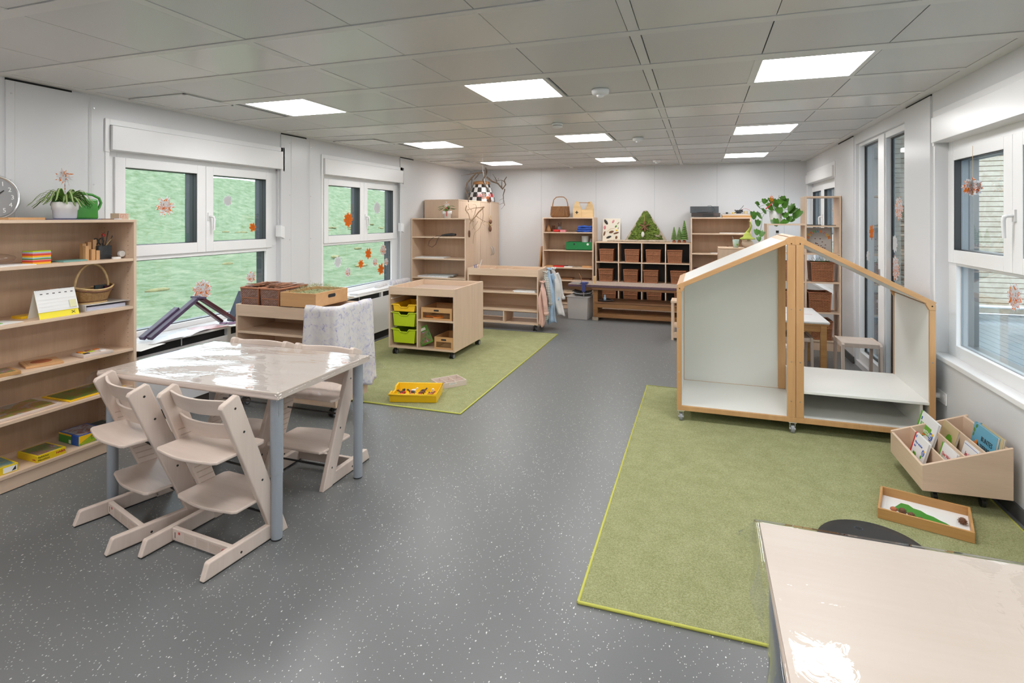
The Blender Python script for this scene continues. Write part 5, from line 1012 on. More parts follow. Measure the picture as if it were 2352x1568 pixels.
def plank(b, p0, p1, wx, th, mi=0):
    (x0, y0, z0), (x1, y1, z1) = p0, p1; d = Vector((x1-x0, y1-y0, z1-z0)); n = Vector((0, -(z1-z0), (y1-y0))).normalized()*th
    if n.z < 0: n = -n
    P0, P1 = Vector(p0), Vector(p1); X = Vector((wx, 0, 0))
    vs = [b.bm.verts.new(q) for q in (P0, P0+X, P1+X, P1, P0+n, P0+X+n, P1+X+n, P1+n)]
    for q in ((0, 1, 2, 3), (7, 6, 5, 4), (0, 4, 5, 1), (1, 5, 6, 2), (2, 6, 7, 3), (3, 7, 4, 0)): f = b.bm.faces.new([vs[i] for i in q]); f.material_index = mi
part('near_board', 'purple', r_, lambda b: (plank(b, (-.055, -.02, 0), (-.055, .30, .195), .055, .028), plank(b, (.003, .0, 0), (.003, .46, .275), .055, .028)), bevel=.003)
part('far_board', 'maroon', r_, lambda b: (plank(b, (.003, .84, .0), (.003, .47, .255), .06, .028), plank(b, (-.07, .76, .0), (-.07, .47, .225), .05, .022)), bevel=.003)
part('peak_cap', 'purple', r_, lambda b: plank(b, (-.03, .42, .275), (-.03, .50, .262), .10, .02), bevel=.003)
r_ = thing('blue_board', 'dark blue painted board leaning on the window behind the baskets', 'painted board', (-4.25, 4.08, ZS))
part('board', 'navy', r_, lambda b: plank(b, (0, 0, .012), (-.03, .17, .27), .075, .018), bevel=.002); part('pink_board', plain('dusty_pink', (.45, .33, .29), .6), r_, lambda b: plank(b, (.06, .05, .012), (.03, .21, .24), .02, .03))
for i, (x, y) in enumerate(((-4.21, 3.99), (-4.14, 4.02), (-4.22, 4.20))): own('painted_slice', 'small lilac painted wood slice on the window board, %s' % ('nearest to the window pane', 'nearest to the board edge', 'farthest, beside the baskets')[i], 'wood slice', 'lilac', (x, y, ZS+.008), lambda b: b.cyl((0, 0, 0), .035, .012, n=14), group='lilac wood slices')
# window board under the far window
def rolled(lab, x, y, l_, r, mt, rz, name='rolled_towel'):
    o = part(name, mt, None, lambda b: (b.tube([(0, -l_/2, r), (0, -l_/4, r*1.05), (0, 0, r*.95), (0, l_/4, r*1.05), (0, l_/2, r)], [r*.9, r, r*1.02, r, r*.88], 14), b.tube([(r*.3*cos(a*pi/4)*(1-a/20), -l_/2-.002, r+r*.6*sin(a*pi/4)*(1-a/20)) for a in range(16)], .004, 5))); o.location = (x, y, ZS); o.rotation_euler = (0, 0, rz); return tag(o, lab, 'towel')
rolled('rolled cloth with blue and white pattern under the far window', -4.24, 6.72, .34, .035, 'towel', .2); rolled('pale lilac folded cloth at the far end of the far window board', -4.25, 7.25, .55, .04, 'towel', .05)
own('foam_pad', 'flat white pad lying on the far window board', 'pad', 'white', (-4.2, 6.45, ZS), lambda b: b.prism([(-.09, -.42), (.06, -.42), (.09, .42), (-.05, .42)], 'z', 0, .03), bevel=.012)
own('birch_bark', 'flat piece of white birch bark on the far window board', 'bark', ['drift', 'paper'], (-4.17, 5.80, ZS), lambda b: b.prism([(-.05, -.10), (.05, -.12), (.06, .10), (-.04, .12)], 'z', 0, .006))
# ---------------------------------------------------------------- window stars
def star_mesh(mt, R0, n, seed):
    R = random.Random(seed); b = MB()
    for L_ in range(2):
        pts = []
        for i in range(2*n):
            a = pi*i/n+L_*pi/n*.6+R.uniform(-.04, .04); q = R0*(1 if i % 2 == 0 else (.50 if n < 8 else .66))*R.uniform(.93, 1.04); pts.append((q*cos(a), q*sin(a)))
        b.prism(pts, 'x', -.0006+.0011*L_, .0003+.0011*L_)
    return b
def star(lab, X, Y, Z_, R0, mt, n, seed, grp='paper stars on the windows', side=1, rz=0):
    o = star_mesh(mt, R0, n, seed).build('paper_star', mt); o.location = (X, Y, Z_); o.rotation_euler = (0, 0, rz); return tag(o, lab, 'paper star', grp)
XW = XL-.112
for i, (y, z, R0, m_, n, lab) in enumerate(((3.62, 1.75, .10, 'star_m', 6, 'large white paper star with orange splashes, in the left upper pane of the near window'), (4.30, 1.817, .060, 'star_w', 9, 'small whitish paper star in the upper pane beside the window handle'), (4.625, 1.546, .055, 'star_o', 6, 'orange paper star low in the right upper pane of the near window'),
    (4.004, .957, .115, 'star_m', 9, 'large orange and white paper star in the lower pane of the near window'), (4.60, 1.02, .070, 'star_m', 8, 'small speckled paper star just above the wicker baskets'),
    (6.07, 1.067, .085, 'star_w', 8, 'greyish white paper star lowest left on the far window'), (6.286, .916, .07, 'star_m', 8, 'pale paper star closest to the hay box on the far window'), (6.588, 1.003, .07, 'star_o', 7, 'small orange paper star in the middle of the lower far pane'), (6.769, 1.137, .092, 'star_o', 7, 'bright orange paper star high in the lower far pane'),
    (6.936, 1.0, .068, 'star_m', 8, 'small red and white paper star between the two orange ones'), (7.098, .885, .098, 'star_o', 6, 'largest orange paper star low beside the far window frame'), (7.158, 1.165, .09, 'star_m', 8, 'yellow and white paper star topmost in the lower far pane'), (7.242, .983, .062, 'star_m', 8, 'small red-white paper star touching the far window frame'),
    (6.296, 1.617, .105, 'star_o', 8, 'orange and white striped paper star in the left upper pane of the far window'), (6.993, 1.786, .10, 'star_w', 8, 'white paper star in the right upper pane of the far window'))):
    star(lab, XW, y, z, R0, m_, n, i+1, 'paper stars on the windows facing the meadow')
XD = XR+.086
for i, (y, z, R0, m_, n, lab) in enumerate(((6.85, 1.49, .09, 'star_o', 7, 'orange paper star high on the narrow door pane'), (6.97, 1.225, .065, 'star_w', 8, 'small pale paper star low on the narrow door pane'), (5.98, 1.735, .12, 'star_m', 8, 'topmost orange and white paper star on the terrace door'), (6.10, 1.40, .085, 'star_w', 8, 'white paper star in the middle of the terrace door'), (5.74, 1.295, .085, 'star_o', 7, 'orange paper star at the near edge of the terrace door'), (6.08, 1.17, .125, 'star_m', 9, 'lowest yellow and white paper star on the terrace door'))):
    star(lab, XD, y, z, R0, m_, n, 40+i, 'paper stars on the terrace door')
star('orange paper star on the lower pane of the window nearest the book bin', XR+.108, 4.05, 1.18, .085, 'star_m', 8, 51, 'paper stars on the room side of the terrace')
star('small orange paper star on the farthest window behind the open shelf', XR+.108, 8.72, 1.77, .07, 'star_m', 8, 52, 'paper stars on the room side of the terrace')
r_ = thing('hanging_star', 'white and orange folded star hanging on a thread at the right-hand window', 'paper star', (XR+.04, 4.40, 1.85))
for k in range(3): star_mesh('star_m', .062, 8, 60+k).build('star_layer', 'star_m', r_).rotation_euler = (0, 0, k*pi/3)
part('thread', 'cane', r_, lambda b: b.tube([(0, 0, .05), (0, 0, .27)], .0012, 5))
r_ = thing('power_socket', 'white power socket with a plugged-in cable on the wall beside the playhouse', 'socket', (XR-.001, 4.75, .36))
bx('plate', 'white', r_, -.010, 0, -.075, .075, -.042, .042, bevel=.003); part('insert', 'white_pvc', r_, lambda b: [b.cyl((-.012, y, 0), .024, .003, 'x', 20) for y in (-.036, .036)]); part('plug', 'white', r_, lambda b: (b.cyl((-.045, .036, 0), .019, .034, 'x', 16), b.tube([(-.045, .036, 0), (-.06, .036, -.02), (-.05, .05, -.12), (-.02, .06, -.34)], .004, 6)))

# ================================================================ on the shelf trolley by the window
trz = .8065
w1 = wicker_box('whitened brown wicker basket nearest the window on the shelf trolley', -3.735, 4.00, trz, .195, .36, .225, 'wick_dark', cane='cane_red', group='wicker baskets on the shelf trolley')
dup(w1, (-3.515, 4.00, trz), label='whitened brown wicker basket full of bark strips beside the hay box')
def heap(b, w_, d_, z, h_):
    for k in range(34):
        x, y = rnd.uniform(-w_, w_), rnd.uniform(-d_, d_); a = rnd.uniform(-.5, .5)+pi/2*.2; L_ = rnd.uniform(.05, .12)
        p = Vector((x, y, z+rnd.uniform(0, h_))); d = Vector((cos(a)*.4, sin(a+1), rnd.uniform(-.1, .1))).normalized()*L_; n = Vector((-d.y, d.x, rnd.uniform(-.02, .02))).normalized()*.012
        for q in (p-d, p+d): q.x = max(-w_-.008, min(w_+.008, q.x)); q.y = max(-d_-.01, min(d_+.01, q.y))
        c0 = p-d; c1 = p+d; c0.x = max(-w_, min(w_, c0.x)); c1.x = max(-w_, min(w_, c1.x)); c0.y = max(-d_, min(d_, c0.y)); c1.y = max(-d_, min(d_, c1.y))
        vs = [b.bm.verts.new(q) for q in (c0-n, c0+n, c1+n, c1-n)]; b.bm.faces.new(vs)
for x, nm in ((-3.735, 'basket nearest the window'), (-3.515, 'basket beside the hay box')):
    o = part('bark_strips', 'barkchips', None, lambda b: (b.box(-.082, .082, -.16, .16, 0, .17), heap(b, .08, .15, .185, .05)), solid=.002); o.location = (x, 4.0, trz+.018); tag(o, 'rust brown bark strips filling the wicker %s' % nm, 'bark', kind='stuff')
hb = crate('honey beech box full of dry hay standing across the shelf trolley', (-3.202, 4.015, .8985), .352, .45, .118, 'honey_x', name='wooden_box', t=.012, hole=False)
part('hand_hole', 'gap', hb, lambda b: b.prism([(-.05, .072), (-.042, .062), (.042, .062), (.05, .072), (.05, .082), (.042, .092), (-.042, .092), (-.05, .082)], 'x', .1755, .1775))
part('finger_joint', 'brown', hb, lambda b: [b.box(.1762, .1768, -.225, -.213, .008+.012*k, .014+.012*k) for k in range(9)])
def hay(b):
    b.box(-.155, .155, -.20, .20, 0, .085)
    for k in range(900):
        x, y = rnd.uniform(-.15, .15), rnd.uniform(-.195, .195); z = .085+.05*math.exp(-((x+.02)**2+(y-.05)**2)*40)+rnd.uniform(0, .02); a = rnd.uniform(0, 6.3); L_ = rnd.uniform(.02, .045)
        d = Vector((cos(a)*L_, sin(a)*L_, rnd.uniform(-.01, .028))); n = Vector((-sin(a), cos(a), .3))*.0014; p = Vector((x, y, z)); q = p+d; q.x = max(-.165, min(.165, q.x)); q.y = max(-.21, min(.21, q.y))
        b.bm.faces.new([b.bm.verts.new(v) for v in (p-n, p+n, q)])
o = part('hay', 'hay', None, hay); o.location = (-3.202, 4.015, .908); tag(o, 'dry green hay and moss filling the honey beech box', 'hay', kind='stuff')
def cloth(b):
    L1, L2 = .30, .52                      # along the front, then along the end of the trolley
    def f(u, v):
        s_ = u*(L1+L2); drop = v
        r_ = .03
        if s_ < L1-r_: x, y, nx, ny = -.30+s_, 0, 0, -1
        elif s_ < L1+r_: a = (s_-(L1-r_))/(2*r_)*pi/2; x, y, nx, ny = -r_+r_*math.sin(a), r_-r_*math.cos(a), math.sin(a), -math.cos(a)
        else: x, y, nx, ny = 0, s_-L1, 1, 0
        if v < .12:                        # folded over the top rim, lying inside the tray
            k = 1-v/.12; return (x-nx*(.16*k), y-ny*(.16*k)*(.6 if ny else 1), .906+.004*math.sin(u*22)-.03*k+(.015 if v > .06 else 0))
        t_ = (v-.12)/.88; H_ = .68+.05*math.sin(u*9)-(.12 if u < .3 else 0)*(u/.3)
        wv = .004+.022*t_*math.sin(u*30+1.2*t_)+.022*t_*math.sin(u*13+2)+.032*t_
        return (x+nx*(.006+max(0, wv)), y+ny*(.006+max(0, wv)), .908-t_*H_)
    b.grid(f, 90, 36)
o = part('draped_cloth', 'towel', None, cloth, solid=.0025); o.location = (-2.815, 3.785, 0); tag(o, 'white cloth with faint lilac flowers draped over the shelf trolley end', 'cloth')
# ================================================================ shirts and things on the second trolley
def shirt(lab, x, y, top, bot, w_, mt, ph, sleeve=1, group='shirts hung on the trolley end', lean=0):
    r_ = thing('shirt', lab, 'shirt', (x, y, 0), 0, group)
    def body(u, v):
        a = u*2*pi; t_ = v; k = .25+.75*min(1, t_*2.2)**.8; q = w_*1.15*(k+.16*math.sin(3*a+ph+t_*3)*t_+.12*math.sin(5*a+ph*2)*t_)
        return (.55*q*cos(a)+lean*t_+.012*math.sin(t_*9+ph), q*sin(a), top-(top-bot)*t_+.018*math.sin(2*a+ph)*t_)
    b = MB(); b.grid(body, 40, 24); b.build('shirt_body', mt, r_, solid=.002)
    p0 = Vector((.02+lean*.15, sleeve*w_*.55, top-.10)); pts = [p0, p0+Vector((.035, sleeve*.03, -.10)), p0+Vector((.055, sleeve*.035, -.24)), p0+Vector((.06+lean*.3, sleeve*.02, -.36))]
    sl = part('sleeve', mt, r_, lambda b: b.tube(pts, [.035, .036, .032, .028], 12)); part('cuff', mt, sl, lambda b: b.tube([pts[-1]+Vector((0, 0, .02)), pts[-1]+Vector((.003, 0, -.025))], .034, 12, caps=False), solid=.002)
    part('collar', mt, r_, lambda b: b.tube([(.03*cos(a)+.006, .045*sin(a), top-.015+.01*math.sin(2*a)) for a in [k*pi/6 for k in range(13)]], .010, 6))
    part('button_strip', 'linen', r_, lambda b: b.tube([(.012+.55*w_*.9+lean*.3, -.02, top-.22), (.55*w_*1.1+lean*.7+.01, -.02, bot+.06)], .003, 5))
    return r_
shirt('peach cotton shirt hanging nearest on the trolley end', -2.165, 7.65, .74, .10, .062, 'peach', .4, -1, lean=.0)
shirt('checked black and white shirt hanging between peach and blue shirts', -2.145, 7.76, .87, .15, .078, 'checkshirt', 1.7, -1, lean=.02)
shirt('pale blue shirt hanging in the middle of the trolley end', -2.125, 7.90, .905, .10, .085, 'skyblue', 3.1, 1, lean=.05)
shirt('grey white linen shirt hanging farthest on the trolley end', -2.09, 8.02, .905, .20, .088, 'linen', 4.6, 1, lean=.11)
for i, (lab, m_) in enumerate((('blue pencil standing in the left tray of the trolley with shirts', 'blue'), ('second blue pencil leaning in the left tray of the trolley with shirts', 'blue'), ('white stick leaning in the left tray of the trolley with shirts', 'paper'))):
    own('pencil' if i < 2 else 'white_stick', lab, 'pencil', m_, (-3.26+.018*i, 7.80, .807), lambda b: b.tube([(0, 0, 0), ((-.02, -.008, .07)[i], 0, (.12, .13, .20)[i])], (.004, .004, .006)[i], 6))
slab('magazine', 'thin white magazine on the middle shelf of the trolley with shirts', 'magazine', 'news', -2.60, -2.27, 7.68, 7.90, .5535, .562, .04, group='magazines on the trolley'); slab('magazine', 'second pale magazine lying on top of the other on the trolley shelf', 'magazine', 'paper', -2.62, -2.28, 7.69, 7.90, .5625, .572, -.03, group='magazines on the trolley')
# ================================================================ maple bookcase before the wardrobe
r_ = thing('potted_lily', 'small green plant with paper flower in white pot on the far left bookcase', 'plant', (-3.785, 7.90, 1.6405))
part('plant_pot', 'ceramic', r_, lambda b: b.lathe([(.058, 0), (.064, .06), (.075, .062), (.078, .112), (.068, .112), (0, .10)], n=28))
def leaves(b, n, R0, z0, up, size, mi=0, droop=.6):
    for k in range(n):
        a = rnd.uniform(0, 2*pi); L_ = R0*rnd.uniform(.6, 1.1); base = Vector((0, 0, z0)); mid = Vector((cos(a)*L_*.6, sin(a)*L_*.6, z0+up*rnd.uniform(.4, 1))); tip = mid+Vector((cos(a), sin(a), -droop*rnd.random()))*size*1.3
        side = Vector((-sin(a), cos(a), 0))*size*.33; vs = [b.bm.verts.new(v) for v in (mid, mid.lerp(tip, .35)+side, mid.lerp(tip, .7)+side*.7, tip, mid.lerp(tip, .7)-side*.7, mid.lerp(tip, .35)-side)]
        c = b.bm.verts.new(mid.lerp(tip, .45)-Vector((0, 0, size*.10)))
        for i in range(6): f = b.bm.faces.new((c, vs[i], vs[(i+1) % 6])); f.material_index = mi; f.smooth = True
        b.tube([base, base.lerp(mid, .5)+Vector((0, 0, .01)), mid], .0022, 5, mi)
part('foliage', 'leaf', r_, lambda b: leaves(b, 12, .12, .10, .10, .08)); 
fl = MB()
for k in range(12):
    a = k*pi/6; c = Vector((0, -.01, .22)); s_ = .055; fl.bm.faces.new([fl.bm.verts.new(v) for v in (c, c+Vector((cos(a)*s_, rnd.uniform(-.01, .01), sin(a)*s_)), c+Vector((cos(a+.4)*s_*.6, 0, sin(a+.4)*s_*.6)))])
fl.build('paper_flower', 'star_m', r_, solid=.001); part('ribbon', 'red', r_, lambda b: b.tube([(.02, -.07, .17), (.035, -.085, .10), (.03, -.082, .03)], .006, 5))
own('black_cable', 'black coiled cable hanging over the second shelf of the far left bookcase', 'cable', 'black', (-3.82, 7.84, 1.3505), lambda b: (b.tube([(.18, .02, .035), (.06, 0, .03), (-.05, 0, .012), (-.10, -.04, .012), (-.14, -.085, -.02), (-.20, -.095, -.07), (-.22, -.095, -.14), (-.15, -.095, -.165), (-.09, -.092, -.12), (-.05, -.085, -.02), (0, -.05, .02), (.1, .0, .03)], .0035, 6), b.tube([(-.04, .02, .018), (.05, .01, .026), (.14, .01, .032), (.21, .0, .03)], [.012, .020, .024, .018], 10)))
slab('paper_stack', 'stack of pinkish printed sheets on the third shelf of the far left bookcase', 'papers', 'paper', -4.30, -3.80, 7.79, 8.05, 1.0105, 1.024, .04)
slab('newspaper', 'pile of newspapers on the fourth shelf of the far left bookcase', 'newspaper', 'news', -4.26, -3.72, 7.80, 8.06, .7105, .728, -.04); slab('newspaper', 'grey folded newspaper on top of the pile in the far left bookcase', 'newspaper', plain('grey_newsprint', (.36, .37, .36), .8), -4.10, -3.66, 7.82, 8.04, .7285, .745, .1)
# ================================================================ wardrobe in the far corner
def wardrobe(lab, y0, y1, seam, handles):
    r_ = thing('wardrobe', lab, 'wardrobe', (-4.345, y0, 0), 0, 'maple wardrobes in the far corner'); L_ = y1-y0; D_ = .60
    bx('side_panel', 'beech', r_, 0, D_, 0, .018, .02, 1.925, bevel=.0015); bx('side_panel', 'beech', r_, 0, D_, L_-.018, L_, .02, 1.925, bevel=.0015)
    bx('top_panel', 'beech_y', r_, 0, D_+.018, -.002, L_, 1.925, 1.945, bevel=.002); bx('back_panel', 'beech', r_, .002, .012, .018, L_-.018, .02, 1.925); bx('base_board', 'beech_y', r_, .02, D_-.01, .018, L_-.018, .02, .09)
    for a, c, hy in ((.004, seam-.0015, seam-.045), (seam+.0015, L_-.004, seam+.045)):
        d_ = bx('door', 'beech', r_, D_, D_+.018, a, c, .09, 1.922, bevel=.0015)
        if handles: part('door_handle', 'chrome', d_, lambda b: b.tube([(D_+.018, hy, 1.10), (D_+.045, hy, 1.07), (D_+.048, hy, 1.02), (D_+.045, hy, .97), (D_+.018, hy, .94)], .006, 8))
wardrobe('nearer maple wardrobe in the far corner, partly hidden by the bookcase', 8.20, 9.15, .30, False)
wardrobe('farther maple wardrobe in the far corner, with two curved door handles', 9.155, 10.10, .56, True)
r_ = thing('nature_pendant', 'little cone and twig pendant hanging on the farther wardrobe door', 'pendant', (-3.70, 9.55, 1.60))
part('thread', 'paper', r_, lambda b: b.tube([(0, 0, .08), (0, .01, .33), (-.03, .01, .345)], .0015, 4)); part('ring', 'cane', r_, lambda b: b.tube([(0, .03*cos(a), .05+.035*sin(a)) for a in [k*pi/8 for k in range(17)]], .005, 6, caps=False)); part('cone', 'brown', r_, lambda b: (b.blob((.01, 0, -.03), (.03, .04, .045), jit=.06), b.blob((.01, -.01, -.16), (.028, .035, .055), jit=.06))); part('twig', 'cane', r_, lambda b: b.tube([(.01, -.10, -.05), (.01, -.02, -.10), (.01, .07, -.10)], [.008, .016, .012], 7))
r_ = thing('decorated_box', 'black and white chequered box with red lettering on top of the wardrobe', 'box', (-3.98, 9.82, 1.9465))
part('chequered_body', 'chess', r_, lambda b: b.lathe([(.262, 0), (.262, .03), (.235, .14), (.19, .27), (.17, .33), (.16, .33)], n=48, sy=.95))
part('woven_lid', 'cane_brown', r_, lambda b: b.lathe([(.165, .331), (.172, .35), (.158, .385), (.10, .40), (0, .402)], n=32, sy=.95))
M['redprint'] = plain('red_print', (.55, .03, .03), .5)
for ch, a in zip('CIRCUS'[::1], [0]*0): pass
part('red_letters', 'redprint', r_, lambda b: [b.tube([(.245*cos(a), .233*sin(a), .085), (.235*cos(a+.05), .223*sin(a+.05), .15), (.243*cos(a+.10), .231*sin(a+.10), .09)], .009, 5) for a in (-1.55, -1.35, -1.15, -.60, -.42, -.24)])
part('paper_flower', 'star_m', r_, lambda b: [b.prism([(.0, .10), (.055*cos(a), .10+.075*sin(a)), (.03*cos(a+.5), .10+.04*sin(a+.5))], 'y', -.268+.0015*k, -.2672+.0015*k) for k, a in enumerate([i*pi/5 for i in range(10)])]).rotation_euler = (0, 0, .55)
# contorted branches hanging from the ceiling
mb_ = thing('branch_mobile', 'twisted hazel branches hanging from the ceiling on a white cord', 'branches', (-2.93, 7.28, 0))
def wander(b, p, d, L_, r0, n=16, wig=.55, fork=0, mi=0):
    p = Vector(p); d = Vector(d).normalized(); pts = [p.copy()]; st = L_/n
    for i in range(n):
        d = (d+Vector((rnd.uniform(-wig, wig), rnd.uniform(-wig, wig)*.5, rnd.uniform(-wig, wig)))).normalized(); p = p+d*st; pts.append(p.copy())
        if fork and i > 2 and rnd.random() < .22: wander(b, p, d+Vector((rnd.uniform(-1, 1), rnd.uniform(-.5, .5), rnd.uniform(-1, 1))), L_*.35, r0*.4, 8, .7, 0, mi)
    b.tube(pts, [max(.0018, r0*(1-.8*i/n)) for i in range(n+1)], 6, mi)
part('cord', 'paper', mb_, lambda b: (b.tube([(0, 0, 2.578), (0, 0, 2.31)], .0022, 5), b.tube([(0, 0, 2.31), (.07, 0, 1.95), (.05, .0, 1.93)], .004, 6)))
part('main_branch', 'bark', mb_, lambda b: b.tube([(.04, 0, 2.36), (.05, .0, 2.30), (.03, .01, 2.24), (.0, .0, 2.18), (.05, .0, 2.08), (.10, .01, 2.02)], [.009, .020, .014, .012, .010, .007], 8))
def br1(b): wander(b, (0, 0, 2.29), (-1, 0, .05), .26, .011, 14, .25, 1); b.tube([(-.02, 0, 2.29), (-.12, .02, 2.285), (-.17, 0, 2.22), (-.24, .0, 2.15), (-.27, .0, 2.06), (-.23, 0, 1.96), (-.22, .0, 1.87)], [.012, .012, .013, .010, .009, .008, .006], 7); wander(b, (-.12, .02, 2.285), (-1, 0, .1), .22, .008, 10, .2, 0); wander(b, (-.17, 0, 2.2), (-.1, 0, -1), .30, .009, 12, .4, 1)
def br2(b): b.tube([(.06, 0, 2.22), (.14, 0, 2.16), (.22, .02, 2.13), (.30, 0, 2.05), (.345, 0, 2.11), (.32, .01, 2.17), (.36, 0, 2.22)], [.014, .012, .011, .012, .009, .007, .005], 7); wander(b, (.33, 0, 2.05), (.35, 0, -1), .28, .008, 12, .4, 1); wander(b, (.20, .02, 2.14), (.4, 0, .8), .16, .006, 8, .5, 0); wander(b, (.30, 0, 2.05), (-.6, 0, .6), .16, .009, 9, .8, 0); wander(b, (.345, 0, 2.11), (-.3, .0, 1), .18, .007, 10, .5, 1)
part('branch', 'bark', mb_, br1); part('branch', 'bark', mb_, br2)
M['palebark'] = plain('pale_twig_bark', (.30, .19, .11), .8)
def br3(b):
    b.tube([(.02, 0, 1.80), (-.07, 0, 1.72), (-.12, .01, 1.66), (-.18, 0, 1.60), (-.20, 0, 1.56)], [.010, .010, .009, .008, .006], 7); b.tube([(-.25, 0, 1.82), (-.27, 0, 1.76), (-.22, 0, 1.70), (-.20, 0, 1.62), (-.14, 0, 1.59)], [.007, .007, .006, .006, .005], 6)
    wander(b, (.02, 0, 1.80), (-1, 0, .05), .28, .008, 12, .25, 1); wander(b, (-.11, 0, 1.68), (1, 0, -.9), .26, .006, 10, .35, 1); wander(b, (.0, 0, 1.78), (.15, 0, -1), .55, .005, 20, .28, 0); wander(b, (-.10, 0, 1.8), (.2, 0, -1), .36, .005, 12, .4, 1); wander(b, (-.08, 0, 1.60), (0, 0, -1), .16, .004, 8, .3, 0)
part('branch', 'palebark', mb_, br3)
own('hanging_cone', 'long dark spruce cone hanging from the lowest twig of the branches', 'cone', 'brown', (-3.14, 7.28, 1.50), lambda b: ([b.lathe([(.010, -.035-.011*k*1.0), (.021*math.sin(.5+k*.26)+.003, -.040-.011*k), (.012, -.046-.011*k)], n=10) for k in range(9)], b.tube([(0, 0, -.03), (.01, 0, .06)], .0015, 4)))
r_ = thing('cone_star', 'dark star of cones and a small orange flower hung among the branches', 'decoration', (-2.80, 7.20, 1.885)); part('thread', 'paper', r_, lambda b: b.tube([(0, 0, .02), (-.06, .06, .30), (-.12, .08, .42)], .0012, 4)); part('cone_rays', 'brown', r_, lambda b: [b.tube([(0, 0, 0), (.035*cos(a), .0, .035*sin(a))], [.008, .004], 6) for a in [k*pi/4 for k in range(8)]]); part('paper_flower', 'star_o', r_, lambda b: [b.prism([(-.02, .04), (-.02+.03*cos(a), .04+.03*sin(a)), (-.02+.02*cos(a+.6), .04+.02*sin(a+.6))], 'y', -.02+.001*k, -.0195+.001*k) for k, a in enumerate([i*pi/4 for i in range(8)])])
# ================================================================ on and in the middle bookcase
TB_ = 1.6505
r_ = thing('wicker_handbag', 'brown wicker hand basket with tall handle on the middle bookcase', 'basket', (-2.45, 9.90, TB_))
def hb_(b):
    n = 40; R_ = []
    for q, z in ((.80, 0), (.95, .02), (1.0, .05), (.97, .11), (.93, .185), (.94, .20)): R_.append([b.bm.verts.new((.178*q*math.copysign(abs(cos(2*pi*j/n))**.6, cos(2*pi*j/n)), .095*q*math.copysign(abs(sin(2*pi*j/n))**.7, sin(2*pi*j/n)), z)) for j in range(n)])
    for A, B_ in zip(R_, R_[1:]):
        for j in range(n): f = b.bm.faces.new((A[j], A[(j+1) % n], B_[(j+1) % n], B_[j])); f.smooth = True
    b.bm.faces.new(R_[0][::-1])
part('woven_body', 'wick_brown', r_, hb_, solid=.006); part('rim', 'cane_brown', r_, lambda b: b.tube([(.166*math.copysign(abs(cos(a))**.6, cos(a)), .09*math.copysign(abs(sin(a))**.7, sin(a)), .20) for a in [k*pi/16 for k in range(33)]], .006, 6, caps=False))
part('handle', 'cane_brown', r_, lambda b: b.tube([(-.145, 0, .17), (-.14, 0, .24), (-.12, 0, .33), (-.07, 0, .375), (0, 0, .38), (.07, 0, .375), (.12, 0, .33), (.145, 0, .24), (.15, 0, .17)], [.012, .010, .008, .008, .008, .008, .008, .010, .012], 8)); part('side_braid', 'cane_brown', r_, lambda b: [b.tube([(-.15+s_, -.094, .03), (-.05+s_*.6, -.100, .12), (.0+s_*.3, -.092, .195)], .004, 5) for s_ in (0, .03, .06, .24, .30)])
r_ = thing('tool_caddy', 'pine plywood tool caddy with black cross on the middle bookcase', 'caddy', (-2.01, 9.90, TB_)); 
gab = [(-.075, 0), (.075, 0), (.075, .155), (.035, .275), (.02, .29), (-.02, .29), (-.035, .275), (-.075, .155)]
part('gable_end', 'ply', r_, lambda b: b.prism([(x-.105, z) for x, z in gab], 'y', -.085, -.07)).rotation_euler = (0, 0, 0); part('gable_end', 'ply', r_, lambda b: b.prism([(x+.10, z) for x, z in gab], 'y', .07, .085))
part('front_board', 'ply', r_, lambda b: b.prism([(-.03, 0), (.178, 0), (.178, .145), (-.03, .145)], 'y', -.075, -.063)); part('floor_board', 'ply', r_, lambda b: b.box(-.17, .17, -.063, .07, 0, .01)); part('dowel', 'cane_brown', r_, lambda b: b.tube([(-.105, -.072, .268), (.10, .075, .268)], .006, 8))
part('black_cross', 'black', r_, lambda b: (b.box(-.137, -.081, -.0865, -.085, .083, .099), b.box(-.117, -.101, -.0865, -.085, .063, .119)))
c_ = 'on the top shelf of the middle bookcase'
own('small_cone_lamp', 'small brown conical wooden figure %s' % c_, 'figure', 'cane_brown', (-2.66, 9.86, 1.3855), lambda b: b.lathe([(.045, 0), (.05, .03), (.03, .09), (.008, .13), (0, .135)], n=14)); slab('dark_board', 'small dark brown board leaning behind the conical figure', 'board', 'brown', -2.62, -2.56, 9.94, 9.96, 1.3855, 1.50, .2)
own('red_bowl', 'low round red bowl %s' % c_, 'bowl', 'red', (-2.50, 9.84, 1.3855), lambda b: b.lathe([(.05, 0), (.068, .02), (.070, .042), (.062, .042), (.05, .012), (0, .01)], n=24)); slab('pink_box', 'small pink patterned box beside the red bowl', 'box', 'pink', -2.42, -2.32, 9.78, 9.86, 1.3855, 1.427)
r_ = thing('pencil_cup', 'grey cup with pencils behind the red bowl', 'cup', (-2.47, 9.93, 1.3855)); part('cup_body', 'leg', r_, lambda b: b.lathe([(.035, 0), (.038, .10), (.034, .10), (.032, .01), (0, .01)], n=18)); part('pencils', 'maroon', r_, lambda b: [b.tube([(x*.5, 0, .02), (x, .01, .145+abs(x))], .005, 6) for x in (-.02, .0, .03)])
def folded(b, w_, d_, h_, n=3):
    for k in range(n):
        ph = rnd.random()*6
        b.grid(lambda u, v: ((u-.5)*w_*(1-.08*k)+.01*math.sin(v*7+ph), (v-.5)*d_, h_*(k+.9)/n*(1-.35*abs(2*u-1)**6)+.006*math.sin(u*9+ph)), 14, 6)
        b.tube([((u-.5)*w_*(1-.08*k)+.01, -d_/2, h_*(k+.5)/n+.006*math.sin(u*9+ph)) for u in [i/10 for i in range(11)]], h_/n*.55, 8)
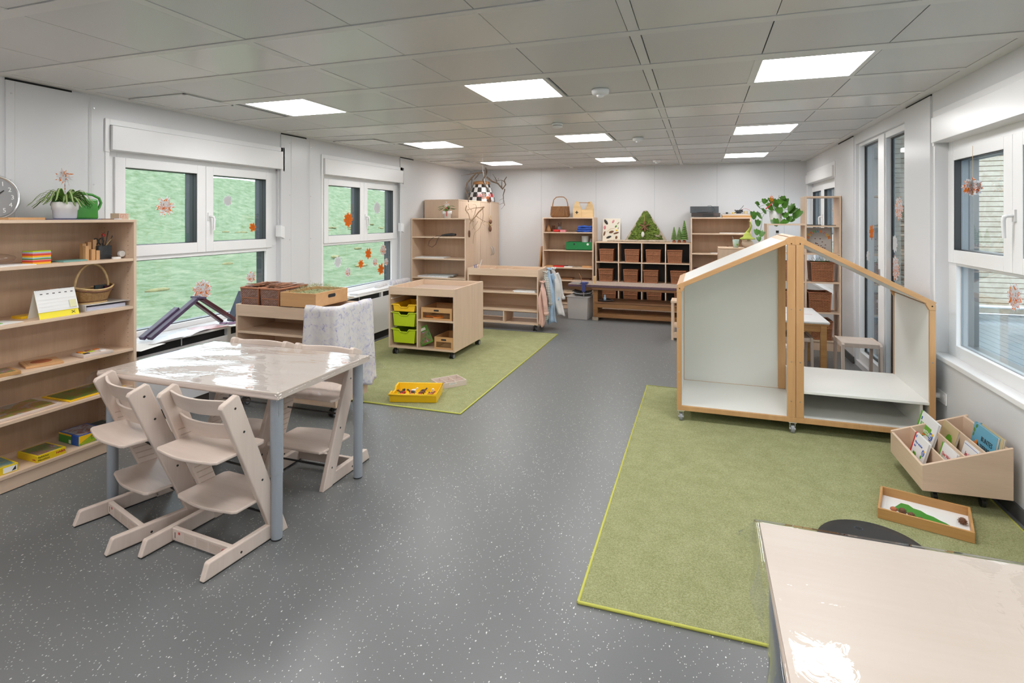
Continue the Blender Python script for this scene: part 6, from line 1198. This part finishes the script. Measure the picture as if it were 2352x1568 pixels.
own('folded_cloth', 'folded blue cloth %s' % c_, 'cloth', 'bluecloth', (-1.97, 9.88, 1.3855), lambda b: folded(b, .28, .24, .115), solid=.004)
r_ = thing('green_box', 'green painted wooden box on the second shelf of the middle bookcase', 'box', (-2.06, 9.88, 1.0605)); part('box_body', 'gbox', r_, lambda b: b.open_box(-.24, .24, -.14, .14, 0, .148, .012)); part('finger_hole', 'black', r_, lambda b: b.cyl((-.09, -.1415, .11), .016, .002, 'y', 16)); part('round_sticker', 'paper', r_, lambda b: b.cyl((.155, -.1415, .11), .02, .002, 'y', 18)); part('joint_line', 'darkgrey', r_, lambda b: b.box(.075, .077, -.1408, -.14, 0, .148))
own('white_pot', 'white cylindrical pot standing in the green box', 'pot', 'ceramic', (-1.98, 9.89, 1.0735), lambda b: b.lathe([(.055, 0), (.066, .24), (.060, .24), (.05, .02), (0, .02)], n=24)); own('white_bottle', 'small white bottle standing in the green box beside the pot', 'bottle', 'linen', (-1.87, 9.87, 1.0735), lambda b: b.lathe([(.022, 0), (.024, .14), (.012, .17), (.012, .195), (0, .195)], n=16)); own('drinking_glass', 'small clear glass left of the green box', 'glass', 'film_flat', (-2.34, 9.86, 1.0605), lambda b: b.lathe([(.028, .002), (.034, .09), (.031, .09), (.026, .008), (0, .006)], n=20))
for i, (x0, x1, m_, lab) in enumerate(((-2.70, -2.55, 'honey', 'small brown wooden pieces at the left of the third shelf'), (-2.55, -2.36, 'red', 'red flat felt piece on the third shelf of the middle bookcase'), (-2.35, -2.20, 'paper', 'white crumpled paper on the third shelf of the middle bookcase'), (-2.20, -2.02, 'drift', 'brown flat bark piece on the third shelf of the middle bookcase'), (-2.02, -1.84, 'honey', 'thin tan boards at the right of the third shelf'), (-2.45, -2.3, 'maroon', 'dark red roll behind the felt on the third shelf'))):
    slab('craft_piece', lab, 'craft material', m_, x0, x1, 9.80+.05*(i == 5), 9.96, .7455, .7455+rnd.uniform(.012, .035), rnd.uniform(-.15, .15), group='craft pieces on the third shelf')
for i, (x0, x1, z, h_, m_, lab) in enumerate(((-2.60, -2.2, .5205, .03, 'oldwood', 'dark wooden boards on the fourth shelf of the middle bookcase'), (-2.05, -1.88, .5205, .02, 'brown', 'flat dark board on the fourth shelf near the vice'), (-2.66, -2.2, .3005, .03, 'drift', 'brown wooden pieces on the lowest open shelf behind the shirts'), (-2.12, -1.86, .3005, .016, 'news', 'papers lying low in the middle bookcase behind the clear bin'))): slab('craft_board', lab, 'board', m_, x0, x1, 9.80, 10.0, z, z+h_, .03, group='boards low in the middle bookcase')
for i, (x, lab) in enumerate(((-2.86, 'thin board leaning left of the middle bookcase, outer one'), (-2.80, 'thin brown board leaning left of the middle bookcase, inner one'))):
    o = bx('leaning_board', 'honey' if i == 0 else 'oak', None, -.012, .012, -.10, .10, 0, 1.12-.1*i); o.location = (x-.05, 9.95, .002); o.rotation_euler = (0, radians(6), 0); tag(o, lab, 'board', 'boards leaning beside the middle bookcase')
# ================================================================ on the cube shelf
r_ = thing('nature_board', 'cream board with dried leaves and cones leaning above the cube shelf', 'picture board', (-1.525, 9.99, 1.2205), 0, rot=(radians(-7), 0, 0))
bx('board', plain('cream_board', (.74, .69, .58), .6), r_, -.158, .158, 0, .008, 0, .415)
def dec(nm, m_, x, z, a, l_, w_): part(nm, m_, r_, lambda b: b.blob((x, -.004, z), (l_, .006, w_), n=8, rot=Euler((0, -a, 0))))
dec('dried_leaf', 'black', -.10, .35, -1.0, .055, .025); dec('dried_leaf', 'brown', -.125, .14, 1.3, .045, .016); dec('cone', 'brown', .0, .17, .3, .045, .022); dec('cone', 'brown', .085, .15, .3, .052, .016); dec('cone', 'black', -.045, .075, .4, .05, .02); dec('cone', 'brown', .09, .07, 1.4, .03, .02)
dec('green_leaf', 'leaf', .08, .27, .9, .026, .016); dec('yellow_disc', 'yellow', .095, .20, 0, .016, .016); part('bent_twig', 'cane', r_, lambda b: b.tube([(-.08, -.004, .17), (-.02, -.004, .225), (.06, -.004, .235)], .003, 5)); dec('bark_square', 'pink', .03, .36, 1.1, .034, .018); dec('bark_square', 'pink', -.12, .25, 1.5, .036, .022); dec('twig_piece', 'drift', .12, .33, .8, .03, .01); dec('twig_piece', 'drift', .12, .24, 1.4, .02, .01)
r_ = thing('moss_tent', 'green moss covered triangle with a cone figure above the cube shelf', 'moss picture', (-.915, 9.97, 1.25), 0, rot=(radians(-5), 0, 0))
part('bark_backing', 'drift', r_, lambda b: b.prism([(-.36, 0), (.36, 0), (.03, .515), (.0, .53), (-.045, .52)], 'y', 0, .012))
mo = MB(); mo.prism([(-.315, .012), (.30, .012), (.035, .49), (-.045, .49)], 'y', -.006, -.001)
for k in range(330):
    z = rnd.uniform(.012, .50); hw = .325*(1-z/.54); x = rnd.uniform(-hw, hw)-.005; s_ = rnd.uniform(.016, .028); mo.blob((x, -.010, z), (s_, .012, s_*.8), n=7, jit=.01)
mo.build('moss_cover', 'moss', r_)
part('cone_figure', 'brown', r_, lambda b: ([b.tube([(-.02, -.03, .235), (-.02+.085*cos(a), -.035, .235+.085*sin(a))], [.016, .012], 7) for a in (.5, 2.7, 3.9, 5.5, 4.8)], b.blob((-.015, -.035, .30), (.018, .015, .035), n=8))); part('cord', 'cane', r_, lambda b: b.tube([(-.035, -.02, .46), (-.025, -.025, .38), (-.02, -.03, .31)], .0025, 5)); part('stick_nest', 'drift', r_, lambda b: [b.tube([(.15, -.025, .10), (.20+rnd.uniform(-.03, .05), -.025, .04+rnd.uniform(0, .03)), (.25, -.025, .10+rnd.uniform(-.02, .03))], .003, 5) for _ in range(5)]); part('stone', 'linen', r_, lambda b: b.blob((-.05, -.03, .10), (.028, .012, .05)))
own('driftwood', 'long flat grey driftwood lying before the moss triangle', 'driftwood', 'drift', (-1.04, 9.86, 1.2205), lambda b: b.tube([(-.54, 0, .012), (-.40, .01, .020), (-.1, -.01, .016), (.2, .0, .018), (.42, .01, .017), (.54, .0, .016)], [.008, .018, .016, .017, .016, .010], 8))
for i, (x, h_, q, lab) in enumerate(((-.43, .27, .045, 'smaller bottle brush tree left of the other two on the cube shelf'), (-.345, .265, .048, 'middle bottle brush tree, palest of the three on the cube shelf'), (-.262, .38, .055, 'tallest bottle brush tree on the cube shelf'))):
    r_ = thing('bottle_brush_tree', lab, 'toy tree', (x, 9.86+.02*(i % 2), 1.2205), 0, 'bottle brush trees on the cube shelf')
    part('tree_foot', 'terra', r_, lambda b: b.lathe([(.03, 0), (.024, .035), (.012, .045), (0, .046)], n=14)); part('bristles', ['leaf', 'leaf_w'], r_, lambda b: [b.lathe([(.006, .045+(h_-.05)*k/11), (q*1.15*(1-(k/11.3)**1.3), .045+(h_-.05)*(k+.15)/11), (q*1.12*(1-(k/11.3)**1.3), .045+(h_-.05)*(k+.75)/11), (q*.7*(1-(k/11.3)**1.3), .045+(h_-.05)*(k+1.1)/11)], n=12, mi=0) for k in range(11)]+[b.tube([(q*1.17*(1-(k/11.3)**1.3)*cos(a), q*1.17*(1-(k/11.3)**1.3)*sin(a), .05+(h_-.05)*(k+.3)/11) for a in [j*pi/5 for j in range(11)]], .0018, 4, 1, caps=False) for k in range(10)])
# ================================================================ on and in the right far bookcase
r_ = thing('turntable', 'black turntable under a smoky clear cover on the right far bookcase', 'turntable', (.07, 9.86, TB_))
bx('body', plain('dark_brown_deck', (.045, .035, .03), .35), r_, -.215, .24, -.14, .14, .012, .075, bevel=.003); part('front_panel', 'black', r_, lambda b: b.box(-.04, .13, -.142, -.1402, .02, .065)); bx('control_plate', plain('deck_plate', (.09, .07, .065), .3), r_, .14, .235, -.1425, -.1405, .025, .068); part('platter', 'black', r_, lambda b: b.lathe([(.13, .076), (.13, .088), (.10, .092), (0, .094)], n=32)); part('dust_cover', 'smoke', r_, lambda b: b.box(-.235, .215, -.12, .15, .076, .185)); part('cable', 'black', r_, lambda b: b.tube([(.04, -.128, .19), (.09, -.13, .2), (.13, -.13, .17), (.16, -.132, .12), (.12, -.133, .09)], .003, 5)); part('foot', 'chrome', r_, lambda b: [b.cyl((x, y, 0), .015, .013) for x in (-.18, .2) for y in (-.1, .1)])
# (half a dozen salvaged parts lie on the board beside it)
r_ = thing('salvage_tray', 'honey brown wooden box base with white rim beside the turntable', 'box', (.565, 9.86, TB_)); bx('box_body', 'bamboo', r_, -.225, .225, -.13, .13, 0, .052, bevel=.002); bx('white_rim', 'paper', r_, -.228, .228, -.133, .133, .036, .046); bx('dark_plate', 'leg', r_, -.20, .20, -.11, .11, .0522, .060)
for i, (x, y, m_, lab) in enumerate(((-.15, -.03, 'black', 'small black knob on the wooden box beside the turntable'), (-.10, .03, 'paper', 'small white cap on the wooden box beside the turntable'), (-.05, -.02, 'yellow', 'small yellow button on the wooden box beside the turntable'), (.14, -.02, 'beige', 'cream coloured reel on the wooden box beside the turntable'))): own('loose_part', lab, 'loose part', m_, (.565+x, 9.86+y, TB_+.0605), lambda b: b.cyl((0, 0, 0), .018+.012*(i == 3), .025+.02*(i == 3), n=14), group='loose parts on the wooden box')
own('wire_tangle', 'tangle of dark wire and metal parts on the wooden box beside the turntable', 'wire', ['darkgrey', 'pink'], (.60, 9.86, TB_+.072), lambda b: ([b.tube([(rnd.uniform(-.07, .07), rnd.uniform(-.04, .04), rnd.uniform(-.005, .06)) for _ in range(5)], rnd.uniform(.003, .007), 5) for _ in range(9)], b.tube([(.0, 0, .04), (.05, 0, .09), (.075, 0, .125)], .004, 5), b.tube([(.05, 0, .06), (.1, 0, .075), (.15, .0, .06), (.19, 0, .02)], .003, 5, 1)))
slab('paper_stack', 'white papers on the upper shelf of the right far bookcase', 'papers', 'paper', .30, .70, 9.80, 10.0, 1.3855, 1.396); slab('paper_sheet', 'thin white sheets on the second shelf of the right far bookcase', 'papers', 'paper', .15, .42, 9.80, 9.95, 1.0505, 1.056, .1)
for i, (x0, x1, z0, z1, m_, lab) in enumerate(((.37, .50, 1.0505, 1.072, 'navy', 'dark blue box at the bottom of the small stack in the right far bookcase'), (.36, .50, 1.0725, 1.096, 'red', 'red box in the middle of the small stack in the right far bookcase'), (.31, .55, 1.0965, 1.104, 'honey', 'thin tan board on the small stack in the right far bookcase'), (.35, .56, 1.1045, 1.125, 'pink', 'pink tin topmost of the small stack in the right far bookcase'))): slab('stacked_box', lab, 'box', m_, x0, x1, 9.80, 9.93, z0, z1, 0, group='small stack in the right far bookcase')
cone('small dark cone on top of the pink tin in the right far bookcase', (.43, 9.86, 1.1255), 1.5)
slab('dark_books', 'dark books and cloth low in the right far bookcase', 'books', 'maroon', -.10, .20, 9.80, 9.95, .7505, .80, .05); 
r_ = thing('glass_tumbler', 'pale green glass tumbler on the cabinet behind the white roof', 'glass', (.50, 8.9, 1.20)); part('tumbler_body', plain('pale_green_glass', (.42, .55, .48), .2), r_, lambda b: b.lathe([(.035, 0), (.048, .12), (.044, .12), (.032, .01), (0, .01)], n=24)); part('stirring_spoon', 'chrome', r_, lambda b: b.tube([(0, 0, .02), (-.05, 0, .165)], .004, 6)); part('green_spot', 'green2', r_, lambda b: b.blob((.02, -.038, .045), (.014, .006, .014)))
r_ = thing('side_cabinet', 'low maple cabinet behind the white playhouse roof', 'cabinet', (.58, 8.95, 0)); 
for x in (-.33, .31): bx('side_panel', 'beech', r_, x, x+.02, -.2, .2, .02, 1.18)
bx('top_panel', 'beech_x', r_, -.33, .33, -.2, .2, 1.18, 1.199, bevel=.002); bx('back_panel', 'beech', r_, -.31, .31, .185, .195, .02, 1.18); bx('door', 'beech', r_, -.328, .328, -.218, -.2005, .04, 1.175, bevel=.002)
r_ = thing('garden_gnome', 'pale gnome figure with floppy green hat beside the glass tumbler', 'figure', (.66, 8.9, 1.2)); part('gnome_body', 'beige2' if 'beige2' in M else plain('gnome_skin', (.66, .52, .40), .7), r_, lambda b: (b.blob((0, 0, .06), (.085, .05, .065)), b.blob((-.04, -.03, .12), (.042, .035, .04)))); part('hat', plain('lime_felt', (.33, .38, .06), .8), r_, lambda b: (b.lathe([(.0, .13), (.11, .125), (.105, .14), (.06, .165), (.045, .20), (.03, .23)], c=(.0, 0), n=20), b.tube([(.0, 0, .22), (.03, 0, .27), (.055, 0, .33), (.04, 0, .38), (.02, 0, .40)], [.03, .02, .012, .008, .004], 8)))
# ================================================================ workbench
wb = thing('workbench', 'old brown workbench with paint splashed top in front of the cube shelf', 'workbench', (-1.02, 9.05, 0))
part('worktop', ['paintmess', 'oldwood'], wb, lambda b: (b.box(-1.02, 1.10, -.27, .24, .565, .572), b.box(-1.02, 1.10, -.268, .238, .53, .565, 1), b.box(-.63, 1.05, -.262, .23, .49, .53, 1)), bevel=.002)
part('splashed_edge', picture('splashed_edge_print', [(.03, .02, .02), (.10, .06, .07), (.16, .08, .14), (.05, .04, .03), (.30, .28, .08)], 60, .5), wb, lambda b: b.box(-1.02, 1.10, -.2715, -.2702, .532, .566))
for x in (-.62, .88):
    for y in (-.22, .16): l_ = bx('leg', 'oldoak', wb, x, x+.075, y, y+.075, .05, .49, bevel=.003); bx('foot_block', 'drift', l_, x-.01, x+.085, y-.02, y+.095, 0, .05)
for nm, q in (('upper_shelf', (-.60, .93, -.23, .22, .272, .30)), ('front_rail', (-.56, .90, -.225, -.195, .205, .268)), ('lower_shelf', (-.56, .92, -.24, .22, .085, .11)), ('lower_rail', (-.56, .92, -.245, -.22, .05, .105))): bx(nm, 'oldwood' if 'upper' in nm else 'oldoak', wb, *q, bevel=.003)
for x, y in ((-.55, -.1), (.85, -.1)): part('castor', 'black', wb, lambda b: b.cyl((x, y, .03), .028, .02, 'x'))
r_ = thing('bench_vice', 'blue screw vice clamped on the splashed workbench', 'vice', (-1.78, 8.83, .573)); part('vice_body', plain('vice_blue', (.05, .06, .20), .5), r_, lambda b: (b.box(-.055, .055, -.05, .06, 0, .03), b.box(-.03, .03, -.075, -.05, -.115, .03), b.box(-.015, .015, -.07, .0, -.13, -.11)), bevel=.004); part('screw_spindle', 'chrome', r_, lambda b: (b.cyl((0, -.06, -.20), .008, .09), b.cyl((-.04, -.06, -.15), .004, .08, 'x', 8), b.cyl((-.10, 0, .015), .010, .10, 'x', 8)))
slab('wood_offcut', 'upright light wood offcut on the workbench beside the vice', 'wood piece', 'ply', -1.66, -1.62, 8.95, 8.99, .573, .69); own('bent_twig', 'thin bent twig standing behind the vice', 'twig', 'cane_brown', (-1.90, 9.05, .573), lambda b: b.tube([(.03, 0, .0), (.02, 0, .07), (-.01, 0, .13), (-.02, 0, .15)], .005, 6)); own('metal_tools', 'flat metal tool lying on the workbench left of the vice', 'tool', 'leg', (-1.93, 8.86, .573), lambda b: b.prism([(-.09, -.02), (.10, -.03), (.11, .02), (-.07, .03)], 'z', 0, .012))
own('glass_dish', 'flat grey dish on the upper shelf of the workbench', 'dish', 'smoke', (-1.44, 8.92, .3005), lambda b: b.lathe([(.03, 0), (.12, .012), (.13, .02), (.125, .022), (0, .008)], n=28)); own('blue_bottle', 'small pale blue bottle standing on the flat grey dish', 'bottle', 'skyblue', (-1.46, 8.90, .312), lambda b: b.lathe([(.022, 0), (.024, .045), (.012, .06), (.014, .09), (0, .095)], n=16))
# clear storage bin
r_ = thing('storage_bin', 'large frosted clear plastic bin standing left of the workbench', 'bin', (-1.87, 8.99, .001), -.12)
part('bin_body', 'clearbox', r_, lambda b: b.open_box(-.175, .175, -.19, .19, 0, .36, .004, taper=.015)); part('lid', 'clearbox', r_, lambda b: (b.box(-.188, .188, -.203, .203, .361, .366), b.tube([(-.188, -.203, .362), (.188, -.203, .362), (.188, .203, .362), (-.188, .203, .362), (-.188, -.203, .362)], .007, 6)))
for i in range(3): own('magazine', ('lowest', 'middle', 'topmost')[i]+' of the dark bowed magazines on the clear bin', 'magazine', 'news' if i % 2 else 'darkgrey', (-1.84, 8.99, .3755+.018*i), lambda b: b.grid(lambda u, v: ((u-.5)*.30, (v-.5)*.22, .006*i+.10*(u-.5)**2), 12, 4), solid=.008, group='magazines on the clear bin')
# ================================================================ open shelf, table and stools at the right
os_ = thing('room_divider_shelf', 'tall open maple shelf with wicker baskets standing before the far window', 'open shelf', (.80, 7.70, 0)); D_ = .33
for x, H_, nm in ((0, 1.57, 'side_panel'), (.435, 1.915, 'divider'), (.813, 1.915, 'side_panel')): bx(nm, 'beech', os_, x, x+.020, 0, D_, .0, H_, bevel=.0015)
bx('top_panel', 'beech_x', os_, .455, .813, 0, D_, 1.895, 1.915, bevel=.0015); bx('top_panel', 'beech_x', os_, .02, .435, 0, D_, 1.55, 1.57, bevel=.0015)
for z in (1.205, .85, .475, .125):
    bx('shelf', 'beech_x', os_, .02, .435, .002, D_-.002, z-.02, z, bevel=.0015); bx('shelf', 'beech_x', os_, .455, .813, .002, D_-.002, z-.02, z, bevel=.0015)
bx('shelf', 'beech_x', os_, .455, .813, .002, D_-.002, 1.53, 1.55, bevel=.0015); bx('plinth', 'beech_x', os_, .02, .813, .01, .03, .0, .105)
g_ = 'wicker baskets in the open shelf'
k0 = wicker_box('large wicker basket with grass in the right column, below the poster', 1.435, 7.865, .8505, .25, .29, .235, 'wick_red', group=g_)
dup(k0, (1.405, 7.865, .4755), label='large wicker basket in the right column, one shelf below the basket with grass'); dup(k0, (1.42, 7.865, .1255), label='large wicker basket lowest in the right column, behind the white-topped table')
dup(k0, (1.07, 7.865, .8505), label='large wicker basket in the left column, level with the basket with grass'); dup(k0, (1.07, 7.865, .4755), label='large wicker basket in the left column, second from below')
own('grass_tuft', 'thin green grass growing out of the large wicker basket', 'grass', 'leaf', (1.435, 7.865, 1.03), lambda b: [b.tube([(x, y, 0), (x+dx*.5, y, .06), (x+dx, y, .06+dz)], .0018, 4) for x, y, dx, dz in [(rnd.uniform(-.1, .1), rnd.uniform(-.1, .1), rnd.uniform(-.09, .09), rnd.uniform(-.02, .06)) for _ in range(34)]], kind='stuff') if 0 else None
o = part('grass_tuft', 'leaf', None, lambda b: [b.tube([(x, y, 0), (x+dx*.5, y, .06), (x+dx, y, .06+dz)], .0018, 4) for x, y, dx, dz in [(rnd.uniform(-.09, .09), rnd.uniform(-.1, .1), rnd.uniform(-.08, .08), rnd.uniform(-.02, .06)) for _ in range(34)]]); o.location = (1.435, 7.865, 1.03); tag(o, 'thin green grass sticking out of the large wicker basket', 'grass', kind='stuff')
ps = thing('poster', 'grey poster with arched colourful letters standing in the open shelf', 'poster', (1.42, 7.86, 1.206), 0, rot=(radians(-4), 0, 0)); bx('poster_sheet', plain('grey_poster', (.42, .40, .38), .7), ps, -.145, .14, 0, .004, 0, .315); bx('green_edge', 'leaf', ps, .138, .146, -.001, .012, 0, .315)
LC = ['orange', 'yellow', 'orange', 'green2', 'coverblue', 'orange', 'pink', 'yellow', 'orange']
for i, ch in enumerate('BERNARIUM'):
    a = radians(158-17*i); text(ch, .048, LC[i], ps, (.0+.112*cos(a)-.012*math.sin(a), -.0012, .145+.112*math.sin(a)-.002), (pi/2, -(a-pi/2), 0), 'coloured_letter', bold=.002, align='CENTER')
part('small_drawings', 'brown', ps, lambda b: [b.blob((rnd.uniform(-.08, .08), -.001, rnd.uniform(.03, .18)), (.009, .001, .006), n=6) for _ in range(14)])
slab('dark_tray', 'thin dark tray on the upper right shelf of the open shelf', 'tray', 'black', 1.26, 1.42, 7.72, 7.9, 1.5505, 1.560); slab('dark_ruler', 'thin dark slat beside the tray on the upper right shelf', 'slat', 'black', 1.47, 1.58, 7.72, 7.8, 1.5505, 1.557)
for i, (x, lab) in enumerate(((1.045, 'white printed bottle with yellow cap in the open shelf, left one'), (1.11, 'white printed bottle with yellow cap in the open shelf, next to the divider'))):
    r_ = thing('paint_bottle', lab, 'bottle', (x, 7.80, 1.2055), 0, 'paint bottles in the open shelf'); part('bottle_body', 'paper', r_, lambda b: b.lathe([(.026, 0), (.028, .004), (.028, .09), (.012, .108), (.012, .115), (0, .115)], n=20)); part('cap', 'yellow', r_, lambda b: b.cyl((0, 0, .115), .011, .022, n=14)); part('label_print', 'darkgrey', r_, lambda b: [b.tube([(.0288*cos(a), .0288*math.sin(a), .03+.014*k) for a in [-2.3+.15*j for j in range(11)]], .0012, 4) for k in range(4)])
r_ = thing('pump_bottle', 'clear grey bottle with black cap on the left upper shelf of the open shelf', 'bottle', (.94, 7.85, 1.2055)); part('bottle_body', 'clearbox', r_, lambda b: b.lathe([(.04, 0), (.042, .20), (.015, .235), (.015, .245), (0, .245)], n=20)); part('cap', 'black', r_, lambda b: b.cyl((0, 0, .245), .018, .03))
slab('stacked_papers', 'cream papers and folders lying above the middle basket in the open shelf', 'papers', 'beige', 1.27, 1.55, 7.76, 7.98, .7005, .712) if 0 else None
# trailing plant
pp = thing('potted_pothos', 'trailing green pothos in white pot on the open shelf', 'plant', (.922, 7.86, 1.5705))
part('plant_pot', 'ceramic', pp, lambda b: b.lathe([(.055, 0), (.062, .02), (.075, .10), (.078, .165), (.070, .168), (.066, .15), (0, .145)], n=32))
def heart(b, c, yaw, pitch, s_, roll=0):
    s_ *= .86
    R_ = Euler((pitch, roll, yaw)).to_matrix(); out = []
    for k in range(14):
        t_ = k/14*2*pi; x = .50*math.sin(t_)*(1+.10*cos(t_)); y = -.42*cos(t_)-.20*cos(2*t_)+(.38 if abs(t_-pi) < .01 else 0)*.6
        out.append(b.bm.verts.new(Vector(c)+R_ @ Vector((x*s_, y*s_*1.15, -.25*s_*x*x))))
    m_ = b.bm.verts.new(Vector(c)+R_ @ Vector((0, 0, .05*s_)))
    for i in range(14): f = b.bm.faces.new((m_, out[i], out[(i+1) % 14])); f.smooth = True
def pothos(b):
    L_ = [(.08, .0, .34, .1, .09), (-.13, 0, .30, .0, .09), (.0, -.04, .26, .5, .10), (.10, -.05, .25, -.8, .11), (-.08, -.06, .24, .9, .10), (.17, -.02, .22, -1.2, .13), (.25, 0, .14, -1.0, .15), (.20, .02, .19, -.9, .13), (-.20, -.02, .22, 1.2, .09), (-.14, -.05, .17, 1.0, .10), (-.20, -.02, .12, 1.3, .12), (-.07, -.09, .20, .2, .10), (.03, -.09, .18, 0, .11), (.10, -.10, .12, -.4, .10), (-.02, -.10, .03, .3, .12), (.09, -.10, .03, -1.3, .11), (.15, -.05, .07, -.5, .09), (-.22, -.01, .27, 1.0, .07), (.12, .05, .30, -.3, .10), (.0, .05, .30, .2, .10), (-.06, -.02, .31, .6, .09), (.19, 0, .05, -.6, .08), (.05, -.05, .29, -.2, .10)]
    for x, y, z, yaw, s_ in L_: heart(b, (x, y, z), yaw*.7, radians(52)+rnd.uniform(-.3, .3), s_, rnd.uniform(-.5, .5)); b.tube([(0, 0, .15), (x*.5, y*.5, z*.9+.06), (x, y, z)], .0025, 5)
part('foliage', 'leaf', pp, pothos)
def vine(b):
    P = [(-.02, -.05, .15), (-.12, -.09, .17), (-.17, -.10, .08), (-.18, -.10, -.03), (-.20, -.10, -.13), (-.21, -.10, -.24), (-.16, -.10, -.30)]; b.tube(P, .0028, 5)
    for x, z, yaw, s_ in ((-.27, .12, 1.0, .12), (-.22, .02, .8, .10), (-.235, -.10, .5, .09), (-.175, -.12, -.5, .09), (-.21, -.19, .2, .07), (-.20, -.27, -.3, .06)): heart(b, (x, -.11, z), yaw*.5, radians(75), s_, rnd.uniform(-.3, .3))
part('hanging_vine', 'leaf', pp, vine)
part('paper_flower', 'star_o', pp, lambda b: [b.prism([(-.06, .32), (-.06+.03*cos(a), .32+.06*math.sin(a)), (-.06+.018*cos(a+.5), .32+.03*math.sin(a+.5))], 'y', -.10+.001*k, -.0995+.001*k) for k, a in enumerate([i*pi/4 for i in range(8)])]); part('ribbon', 'red', pp, lambda b: b.tube([(-.05, -.10, .27), (-.09, -.105, .22), (-.13, -.10, .19)], .007, 5))
# table with white top
t2 = thing('table', 'white-topped table with orange wooden legs seen through the playhouse', 'table', (.62, 6.68, 0)); bx('tabletop', 'white', t2, -.60, .60, -.47, .47, .582, .604, bevel=.006); bx('edge', 'bamboo', t2, -.592, .592, -.462, .462, .566, .5818, bevel=.004)
for x0, x1, y0, y1 in ((-.56, .56, -.44, -.42), (-.56, .56, .42, .44), (-.56, -.54, -.42, .42), (.54, .56, -.42, .42)): bx('apron', 'bamboo', t2, x0, x1, y0, y1, .50, .565)
for x in (-.575, .52):
    for y in (-.455, .40): bx('leg', 'bamboo', t2, x, x+.055, y, y+.055, 0, .565, bevel=.003)
part('red_streak', 'pink', t2, lambda b: b.tube([(.1, .02, .6042), (.3, .0, .6042), (.52, -.02, .6042)], .0015, 4))
def stool(lab, x, y, rz, m_='pale', H_=.45, w_=.34, d_=.35, grp='wooden stools around the white table'):
    r_ = thing('stool', lab, 'stool', (x, y, 0), rz, grp)
    bx('seat', m_, r_, -w_/2+.024, w_/2-.024, -d_/2+.012, d_/2-.012, H_-.045, H_-.004, bevel=.004)
    for s_ in (-1, 1):
        a, c = (-w_/2, -w_/2+.024) if s_ < 0 else (w_/2-.024, w_/2)
        for q in (-1, 1): part('leg', m_, r_, lambda b: b.prism([(q*d_/2, H_-.02), (q*(d_/2-.02), H_), (q*(d_/2-.06), H_), (q*(d_/2-.045), H_-.055), (q*(d_/2-.018), 0), (q*(d_/2+.022), 0)], 'x', a, c), bevel=.003)
        bx('side_rail', m_, r_, a, c, -d_/2+.05, d_/2-.05, H_-.05, H_, bevel=.003)
    return r_
s0 = stool('whitewashed wooden stool standing alone beside the terrace door', 1.455, 6.21, 0)
stool('greyish wooden stool half under the white-topped table', .90, 6.43, .0, 'pale', .43, .36, .36); dup(s0, (.60, 5.86, 0), .05, 'whitewashed wooden stool behind the middle posts of the playhouse')
cs = thing('side_stool', 'light maple stool with footrest just behind the playhouse wall', 'stool', (-.20, 7.88, 0))
bx('seat', 'beech_x', cs, -.18, .18, -.16, .16, .50, .525, bevel=.002)
for x in (-.175, .145):
    for y in (-.155, .125): bx('leg', 'beech', cs, x, x+.03, y, y+.03, 0, .499, bevel=.002)
for z in (.03, .17): bx('footrest', 'beech_x', cs, -.145, .145, -.15, .15, z, z+.02)
bx('side_board', 'beech_x', cs, -.145, .145, -.155, -.14, .03, .10)
